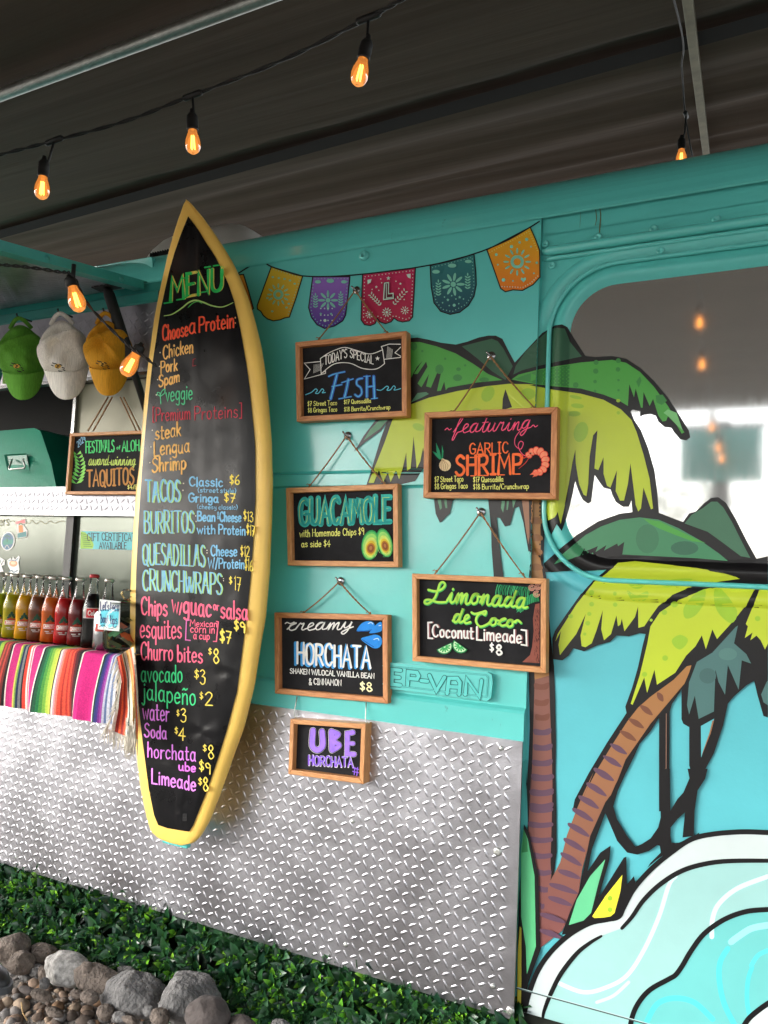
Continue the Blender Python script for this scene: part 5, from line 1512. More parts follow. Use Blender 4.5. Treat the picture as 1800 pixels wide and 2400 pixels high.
r, pn6, p_ = sign('small deep wooden box sign reading Ube Horchata, hung on wire hooks below the horchata board', 'c', [(138, 887), (546, 914), (534, 1240), (127, 1186)], .0135, .050, .020, None, ())
f = 'c'
for c, w in ((WH, 38), ((58, 40, 90), 34), ((160, 122, 236), 29)):
    p_.line(f, [(262, 950), (258, 1030), (286, 1055), (314, 1030), (310, 955)], c, w, sm=5); p_.up()
    p_.line(f, [(362, 955), (366, 1055)], c, w); p_.line(f, [(362, 955), (398, 970), (372, 1003), (404, 1030), (366, 1058)], c, w * .8); p_.up()
    p_.line(f, [(478, 960), (448, 965), (446, 1075), (484, 1078)], c, w * .85, sm=0); p_.line(f, [(448, 1018), (480, 1020)], c, w * .7); p_.up(3)
for y0 in (0,):
    pass
p_.text(f, 'HORCHATA', 240, 1138, 478, 1148, 52, WH, 11, (0, -1)); p_.up(3); p_.text(f, 'HORCHATA', 238, 1136, 476, 1146, 50, (140, 98, 220), 8, (0, -1))
for q in ([(478, 1152), (508, 1160)], [(476, 1170), (508, 1178)], [(488, 1148), (484, 1188)], [(502, 1150), (498, 1194)]): p_.line(f, q, (140, 98, 220), 5, sm=0)
p_.build('lettering', MT['chalk'], pn6)
for x0, y0, x1, y1 in ((176, 765, 160, 850), (549, 797, 545, 882)):
    a, b = Pf('c', x0, y0, -.02), Pf('c', x1, y1, -.03)
    g = G()
    g.tube([a, a.lerp(b, .5), b, b + Vector((.005, -.004, -.012)), b + Vector((.014, -.006, -.012)), b + Vector((.017, -.006, -.002))], .0017, 6)
    g.build('wire_hook', MT['steel'], r)

r, pn7, p_ = sign('framed chalkboard for award-winning taquitos in the serving hatch beside the surfboard', 'l', [(516, 1786), (1135, 1762), (1120, 2240), (480, 2240)], .0115, .024, .014, None, ())
f = 'l'
for x0, x1 in ((800, 650), (830, 690), (890, 1010), (915, 1040)):
    g = G(); g.tube([Pf(f, x0, 1520, -.03), Pf(f, x1, 1770, -.02)], .0024, 6); g.build('twine', MT['twine'], r)
p_.text(f, 'FESTIVALS', 636, 1930, 846, 1920, 84, (90, 220, 130), 9, (0, -1)); p_.text(f, 'of', 864, 1906, 890, 1905, 26, (90, 220, 130), 5, (0, -1)); p_.text(f, 'ALOHA', 905, 1922, 1066, 1914, 78, (90, 220, 130), 9, (0, -1))
p_.text(f, 'award-winning', 655, 2024, 1005, 2022, 74, (206, 230, 120), 6.5, (0, -1), font=CURS, slant=.15)
p_.text(f, 'TAQUITOS', 645, 2182, 992, 2165, 120, (196, 140, 76), 13, (0, -1)); p_.text(f, '$4/EA', 945, 2200, 1040, 2198, 30, (230, 230, 130), 5, (0, -1))
p_.text(f, '2024', 578, 1892, 636, 1836, 40, (150, 200, 230), 5, (-.3, -1))
for i in range(9):
    t = i / 8
    x, y = 565 + 30 * math.sin(t * 3), 2160 - 215 * t
    for s_ in (-1, 1):
        p_.poly(f, [(x, y), (x + s_ * 30, y - 34), (x + s_ * (56 - 30 * t) , y - 30), (x + s_ * 34, y - 8)], (150, 222, 110) if s_ > 0 else (110, 196, 90))
p_.build('lettering', MT['chalk'], pn7)

# ------------------------------------------------------------------ caps hung on the header plate
def cap(label, cx, cy, sx, col, emb, tilt, lean):
    """cx, cy: centre of the crown in frame l; sx: half width (crop pixels)"""
    yw = -.075
    c = Pf('l', cx, cy, yw)
    e = Pf('l', cx + sx, cy, yw)
    hw = (e - c).length * .80
    root = thing('baseball_cap', c, label, 'cap', 'corduroy caps hung above the serving hatch')
    cm = mat('corduroy_cloth', col, .9, var=.16, vscale=28, bump=.55, bscale=60, stretch=(9, 9, .6), bdist=.004)
    R_ = Matrix.Translation(c) @ Matrix.Rotation(tilt, 4, 'Y') @ Matrix.Rotation(lean, 4, 'Z')
    rn = random.Random(label)
    sd = rn.uniform(0, 50)
    Hh = hw * 1.30
    def crown(u, v):
        a = u * 2 * math.pi
        t = (v) * math.pi / 2
        k = math.cos(t) ** .75
        x, z = hw * k * math.cos(a), Hh * k * math.sin(a)
        if z > 0: x *= 1 - .38 * (z / Hh) ** 2
        else: x *= 1 - .16 * (z / Hh) ** 2
        dy = -hw * .80 * math.sin(t) ** 1.1
        # slack cloth: folds running from the strap to the sides
        f_ = noise.noise(Vector((x * 14 + sd, z * 12, v * 1.5))) * .024 + noise.noise(Vector((x * 32 + sd, z * 24, 7))) * .008
        fold = -.042 * math.exp(-((z - .35 * x - hw * .25) / (hw * .16)) ** 2) + .030 * math.exp(-((z - .45 * x - hw * .62) / (hw * .14)) ** 2)
        f_ -= .022 * max(0, .5 - abs(noise.noise(Vector((x * 9 + z * 5 + sd, z * 5 - x * 3, 3))) * 3)) * min(1, v * 4)
        q = Vector((x, dy + (f_ + fold) * math.sin(t) ** .5, z + f_ * .35))
        return R_ @ q
    g = G(); g.grid(crown, 48, 16, wrap=True)
    cr = g.build('crown', cm, root)
    g = G(); g.lathe([(.007, 0), (.006, .003), (.003, .005), (0, .0055)], 12, R_ @ Matrix.Translation((hw * .08, -hw * .80, hw * .2)) @ Matrix.Rotation(math.pi / 2, 4, 'X'))
    g.build('button', cm, root)
    def brim(u, v):
        a = (u - .5) * 2
        w = hw * .90 * (1 - .10 * v * v)
        a = math.sin(a * math.pi / 2)
        x = w * .92 * a
        edge = math.sqrt(max(0, 1 - abs(a) ** 2.3))
        z = -Hh * .80 - hw * .14 * (1 - a * a) - v * hw * 1.12 * edge + hw * .22 * a * a
        dy = -hw * .60 * (1 - abs(a) ** 1.8) * (1 - .42 * v) - hw * .12 - v * .02 * (1 - abs(a))
        return R_ @ Vector((x + hw * .05, dy - .012, z))
    g = G(); g.grid(brim, 30, 12)
    n = len(g.v)
    bo = g.build('brim', cm, root)
    so = bo.modifiers.new('thickness', 'SOLIDIFY'); so.thickness = .0035; so.offset = 0
    # back strap over the hook and opening edge
    g = G()
    pth = [R_ @ Vector((hw * (-.42 + .84 * i / 10), -.006 - .03 * math.sin(math.pi * i / 10), hw * 1.16 + hw * .30 * math.sin(math.pi * i / 10))) for i in range(11)]
    g.tube(pth, .0075, 8)
    g.build('strap', cm, root)
    g = G(); q = R_ @ Vector((0, -.02, hw * 1.44)); g.tube([q + Vector((0, .05, .012)), q + Vector((0, -.012, .012)), q + Vector((0, -.016, .022))], .0035, 6); g.build('hook', MT['black'], root)
    # small embroidered emblem on the front of the crown
    bv = Surf(cr_bvh(crown), yw)
    pe = Paint(bv); pe.lay = 8
    ex, ey = emb
    pe.ell('l', ex, ey, 24, 17, (226, 180, 70), 0, 10); pe.up(2); pe.ell('l', ex + 3, ey - 2, 10, 7, (60, 40, 30), 0, 8)
    for dx, dy in ((-44, -8), (-36, -24), (-18, -20), (34, 10), (40, 26), (22, 36), (8, 34), (-8, 8), (16, -12)):
        pe.line('l', [(ex + dx, ey + dy), (ex + dx + 14, ey + dy + 6)], (34, 26, 22), 7, sm=0)
    pe.build('emblem', MT['plain'], cr)
    return root
def cr_bvh(fn):
    g = G(); g.grid(fn, 40, 14, wrap=True)
    return g.bvh()
cap('bright green corduroy cap hung leftmost of the three full caps', 168, 1205, 150, (98, 166, 52), (125, 1290), -.20, .72)
cap('off-white corduroy cap hung between the green and the mustard cap', 478, 1185, 165, (244, 240, 230), (430, 1290), -.22, .70)
cap('mustard yellow corduroy cap hung beside the black gas strut', 805, 1170, 160, (210, 150, 28), (760, 1275), -.16, .62)
cap('teal corduroy cap mostly cut off at the left edge of the photo', -150, 1220, 150, (40, 140, 140), (-150, 1345), -.2, .7)
# little green price tag
tg = Paint(Surf(None, -.012))
q = [Pf('l', x, y, -.010) for x, y in ((20, 1352), (82, 1350), (84, 1418), (18, 1420))]
g = G(); g.hexa([*q, *[v + Vector((0, .002, 0)) for v in q]])
pr_ = g.build('price_tag', mat('green_card', (128, 186, 60), .6), None)
tag(pr_, 'small lime green price card beside the green cap', 'price tag')
tg.text('l', '$2', 36, 1402, 74, 1400, 36, (30, 40, 20), 6, (0, -1)); tg.build('lettering', MT['chalk'], pr_)

# ------------------------------------------------------------------ green insulated box in the hatch
q0 = [(-260, 1790), (250, 1748), (300, 1768), (380, 2010), (415, 2182), (-260, 2200)]
gx = thing('insulated_box', Pf('l', 80, 2185, .10), 'green plastic insulated box with a wire handle inside the dark hatch', 'box')
g = G()
fr_ = [Pf('l', x, y, .09 + .06 * (2200 - y) / 450) for x, y in q0]
bk_ = [p + Vector((-.02, .35, 0)) for p in fr_]
g.poly(fr_); g.poly(bk_[::-1])
for i in range(len(q0)):
    j = (i + 1) % len(q0); g.quad(fr_[i], fr_[j], bk_[j], bk_[i])
gm = mat('green_plastic', (22, 142, 112), .34, var=.08, vscale=6, bump=.06, bscale=90)
g.build('shell', gm, gx, bevel=.012)
g = G(); q = [Pf('l', x, y, .108) for x, y in ((30, 1945), (195, 1935), (220, 2075), (60, 2082))]
cq = sum(q, Vector()) / 4
q2 = [cq + (v - cq) * .86 + Vector((0, .006, 0)) for v in q]
for i in range(4): g.quad(q[i], q[(i + 1) % 4], q2[(i + 1) % 4], q2[i])
g.poly(q2); g.build('handle_recess', mat('shaded_green_plastic', (18, 118, 92), .4), gx)  # darker copy of the shell plastic, recess shade put into its colour
g = G(); g.tube([Pf('l', x, y, yy) for x, y, yy in ((88, 1980, .105), (84, 2000, .085), (66, 2045, .078), (72, 2056, .078), (180, 2045, .078), (186, 2035, .078), (172, 1985, .085), (172, 1978, .105))], .0035, 8); g.build('handle', MT['steel'], gx)

# ------------------------------------------------------------------ striped blanket over the counter
bl = thing('serape_blanket', Vector((-2.2, -.1, ZSH)), 'brightly striped woven blanket with white fringe draped over the counter edge under the bottles', 'blanket')
YS_ = -.215
SRP = [(-260, (150, 60, 50)), (-200, (40, 34, 34)), (-185, (206, 52, 122)), (-90, (230, 226, 214)), (-80, (40, 96, 70)), (-30, (150, 180, 60)), (0, (124, 52, 44)), (12, (190, 76, 60)), (24, (124, 52, 44)), (38, (188, 70, 60)), (50, (120, 46, 42)), (64, (34, 26, 28)), (80, (226, 220, 206)), (88, (188, 38, 112)), (150, (206, 196, 90)), (162, (120, 150, 70)), (174, (30, 46, 80)), (190, (120, 122, 124)), (206, (40, 34, 40)), (216, (226, 70, 52)), (238, (240, 222, 214)), (250, (232, 120, 130)), (262, (240, 226, 220)), (268, (190, 40, 116)), (338, (230, 226, 216)), (350, (26, 52, 44)), (366, (34, 92, 62)), (386, (40, 124, 72)), (404, (84, 158, 70)), (424, (128, 184, 72)), (446, (186, 208, 80)), (470, (206, 216, 90)), (486, (34, 26, 28)), (496, (242, 220, 214)), (512, (230, 150, 158)), (526, (240, 130, 110)), (540, (236, 84, 62)), (562, (200, 56, 48)), (572, (240, 92, 68)), (590, (206, 58, 48)), (602, (236, 88, 64)), (616, (150, 40, 40)), (634, (80, 30, 34)), (656, (34, 26, 30)), (680, (228, 222, 206)), (692, (206, 34, 122)), (858, (230, 226, 216)), (868, (28, 58, 56)), (884, (40, 50, 110)), (900, (70, 50, 130)), (914, (130, 50, 140)), (926, (170, 80, 170)), (938, (206, 206, 226)), (950, (110, 130, 176)), (962, (222, 226, 236)), (978, (130, 150, 186)), (992, (228, 230, 236)), (1012, (28, 26, 28)), (1022, (190, 150, 70)), (1040, (170, 128, 60)), (1052, None)]
g = G()
xs_ = []
for (a, c), (b, c2) in zip(SRP, SRP[1:]):
    xs_.append((Pf('k', a, 1650, YS_).x, Pf('k', b, 1650, YS_).x, c))
zb = Pf('k', 500, 1935, YS_).z
def blk(x, t):
    """t 0..1 across the counter top, 1..2 round the edge and down"""
    w = .006 * math.sin(x * 31) + .004 * math.sin(x * 67 + 1)
    if t <= 1:
        return Vector((x + .01 * t, .0 + YS_ * t * .93, ZSH + .002 + .0015 * math.sin(x * 40 + t * 5)))
    s_ = t - 1
    if s_ < .15:
        a = s_ / .15 * math.pi / 2
        return Vector((x + .01, YS_ * .93 + (YS_ * .07) * math.sin(a) - .004, ZSH + .002 - .016 * (1 - math.cos(a))))
    k = (s_ - .15) / .85
    return Vector((x + .01 - .015 * k + w * .6 * k, YS_ - .004 - .012 * math.sin(k * 2.5) + w * k * 1.5, ZSH - .014 + (zb - ZSH + .014) * k))
for a, b, c in xs_:
    ts = [0, .5, .9, 1, 1.05, 1.1, 1.15] + [1.15 + .85 * i / 10 for i in range(1, 11)]
    nsub = max(1, int(abs(b - a) / .012))
    for i in range(nsub):
        u0, u1 = a + (b - a) * i / nsub, a + (b - a) * (i + 1) / nsub
        for t0, t1 in zip(ts, ts[1:]):
            g.quad(blk(u0, t0), blk(u1, t0), blk(u1, t1), blk(u0, t1), lin(c), sm=True)
clo = mat('woven_wool', (0, 0, 0), .95, attr=True, var=.22, vscale=220, bump=.7, bscale=300, bdist=.003)
blo = g.build('cloth', clo, bl)
# turned corner hanging at the right, with its own stripes and fringe
g = G()
top = [Pf('k', x, y, YS_ - .03) for x, y in ((1010, 1430), (1175, 1330))]
CS = [(0, (228, 222, 206)), (.10, (150, 46, 40)), (.2, (230, 96, 60)), (.28, (150, 46, 40)), (.36, (222, 90, 56)), (.44, (226, 220, 206)), (.5, (32, 60, 56)), (.55, (214, 204, 184)), (.68, (196, 150, 80)), (.76, (222, 170, 110)), (.82, (232, 110, 72)), (.90, (240, 220, 200)), (1, None)]
cor = [[(1010, 1440), (1080, 1390), (1185, 1330)], [(1045, 1640), (1110, 1600), (1190, 1580)], [(985, 1900), (1110, 1900), (1195, 1890)], [(920, 2055), (1060, 2110), (1190, 2150)]]
def cpos(u, v):
    k = v * 3; i = min(2, int(k)); t = k - i
    r_ = []
    for row in (cor[i], cor[i + 1]):
        uu = u * 2; j = min(1, int(uu)); s_ = uu - j
        r_.append((row[j][0] + (row[j + 1][0] - row[j][0]) * s_, row[j][1] + (row[j + 1][1] - row[j][1]) * s_))
    x, y = r_[0][0] + (r_[1][0] - r_[0][0]) * t, r_[0][1] + (r_[1][1] - r_[0][1]) * t
    return Pf('k', x, y, YS_ - .024 - .012 * math.sin(u * 9 + v * 2))
for (a, c), (b, _) in zip(CS, CS[1:]):
    for k in range(14):
        v0, v1 = k / 14, (k + 1) / 14
        sh = .30
        f0, f1 = (lambda u, v: cpos(min(1, max(0, u + sh * (v - .5))), v)), None
        g.quad(f0(a, v0), f0(b, v0), f0(b, v1), f0(a, v1), lin(c), sm=True)
g.build('folded_corner', clo, bl)
g = G()
rnd = random.Random(8)
for i in range(34):
    v = i / 33
    p = cpos(0.0 if i % 2 else .02, v)
    d = Vector((-.012 + rnd.uniform(-.006, .006), -.006, -.030 - rnd.uniform(0, .02)))
    g.tube([p, p + d * .5 + Vector((rnd.uniform(-.004, .004), 0, 0)), p + d], [.0018, .0015, .0008], 5)
for i in range(26):
    u = i / 25
    p = cpos(u, 1)
    d = Vector((rnd.uniform(-.006, .010), -.003, -.035 - rnd.uniform(0, .02)))
    g.tube([p, p + d * .5, p + d], [.0018, .0015, .0008], 5)
for i in range(60):
    p = Pf('k', rnd.uniform(1090, 1170), rnd.uniform(1950, 2150), YS_ - .03 + rnd.uniform(-.01, .01))
    g.tube([p, p + Vector((rnd.uniform(-.006, .006), 0, -.03)), p + Vector((rnd.uniform(-.01, .01), 0, -.06))], [.0014, .0012, .0007], 5)
g.build('fringe', mat('white_fringe', (214, 206, 190), .95, var=.15, vscale=60), bl)

# ------------------------------------------------------------------ soda bottles
def liquid(col, r=.12):
    return mat('soda', col, .3, var=.04, vscale=10, spec=.3)
PROF = [(.0, .002), (.026, .0), (.0305, .006), (.031, .03), (.0285, .06), (.0305, .085), (.0315, .10), (.030, .118), (.024, .140), (.0165, .165), (.0135, .19), (.0128, .208), (.0145, .211), (.0145, .216), (.0128, .218)]
CAPM = mat('crown_cap_metal', (196, 190, 180), .35, .8)
CAPR = mat('red_crown_cap', (150, 26, 34), .35, .3)
def wrap_paint(root, base, rfn, items):
    """printing wrapped on a round bottle: items of (colour, outline in (arc m, z m), layer)"""
    g = G()
    fa = math.atan2(CAM.y - base.y, CAM.x - base.x)
    def q(u, z, e):
        r = rfn(z) + .0006 + e * .0002
        a = fa + u / r
        return base + Vector((r * math.cos(a), r * math.sin(a), z))
    for col, pts, e in items:
        u0, u1 = min(p[0] for p in pts), max(p[0] for p in pts)
        vs_, _, fs_, *_ = delaunay_2d_cdt([Vector(p) for p in pts], [], [list(range(len(pts)))], 1, 1e-7)
        n = len(g.v); g.v += [q(v.x, v.y, e) for v in vs_]
        for t in fs_: g.face([n + k for k in t], lin(col))
    return g.build('label', MT['plain'], root)
def rad(prof, z):
    for (r0_, z0), (r1_, z1) in zip(prof[1:], prof[2:]):
        if z <= z1: return r0_ + (r1_ - r0_) * max(0, z - z0) / max(1e-6, z1 - z0)
    return prof[-1][0]
def rect(x0, x1, z0, z1, r=0):
    n = 6
    return [(x0 + (x1 - x0) * i / n, z0) for i in range(n + 1)] + [(x1 - (x1 - x0) * i / n, z1) for i in range(n + 1)]
def blob(x, z, a, b, n=9): return [(x + a * math.cos(2 * math.pi * i / n), z + b * math.sin(2 * math.pi * i / n)) for i in range(n)]
def strokes(txt, x0, x1, z, h, w, col, e):
    gl_, x = [], 0
    for ch in txt:
        gw, st = PRINT[ch]; gl_.append((x, st)); x += gw + 14
    out_ = []
    for gx_, st in gl_:
        for sm_, pts in st:
            p = [Vector((x0 + (x1 - x0) * (gx_ + a) / (x - 14), z + b / 100 * h)) for a, b in pts]
            if sm_: p = smooth(p, 3)
            for a, b in zip(p, p[1:]):
                d = (b - a)
                if d.length < 1e-6: continue
                d.normalize(); n_ = Vector((-d.y, d.x)) * w / 2
                out_.append((col, [tuple(a - n_ - d * w * .3), tuple(b - n_ + d * w * .3), tuple(b + n_ + d * w * .3), tuple(a + n_ - d * w * .3)], e))
                e += .01
    return out_
def jar_label():
    it = []
    dg = (20, 74, 50)
    for x, z, a, b in ((-.006, .078, .005, .007), (.004, .080, .005, .006), (-.001, .087, .004, .006), (.009, .074, .005, .004), (-.011, .072, .004, .004)): it.append((dg, blob(x, z, a, b), 1))
    it.append(((232, 228, 220), rect(-.022, .020, .048, .062), 1)); it.append(((196, 62, 40), rect(-.0205, .0185, .0495, .0605), 2))
    it.append(((206, 70, 44), [(-.016, .0625), (.014, .0625), (.010, .070), (.003, .067), (-.004, .071), (-.012, .068)], 2))
    it += strokes('JARRITOS', -.018, .016, .0515, .007, .0014, (240, 236, 228), 3)
    it.append(((220, 214, 206), rect(-.016, -.002, .038, .040), 1)); it.append(((220, 214, 206), rect(-.012, .010, .033, .0345), 1)); it.append(((220, 214, 206), rect(.006, .012, .037, .042), 1))
    return it
def bottle(label, px, py, yw, col, hh=.222, kind='fruit', fill=.150, front=True):
    base = Pf('k', px, py, yw); base.z = ZSH + .004
    root = thing('soda_bottle', base, label, 'bottle', 'soda bottles lined up on the counter')
    s = hh / .222
    pf = [(r * .98, z * s) for r, z in PROF]
    T_ = Matrix.Translation(base)
    g = G(); g.lathe(pf, 24, T_); g.build('glass', MT['bottle'], root)
    g = G(); lp = [(0, .003)] + [(r - .0022, z * s) for r, z in PROF[1:] if z * s < fill and r > .005] + [(rad(pf, fill) - .0022, fill), (0, fill)]
    lp[1] = (lp[1][0], .004)
    g.lathe(lp, 22, T_)
    g.build('drink', liquid(tuple(min(255, int(q_ * 1.16)) for q_ in col)), root)
    g = G(); g.lathe([(.0142, .209 * s), (.0155, .210 * s), (.0155, .215 * s), (.0135, .2195 * s), (0, .2205 * s)], 21, T_); g.build('bottle_cap', CAPR if kind == 'cola' else CAPM, root)
    if kind == 'fruit' and front: wrap_paint(root, base, lambda z: rad(pf, z), jar_label())
    if kind == 'cola':
        it = [((196, 190, 186), rect(-.030, .030, .094, .127), 0), ((196, 30, 40), rect(-.018, .018, .096, .125), 1)]
        it += strokes('Cola', -.012, .014, .104, .014, .0022, (240, 236, 232), 2)
        wrap_paint(root, base, lambda z: rad(pf, z), it)
    return root
YB1, YB2 = -.135, -.065
bottle('lime green soda bottle cut off at the left edge of the photo', -40, 1275, YB1, (140, 150, 16))
bottle('yellow-green soda bottle at the left end of the row, with a red banner label', 85, 1285, YB1, (152, 142, 12))
bottle('yellow soda bottle standing left of the brownish one in the front row', 195, 1290, YB1, (188, 138, 12))
bottle('brown tamarind soda bottle in the front row, between the yellow and the orange one', 305, 1305, YB1, (104, 56, 28))
bottle('orange soda bottle in the front row, left of the bright red one', 420, 1320, YB1, (176, 84, 16))
bottle('bright red soda bottle standing left of the dark red one', 535, 1335, YB1, (160, 20, 22))
bottle('dark red soda bottle standing next to the black cola bottle', 652, 1345, YB1, (104, 14, 18))
bottle('black cola bottle with a square red label and red crown cap', 772, 1360, YB1, (16, 8, 7), .236, 'cola', .172)
for px, c, l in ((35, (186, 170, 20), 'pale yellow soda bottle in the back row at the left end'), (140, (196, 150, 14), 'yellow soda bottle in the back row behind the yellow front bottle'), (250, (170, 110, 20), 'amber soda bottle in the back row behind the brown front bottle'), (365, (186, 100, 20), 'orange soda bottle in the back row between the brown and orange front bottles'), (480, (190, 70, 24), 'orange-red soda bottle in the back row behind the bright red one')):
    bottle(l, px, 1290, YB2, c, front=False)
bottle('clear soda bottle with dark drink standing behind the tip card', 905, 1350, YB2, (60, 14, 16), front=False, fill=.13)
# drink can
base = Pf('k', 885, 1372, -.145); base.z = ZSH + .004
cn = thing('drink_can', base, 'silver drink can with a red band standing below the tip card', 'can')
g = G(); g.lathe([(.0, .004), (.024, .002), (.027, .0), (.0325, .010), (.0325, .108), (.027, .117), (.0275, .119), (.025, .117), (0, .116)], 28, Matrix.Translation(base)); g.build('can_body', MT['alu'], cn)
wrap_paint(cn, base, lambda z: .0327, [((190, 50, 40), rect(-.03, .03, .058, .082), 0), ((210, 208, 204), rect(-.02, .02, .066, .074), 1)])
# tip jar and its card
base = Pf('k', 1060, 1395, -.15); base.z = ZSH + .004
tj = thing('tip_jar', base, 'round glass tip jar with a knobbed lid and banknotes, half hidden behind the surfboard', 'jar')
g = G(); g.lathe([(0, .002), (.05, 0), (.06, .012), (.063, .06), (.058, .115), (.048, .130), (.050, .138)], 30, Matrix.Translation(base)); g.build('glass', MT['bottle'], tj)
g = G(); g.lathe([(.052, .138), (.052, .143), (.045, .150), (.018, .157), (.010, .162), (.010, .166), (.019, .175), (.0195, .183), (.012, .192), (0, .195)], 26, Matrix.Translation(base)); g.build('lid', MT['bottle'], tj)
g = G()
rnd = random.Random(5)
for i, c in enumerate(((120, 130, 100), (140, 146, 116), (206, 96, 44), (60, 110, 70), (150, 150, 124), (206, 106, 50), (90, 104, 80))):
    a = rnd.uniform(0, 6.28)
    M_r = Matrix.Translation(base + Vector((math.cos(a) * .024, math.sin(a) * .024, .022 + .012 * i))) @ Matrix.Rotation(rnd.uniform(0, 3), 4, 'Z') @ Matrix.Rotation(rnd.uniform(-.8, .8), 4, 'X')
    b_ = len(g.v)
    for jx in range(5):
        for jy in (0, 1): g.v.append(M_r @ Vector((-.03 + .015 * jx, -.018 + .036 * jy, .006 * math.sin(jx * 1.7))))
    for jx in range(4): g.face((b_ + 2 * jx, b_ + 2 * jx + 2, b_ + 2 * jx + 3, b_ + 2 * jx + 1), lin(c), sm=True)
g.build('banknotes', MT['plain'], tj)
yc = -.185
q = [Pf('k', x, y, yc) for x, y in ((862, 938), (1040, 958), (1030, 1216), (845, 1198))]
g = G(); g.hexa([*q, *[v + Vector((0, .0015, 0)) for v in q]])
tcd = g.build('tip_card', mat('white_card', (226, 228, 226), .7), None)
tag(tcd, 'white card on the tip jar hand-lettered in blue about taco tips', 'sign card')
p_ = Paint(Surf(None, yc - .0002))
p_.poly('k', [(872, 1030), (1030, 1020), (1022, 1150), (1000, 1190), (975, 1172), (945, 1186), (915, 1168), (880, 1180), (862, 1150)], (104, 206, 222)); p_.up()
p_.text('k', "Let's", 868, 1035, 942, 1036, 78, (40, 60, 110), 7, (0, -1)); p_.text('k', 'taco', 952, 1040, 1028, 1042, 84, (40, 60, 110), 7, (0, -1))
p_.text('k', "'bout", 864, 1140, 938, 1146, 74, (40, 60, 110), 7, (0, -1)); p_.text('k', 'tips', 950, 1150, 1012, 1154, 78, (40, 60, 110), 7, (0, -1))
p_.line('k', [(858, 1178), (890, 1160), (925, 1185), (965, 1192), (1010, 1170)], (30, 60, 80), 5)
p_.build('lettering', MT['chalk'], tcd)

# ------------------------------------------------------------------ stickers and notices on the counter window
yg = .0222
p_ = Paint(Surf(None, yg))
p_.poly('k', [(700, 350), (1200, 362), (1200, 514), (692, 502)], (96, 196, 206)); p_.up()
p_.poly('k', [(700, 352), (735, 360), (790, 410), (810, 470), (800, 502), (694, 500)], (150, 196, 60)); p_.up()
for i in range(7): p_.line('k', [(700 + i * 4, 372 + i * 18), (740 + i * 9, 380 + i * 17)], (60, 120, 50), 5, sm=0)
p_.text('k', 'GIFT', 755, 432, 858, 434, 66, (30, 34, 40), 7, (0, -1)); p_.text('k', 'CERTIFICATES', 880, 430, 1225, 440, 66, (30, 34, 40), 7, (0, -1)); p_.text('k', 'AVAILABLE', 858, 504, 1092, 506, 56, (30, 34, 40), 7, (0, -1))
nt_ = p_.build('notice_sticker', MT['plain'], van)
def stick(pts_list):
    p = Paint(Surf(None, yg))
    for fn in pts_list: fn(p); p.up()
    return p.build('sticker', MT['plain'], van)
stick([lambda p: p.ell('k', 68, 436, 60, 84, (226, 226, 222), .15), lambda p: p.ell('k', 66, 438, 50, 74, (70, 110, 140), .15), lambda p: p.poly('k', [(25, 440), (60, 405), (85, 430), (112, 415), (108, 460), (30, 470)], (60, 140, 120)),
       lambda p: [p.line('k', [(40, 500), (60, 470), (80, 500)], (200, 200, 190), 5), p.line('k', [(60, 395), (62, 440)], (60, 50, 40), 5), p.line('k', [(40, 400), (60, 388), (84, 402)], (40, 110, 60), 7)]])
stick([lambda p: p.poly('k', [(130, 265), (218, 240), (226, 285), (200, 290), (238, 345), (235, 400), (150, 415), (142, 290)], (226, 222, 216)), lambda p: p.poly('k', [(134, 270), (214, 248), (218, 280), (138, 290)], (230, 130, 130)),
       lambda p: p.poly('k', [(160, 300), (195, 298), (200, 360), (162, 362)], (216, 130, 50)), lambda p: p.poly('k', [(150, 372), (226, 350), (228, 396), (152, 408)], (60, 130, 130)), lambda p: p.line('k', [(165, 292), (180, 282), (196, 292)], (50, 120, 60), 9)])
stick([lambda p: p.poly('k', [(62, 600), (90, 580), (100, 600), (112, 568), (130, 596), (160, 560), (172, 575), (160, 620), (168, 680), (160, 720), (80, 722), (90, 690), (70, 650)], (226, 224, 220)), lambda p: p.ell('k', 115, 630, 36, 28, (226, 150, 110)), lambda p: p.ell('k', 115, 625, 22, 14, (240, 200, 160)), lambda p: [p.line('k', [(80, 700), (100, 690), (118, 706), (150, 690)], (80, 110, 130), 8), p.line('k', [(75, 605), (100, 600), (130, 606), (155, 585)], (90, 130, 150), 7)]])
stick([lambda p: p.poly('k', [(-60, 590), (0, 575), (42, 600), (40, 640), (15, 650), (30, 700), (-60, 710)], (230, 228, 224)), lambda p: [p.line('k', [(-20, 640), (0, 600), (12, 640), (30, 605)], (50, 50, 54), 7, sm=0)]])
p_ = Paint(Surf(None, yg)); 
p_.text('k', 'ers', -10, 305, 75, 302, 86, (120, 110, 50), 5, (0, -1)); p_.line('k', [(80, 270), (110, 260), (140, 275), (200, 268), (250, 282), (275, 255), (310, 288), (350, 262), (390, 288), (430, 262), (470, 282), (520, 262), (558, 268)], (120, 104, 40), 4)
p_.build('window_writing', MT['plain'], van)

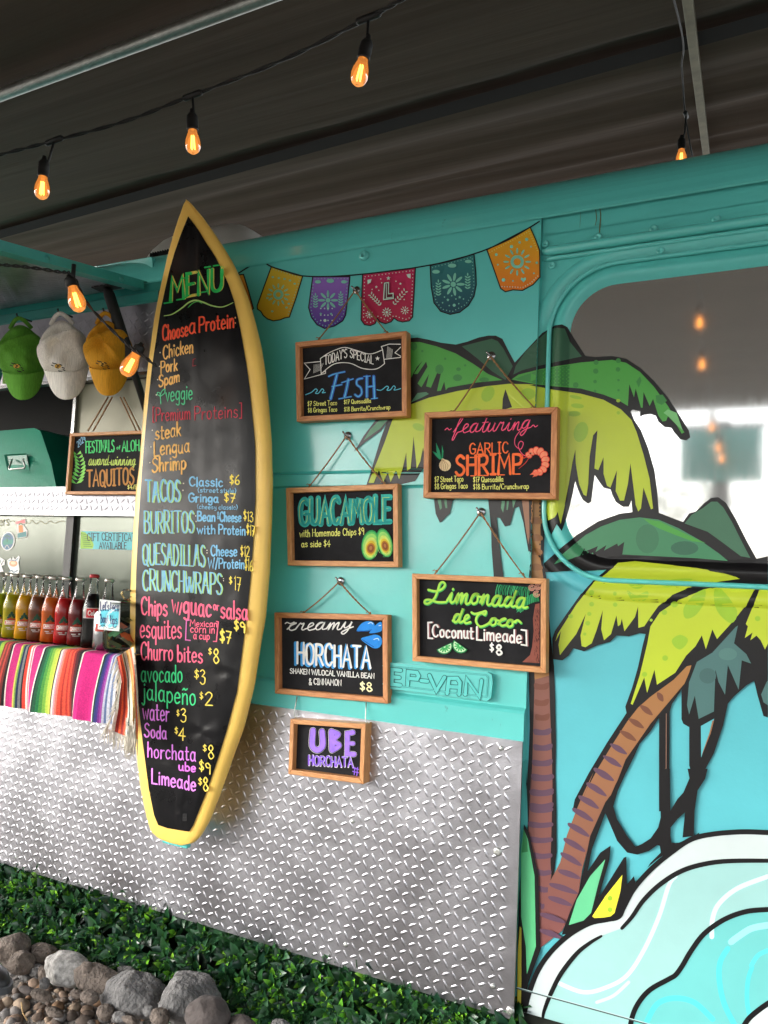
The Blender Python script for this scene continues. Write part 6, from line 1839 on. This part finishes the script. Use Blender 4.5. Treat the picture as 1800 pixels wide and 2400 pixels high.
# ------------------------------------------------------------------ canopy over the forecourt
CZ, CSL = CAM.z + 2.0, .2                                   # height at the van side, slope per metre
def canz(y): return CZ + CSL * y
def CP(x, y, off=0.0):
    r = ray(x, y)                                          # meets z = CZ - off + CSL * y
    t = (CZ - off - CAM.z + CSL * CAM.y) / (r.z - CSL * r.y)
    return CAM + r * t
can = thing('canopy', Vector((-2, -4.5, 0)), 'dark brown fabric canopy stretched over the van and forecourt', 'canopy')
XC0, XC1, YC0, YC1 = -7.0, 4.0, -3.8, 5.0
sA, sB = CP(0, 487), CP(1659, 7)
def seam_y(x): return sA.y + (sB.y - sA.y) * (x - sA.x) / (sB.x - sA.x)
g = G()
def cfn(u, v):
    x = XC0 + (XC1 - XC0) * u
    y = YC0 + (YC1 - YC0) * v
    z = canz(y)
    yy = y - (sB.y - sA.y) / (sB.x - sA.x) * (x - sA.x)
    if yy > sA.y - .05:                                    # slack, streaky folds beyond the seam
        z += .030 * noise.noise(Vector((x * .22, yy * 4.5, 2))) + .009 * noise.noise(Vector((x * .5, yy * 15, 4)))
    else:
        z += .012 * noise.noise(Vector((x * .3, yy * 2.0, 9)))
    return Vector((x, y, z))
g.grid(cfn, 40, 300)
g.build('fabric', MT['canopy'], can)
g = G()
for i in range(30):
    xa_, xb_ = -6.5 + 9 * i / 30, -6.5 + 9 * (i + 1) / 30
    p = []
    for x, o in ((xa_, 0), (xb_, 0), (xb_, .13), (xa_, .13)):
        y = seam_y(x) + o
        p.append(Vector((x, y, canz(y) - .035)))
    g.quad(*p)
g.build('seam_band', MT['seam'], can)
g = G()
for x in (XC0, XC1):
    g.box((x - .03, YC0 - .03, 0), (x + .03, YC0 + .03, canz(YC0)))
g.build('post', MT['steel'], can)
# poles below the fabric
a, b = CP(0, 205, .06), CP(560, -2, .06)
d = (b - a)
pl = G(); pl.tube([a - d * 1.5, a, b, b + d * 1.5], .026, 14)
po = pl.build('canopy_pole', MT['steel'], None, origin=a - d * 1.5)
tag(po, 'round galvanised pole running under the canopy at top left', 'pole', 'poles carrying the canopy')
a, b = CP(1486, 0, .05), CP(1527, 340, .05)
d = (b - a)
pl = G()
n_ = Vector((d.y, -d.x, 0)).normalized() * .018; w_ = Vector((0, 0, .02))
e0, e1 = a - d * 1.2, b + d * .6
pl.hexa([e0 - n_ - w_, e0 + n_ - w_, e1 + n_ - w_, e1 - n_ - w_, e0 - n_ + w_, e0 + n_ + w_, e1 + n_ + w_, e1 - n_ + w_])
po = pl.build('canopy_purlin', mat('dull_steel', (0.2, .19, .13), .5, .7, var=.2, vscale=14), None, bevel=.003, origin=e0)
tag(po, 'square steel purlin reaching back under the canopy above the window', 'purlin', 'poles carrying the canopy')

# ------------------------------------------------------------------ string lights
BP = [(.0135, .0), (.0145, -.008), (.018, -.017), (.0222, -.029), (.0242, -.042), (.0228, -.054), (.0175, -.064), (.009, -.070), (0, -.0715)]
def bulb(root, top, axis, s=1.0, ss=1.0):
    z = -axis.normalized()
    x = z.orthogonal().normalized(); y = z.cross(x)
    M_b = Matrix.Identity(4)
    for i in range(3): M_b[i][0], M_b[i][1], M_b[i][2], M_b[i][3] = x[i], y[i], z[i], top[i]
    M_b = M_b @ Matrix.Scale(s, 4)
    g = G()
    g.lathe([(r_ * (.82 + .18 * ss), z_ * ss) for r_, z_ in ((0, .062), (.006, .061), (.008, .050), (.013, .045), (.0165, .038), (.0175, .02), (.0165, .004), (.0175, .002), (.0165, -.002), (.0, -.002))], 18, M_b)
    so = g.build('bulb_socket', MT['black'], root)
    g = G(); g.lathe(BP, 20, M_b); g.build('bulb', MT['bulb'], so)
    g = G()
    for k in range(4):
        a = k * math.pi / 2 + .4
        g.tube([M_b @ Vector((.004 * math.cos(a), .004 * math.sin(a), -.018)), M_b @ Vector((.0062 * math.cos(a), .0062 * math.sin(a), -.058))], .0017 * s, 6)
    g.build('filament', MT['filament'], so)
    g = G(); g.lathe([(r_b * .93, z_b - .001) for r_b, z_b in BP[:-1]] + [(0, -.0700)], 16, M_b); g.build('glow', MT['glow'], so)
def strand(name, label, pts, drops, r=.0055, tee=True):
    root = thing(name, pts[0], label, 'string lights', 'strings of amber bulbs')
    g = G(); pp = smooth(pts, 10)
    for s_ in (-1, 1):
        pth = []
        for i, p in enumerate(pp):
            pth.append(p + Vector((0, math.cos(i * .9), math.sin(i * .9))) * .003 * s_)
        g.tube(pth, r * .62, 7)
    for jn, tp, dr_ in drops:
        if not tee:
            g.tube([jn + (jn - tp).normalized() * .012, tp], .006, 8); continue
        d1 = (pp[-1] - pp[0]).normalized()
        g.tube([jn - d1 * .035, jn - d1 * .028, jn + d1 * .028, jn + d1 * .035], [.006, .0095, .0095, .006], 10)
        g.tube([jn, jn.lerp(tp, .5) + Vector((.004, 0, 0)), tp], .0038, 7)
    g.build('cable', MT['black'], root)
    for jn, tp, ax in drops: bulb(root, tp, ax, 1.0, 1.0 if tee else .55)
    return root
d1_, d2_, d3_ = 2.44, 2.36, 2.03
J = [PD(117, 304, d1_), PD(416, 206, d2_), PD(796, 38, d3_)]
top = [PD(93, 380, d1_), PD(416, 280, d2_), PD(785, 126, d3_)]
bot = [PD(90, 420, d1_), PD(417.5, 338, d2_), PD(771, 186, d3_)]
strand('string_lights', 'black cable with three lit amber bulbs strung across the top left', [PD(-160, 372, 2.6), PD(0, 334, 2.5), J[0], PD(270, 262, 2.40), J[1], PD(610, 130, 2.2), J[2], PD(880, -8, 1.95), PD(1000, -80, 1.85)],
       [(j, t, (b - t)) for j, t, b in zip(J, top, bot)])
j = CP(1470, 200, .16)
jd = (j - CAM).dot(fw)
tp_ = PD(1472, 322, jd)
far_ = CP(1456, 0, .16); jd0 = CP(1470, 200, .16)
sdv = (far_ - jd0) / (far_.y - jd0.y)
drops_ = [(PD(1482, 248, jd), tp_, Vector((0.0, .02, -1)))]
back_ = []
for mx_, my_ in ((1512, 640), (1517, 735), (1538, 878), (1552, 925), (1560, 950)):
    yy = -.3
    while yy > -3.7 and MP(mx_, my_, yy).z < canz(yy) - .25: yy -= .02
    q = MP(mx_, my_, yy)
    back_.append(q)
    drops_.append((q, q + Vector((0, 0, -.09)), Vector((0, 0, -1))))
strand('string_lights', 'black cable beside the steel purlin with one lit bulb sinking behind the van roof', back_[::-1] + [CP(1456, 0, .16), CP(1473, 150, .16), PD(1480, 245, jd), PD(1496, 340, jd + .12), PD(1510, 400, jd + .5)],
       drops_)
s1_, s2_ = 2.16, 2.22
a1 = [PD(*cv('l', [(535, 700)])[0], s1_), PD(*cv('l', [(590, 875)])[0], s1_)]
a2 = [PD(*cv('l', [(1010, 1195)])[0], s2_), PD(*cv('l', [(905, 1385)])[0], s2_)]
LL = lambda x, y, d: PD(*cv('l', [(x, y)])[0], d)
root = strand('string_lights', 'thin cable with two lit clear bulbs slung below the raised hatch lid', [LL(-200, 520, 2.1), LL(0, 538, 2.12), LL(200, 556, 2.13), LL(430, 590, 2.15), a1[0] + Vector((0, 0, .03)), LL(650, 830, 2.2), LL(900, 1090, 2.2), LL(1030, 1190, 2.2), LL(1160, 1290, 2.2)],
       [(a1[0] + Vector((0, 0, .05)), a1[0] + Vector((0, 0, 0)), a1[1] - a1[0]), (a2[0] + Vector((0, 0, .01)), a2[0], a2[1] - a2[0])], .004, False)

# ------------------------------------------------------------------ ground, hedge mat, rocks
def gz(x, y):
    t = max(0, min(1, (y + .75) / .65))
    base = -.06 + .15 * t * t * (3 - 2 * t)
    return base + .012 * noise.noise(Vector((x * 3, y * 3, 0))) * (1 if abs(y) < 3 and abs(x) < 6 else 0)
g = G()
xs_ = [-300, -80, -20, -8] + [-6 + .12 * i for i in range(76)] + [5, 10, 30, 100, 300]
ysv = [-300, -80, -20, -8, -4, -2.5] + [-2 + .06 * i for i in range(36)] + [.6, 2.3, 5, 20, 300]
b0 = 0
for y in ysv:
    for x in xs_: g.v.append(Vector((x, y, gz(x, y))))
nx_ = len(xs_)
for jn in range(len(ysv) - 1):
    for i in range(nx_ - 1): g.face((jn * nx_ + i, jn * nx_ + i + 1, (jn + 1) * nx_ + i + 1, (jn + 1) * nx_ + i), sm=True)
tag(g.build('ground', MT['ground']), kind='structure')

# leafy mat under the van
random.seed(11)
lf = G()
def leaf(p, d, n, L, wd, c0, c1, curl):
    """a folded leaf from p along d, upper side n; c0 at the base, c1 at the tip"""
    s_ = d.cross(n).normalized()
    n = s_.cross(d).normalized()
    def pt(t, w, h): return p + d * (L * t) + s_ * (wd * w) + n * (h * L - curl * L * t * t)
    b = len(lf.v)
    prof_ = [(0, .08, .0), (.25, .42, .07), (.5, .5, .09), (.75, .34, .07), (1, 0, 0)]
    for t, w, h in prof_:
        lf.v.append(pt(t, -w, h)); lf.v.append(pt(t, 0, 0)); lf.v.append(pt(t, w, h))
    for i in range(4):
        t = (i + .5) / 4
        c = tuple(c0[k] + (c1[k] - c0[k]) * t ** 1.5 for k in range(4))
        for o in (0, 1):
            q = b + 3 * i + o
            lf.face((q, q + 1, q + 4, q + 3), c, sm=True)
DKS = [lin((26, 60, 34)), lin((36, 74, 40)), lin((22, 52, 36)), lin((46, 82, 52)), lin((30, 66, 32))]
LTS = [lin((126, 196, 48)), lin((156, 216, 66)), lin((100, 170, 44)), lin((70, 120, 44))]
def sprig(p, out_):
    k = random.randint(5, 8)
    side_ = out_.orthogonal().normalized()
    oth = out_.cross(side_)
    a0 = random.uniform(0, 6.28)
    fresh = random.random() < .58
    for i in range(k):
        a = a0 + i * 2.4
        inner = i >= k - 3
        sp = random.uniform(.25, .55) if inner else random.uniform(.8, 1.5)
        d = (out_ + (side_ * math.cos(a) + oth * math.sin(a)) * sp + Vector((0, 0, .25 if inner else -.1))).normalized()
        L = random.uniform(.024, .038) if inner else random.uniform(.036, .056)
        c0 = random.choice(DKS)
        c1 = random.choice(LTS) if (inner and fresh) else tuple(v * 1.25 for v in c0)
        if inner and fresh: c0 = tuple((a_ + b_) / 2 for a_, b_ in zip(c0, c1)) if random.random() < .5 else c0
        leaf(p + d * .004, d, out_ + Vector((0, 0, .5)), L, L * random.uniform(.40, .52), c0, c1, random.uniform(.05, .3))
for i in range(3100):
    x = random.uniform(-3.2, .35)
    z = random.uniform(.06, ZK + .03)
    if x > XP and z > ZKR - .01: z = random.uniform(.06, ZKR - .02)
    yb = -.035 - .05 * noise.noise(Vector((x * 5, z * 5, 2))) - .11 * max(0, 1 - (z - .06) / .33)
    if x < XP + .01 and z > ZK - .07: yb = .025 + max(0, ZK - z) * -.9
    sprig(Vector((x, yb + random.uniform(-.012, .012), z)), Vector((random.uniform(-.35, .35), -1, random.uniform(-.1, .6))).normalized())
hm = lf.build('foliage', MT['leaf'])
tag(hm, 'dense mat of glossy green leaves with bright tips below the tread plate', 'foliage', None, 'stuff')
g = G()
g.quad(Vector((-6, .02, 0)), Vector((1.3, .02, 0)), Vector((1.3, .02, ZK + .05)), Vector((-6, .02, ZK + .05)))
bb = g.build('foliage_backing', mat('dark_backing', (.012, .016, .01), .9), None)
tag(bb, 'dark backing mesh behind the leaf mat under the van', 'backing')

def rock(name, label, f, cx, cy, rx, ry, mt, seed, ang=.5, group='lava rocks edging the leaf mat', yw=-.24, flat=1.0, sub=4):
    c = Pf(f, cx, cy, yw)
    ex = (Pf(f, cx + rx, cy, yw) - c).length
    ez = (Pf(f, cx, cy + ry, yw) - c).length
    bm = bmesh.new()
    bmesh.ops.create_icosphere(bm, subdivisions=sub, radius=1)
    rnd = random.Random(seed)
    cuts = [(Vector((rnd.uniform(-1, 1), rnd.uniform(-1, .3), rnd.uniform(-.6, 1))).normalized(), rnd.uniform(.62, .88)) for _ in range(int(9 * ang))]
    for v in bm.verts:
        p = v.co.copy()
        for n_, o in cuts:
            dd = p.dot(n_) - o
            if dd > 0: p -= n_ * dd * .92
        k = 1 + .10 * noise.noise(p * 2.2 + Vector((seed, 0, 0))) + .035 * noise.noise(p * 6 + Vector((0, seed, 0))) + .014 * noise.noise(p * 15)
        pit = noise.noise(p * 5.5 + Vector((seed * 3, 1, 0)))
        if mt == 'rock_g' and pit > .33: k -= (pit - .33) * .5
        p *= k
        v.co = Vector((p.x * ex, p.y * min(ex, ez * 1.6) * .8 * flat, p.z * ez))
    me = bpy.data.meshes.new(name); bm.to_mesh(me); bm.free()
    for q in me.polygons: q.use_smooth = True
    me.materials.append(MT[mt])
    o = bpy.data.objects.new(name, me); COL.objects.link(o); o.location = c
    return tag(o, label, 'rock', group)
rock('lava_rock', 'tan angular boulder at the left edge beside the leaves', 'g', 42, 505, 66, 78, 'rock_b', 1, 1)
rock('lava_rock', 'brown mottled rock under the leaves, right of the tan boulder', 'g', 182, 530, 56, 44, 'rock_b', 2, .7, yw=-.20)
rock('lava_rock', 'small brown rock in front of the tan boulder', 'g', 88, 566, 46, 48, 'rock_b', 3, .7, yw=-.27)
rock('lava_rock', 'rounded rock covered in white speckles', 'g', 284, 590, 86, 68, 'rock_s', 4, .4)
rock('lava_rock', 'brownish grey low rock between the speckled and the pitted rock', 'g', 425, 640, 112, 58, 'rock_b', 5, .8)
rock('lava_rock', 'large pale grey rock with deep pits', 'g', 570, 695, 148, 86, 'rock_g', 6, .9)
rock('lava_rock', 'blue-grey angular rock with a pointed top', 'g', 812, 715, 116, 108, 'rock_g', 17, 1.3, yw=-.22)
rock('lava_rock', 'dark brown smooth round rock overlapping the pointed rock', 'g', 900, 800, 84, 84, 'rock_d', 8, .1, yw=-.30)
rock('lava_rock', 'low dark rock at the bottom edge, right of the round brown rock', 'g', 1040, 832, 64, 36, 'rock_d', 9, .3, yw=-.28)
rock('lava_rock', 'rock at the bottom edge mostly cut off among the leaves', 'g', 1215, 842, 44, 28, 'rock_g', 10, .4, yw=-.26)
rock('lava_rock', 'grey rock tucked behind the low brownish rock', 'g', 548, 606, 40, 24, 'rock_g', 12, .5, yw=-.16)
MED = [(158, 602, 26, 30, 'rock_g', 'oval grey pebble left of the speckled rock'), (195, 612, 28, 34, 'rock_b', 'brown pebble touching the speckled rock'), (192, 655, 18, 26, 'rock_g', 'small blue-grey pebble below the speckled rock'),
       (388, 712, 34, 28, 'rock_b', 'tan pebble below the low brownish rock'), (455, 778, 30, 34, 'rock_b', 'orange-brown pebble below the pitted rock'), (690, 802, 34, 42, 'rock_b', 'brown pebble below the pointed rock'),
       (645, 775, 22, 24, 'rock_g', 'blue-grey pebble below the pitted rock'), (180, 705, 44, 22, 'rock_b', 'flat brown stone lying in the gravel'), (520, 800, 30, 22, 'rock_g', 'grey pebble at the bottom below the pitted rock'),
       (232, 780, 38, 22, 'rock_b', 'flat orange-brown stone near the bottom edge'), (120, 685, 36, 16, 'rock_d', 'dark flat stone in the gravel at left'), (330, 700, 24, 18, 'rock_b', 'small brown stone left of the tan pebble'), (110, 620, 22, 22, 'rock_g', 'small grey pebble below the brown rocks at left'),
       (560, 812, 34, 16, 'rock_b', 'brown stone at the bottom edge among the gravel'), (40, 605, 30, 14, 'rock_g', 'flat grey stone above the shoe'), (375, 590, 26, 30, 'rock_b', 'brown stone wedged right of the speckled rock')]
for i, (x, y, rx, ry, m_, l) in enumerate(MED):
    yw = -.32 if y > 640 else -.25
    rock('pebble', l, 'g', x, y, rx, ry, m_, 30 + i, .25, 'loose pebbles in front of the rocks', yw, sub=3)
# gravel
random.seed(21)
gv = G()
bm = bmesh.new(); bmesh.ops.create_icosphere(bm, subdivisions=2, radius=1)
IV = [v.co.copy() for v in bm.verts]; IF = [[v.index for v in f.verts] for f in bm.faces]; bm.free()
GC = [lin(c) for c in ((112, 94, 80), (128, 108, 92), (96, 84, 76), (140, 122, 104), (104, 100, 98), (84, 70, 60), (126, 98, 74), (118, 112, 108))]
for i in range(4600):
    x = random.uniform(-3.1, -.75); y = random.uniform(-1.05, -.12)
    s_ = random.choice((.005, .006, .007, .008, .009, .010, .012, .015, .020)) * random.uniform(.8, 1.25)
    c = Vector((x, y, gz(x, y) + s_ * .35))
    sc = Vector((s_ * random.uniform(.8, 1.4), s_ * random.uniform(.8, 1.3), s_ * random.uniform(.5, .85)))
    R_ = Matrix.Rotation(random.uniform(0, 6.28), 3, 'Z') @ Matrix.Rotation(random.uniform(-.6, .6), 3, 'X')
    b = len(gv.v); sd_o = random.uniform(0, 90)
    col = random.choice(GC)
    for v in IV:
        p = v * (1 + .22 * noise.noise(v * 1.6 + Vector((sd_o, 0, 0))))
        gv.v.append(c + R_ @ Vector((p.x * sc.x, p.y * sc.y, p.z * sc.z)))
    for f_ in IF: gv.face([b + k for k in f_], col, sm=True)
tag(gv.build('gravel', MT['gravel']), 'loose brown and grey gravel in front of the rocks', 'gravel', None, 'stuff')
# dark shoe tip at the left edge
c = Pf('g', -30, 650, -.45); c.z = max(c.z, gz(c.x, c.y) + .02)
sh = thing('shoe', c, 'dark shoe tip with a grey sole, cut off at the left edge', 'shoe')
def shoe(u, v, z0, z1, k):
    a = u * 2 * math.pi
    r1, r2 = .135 * k, .045 * k
    return c + Vector((-.07 + r1 * math.cos(a), r2 * math.sin(a) * (1 + .15 * math.cos(a)), z0 + (z1 - z0) * v))
g = G(); g.grid(lambda u, v: shoe(u, v, -.012, .006, 1.0), 28, 2, wrap=True); g.poly([shoe(i / 28, 0, .0061, .0061, 1.0) for i in range(28)]); g.build('sole', mat('grey_rubber_sole', (.05, .055, .06), .6), sh)
g = G(); g.grid(lambda u, v: shoe(u, 0, .006 + .035 * math.sin(v * math.pi / 2) , 0, .93 * math.cos(v * math.pi / 2 * .98) ** .5), 28, 8, wrap=True); g.build('upper', MT['black'], sh)
# dry straw
g = G(); g.tube([Pf('g', 92, 735, -.36), Pf('g', 98, 780, -.36), Pf('g', 118, 815, -.36)], .002, 5); tag(g.build('straw', mat('dry_straw', (176, 146, 100), .8)), 'thin dry straw lying on the gravel at the left', 'straw')

# ------------------------------------------------------------------ what stands opposite the van (seen mirrored in window and plate)
ts = thing('standing_sign', Vector((0, 0, 0)), 'teal notice board on a grey post across from the van, seen mirrored in the window', 'sign')
c = MP(1556, 982, -4.0)
g = G(); g.box((c.x - .27, -4.03, c.z - .19), (c.x + .27, -4.0, c.z + .19)); g.build('board', MT['teal'], ts, bevel=.004)
g = G(); g.box((c.x - .29, -4.045, c.z + .19), (c.x + .29, -3.985, c.z + .215)); g.box((c.x - .06, -4.10, 0), (c.x + .06, -4.04, c.z + .25)); g.build('post', mat('grey_post', (.22, .22, .24), .6), ts)
ts.location = (c.x, -4.0, 0)
for ch in ts.children: ch.matrix_parent_inverse = Matrix.Translation(Vector((-c.x, 4.0, 0)))
# far-off greenery across the yard
random.seed(77)
g = G()
for i in range(15000):
    x = random.uniform(-34, 4)
    hmax = (2.0 if x > -1 else 3.0) + 2.2 * max(0, noise.noise(Vector((x * .33, 0, 4))) + .45)
    if x > -1: hmax *= .7
    if x < -11: hmax = hmax * 1.3 + .6
    z = random.uniform(.0, hmax); y = -15 - random.random() * 1.6 + .3 * math.sin(x * 3)
    s_ = random.uniform(.07, .16)
    a, b = random.uniform(0, 6.28), random.uniform(-.9, .9)
    u = Vector((math.cos(a), math.sin(a), b)) * s_; v = Vector((-math.sin(a) * .5, math.cos(a) * .5, .8 - abs(b) * .5)) * s_
    p = Vector((x, y, z))
    g.quad(p - u, p - v * .5, p + u, p + v * .5, lin(random.choice(((50, 74, 32), (66, 90, 40), (38, 62, 30), (84, 104, 48)))))
tag(g.build('far_foliage', MT['leaf']), 'bank of greenery across the yard, seen only as a mirror image in the glass', 'foliage', None, 'stuff')
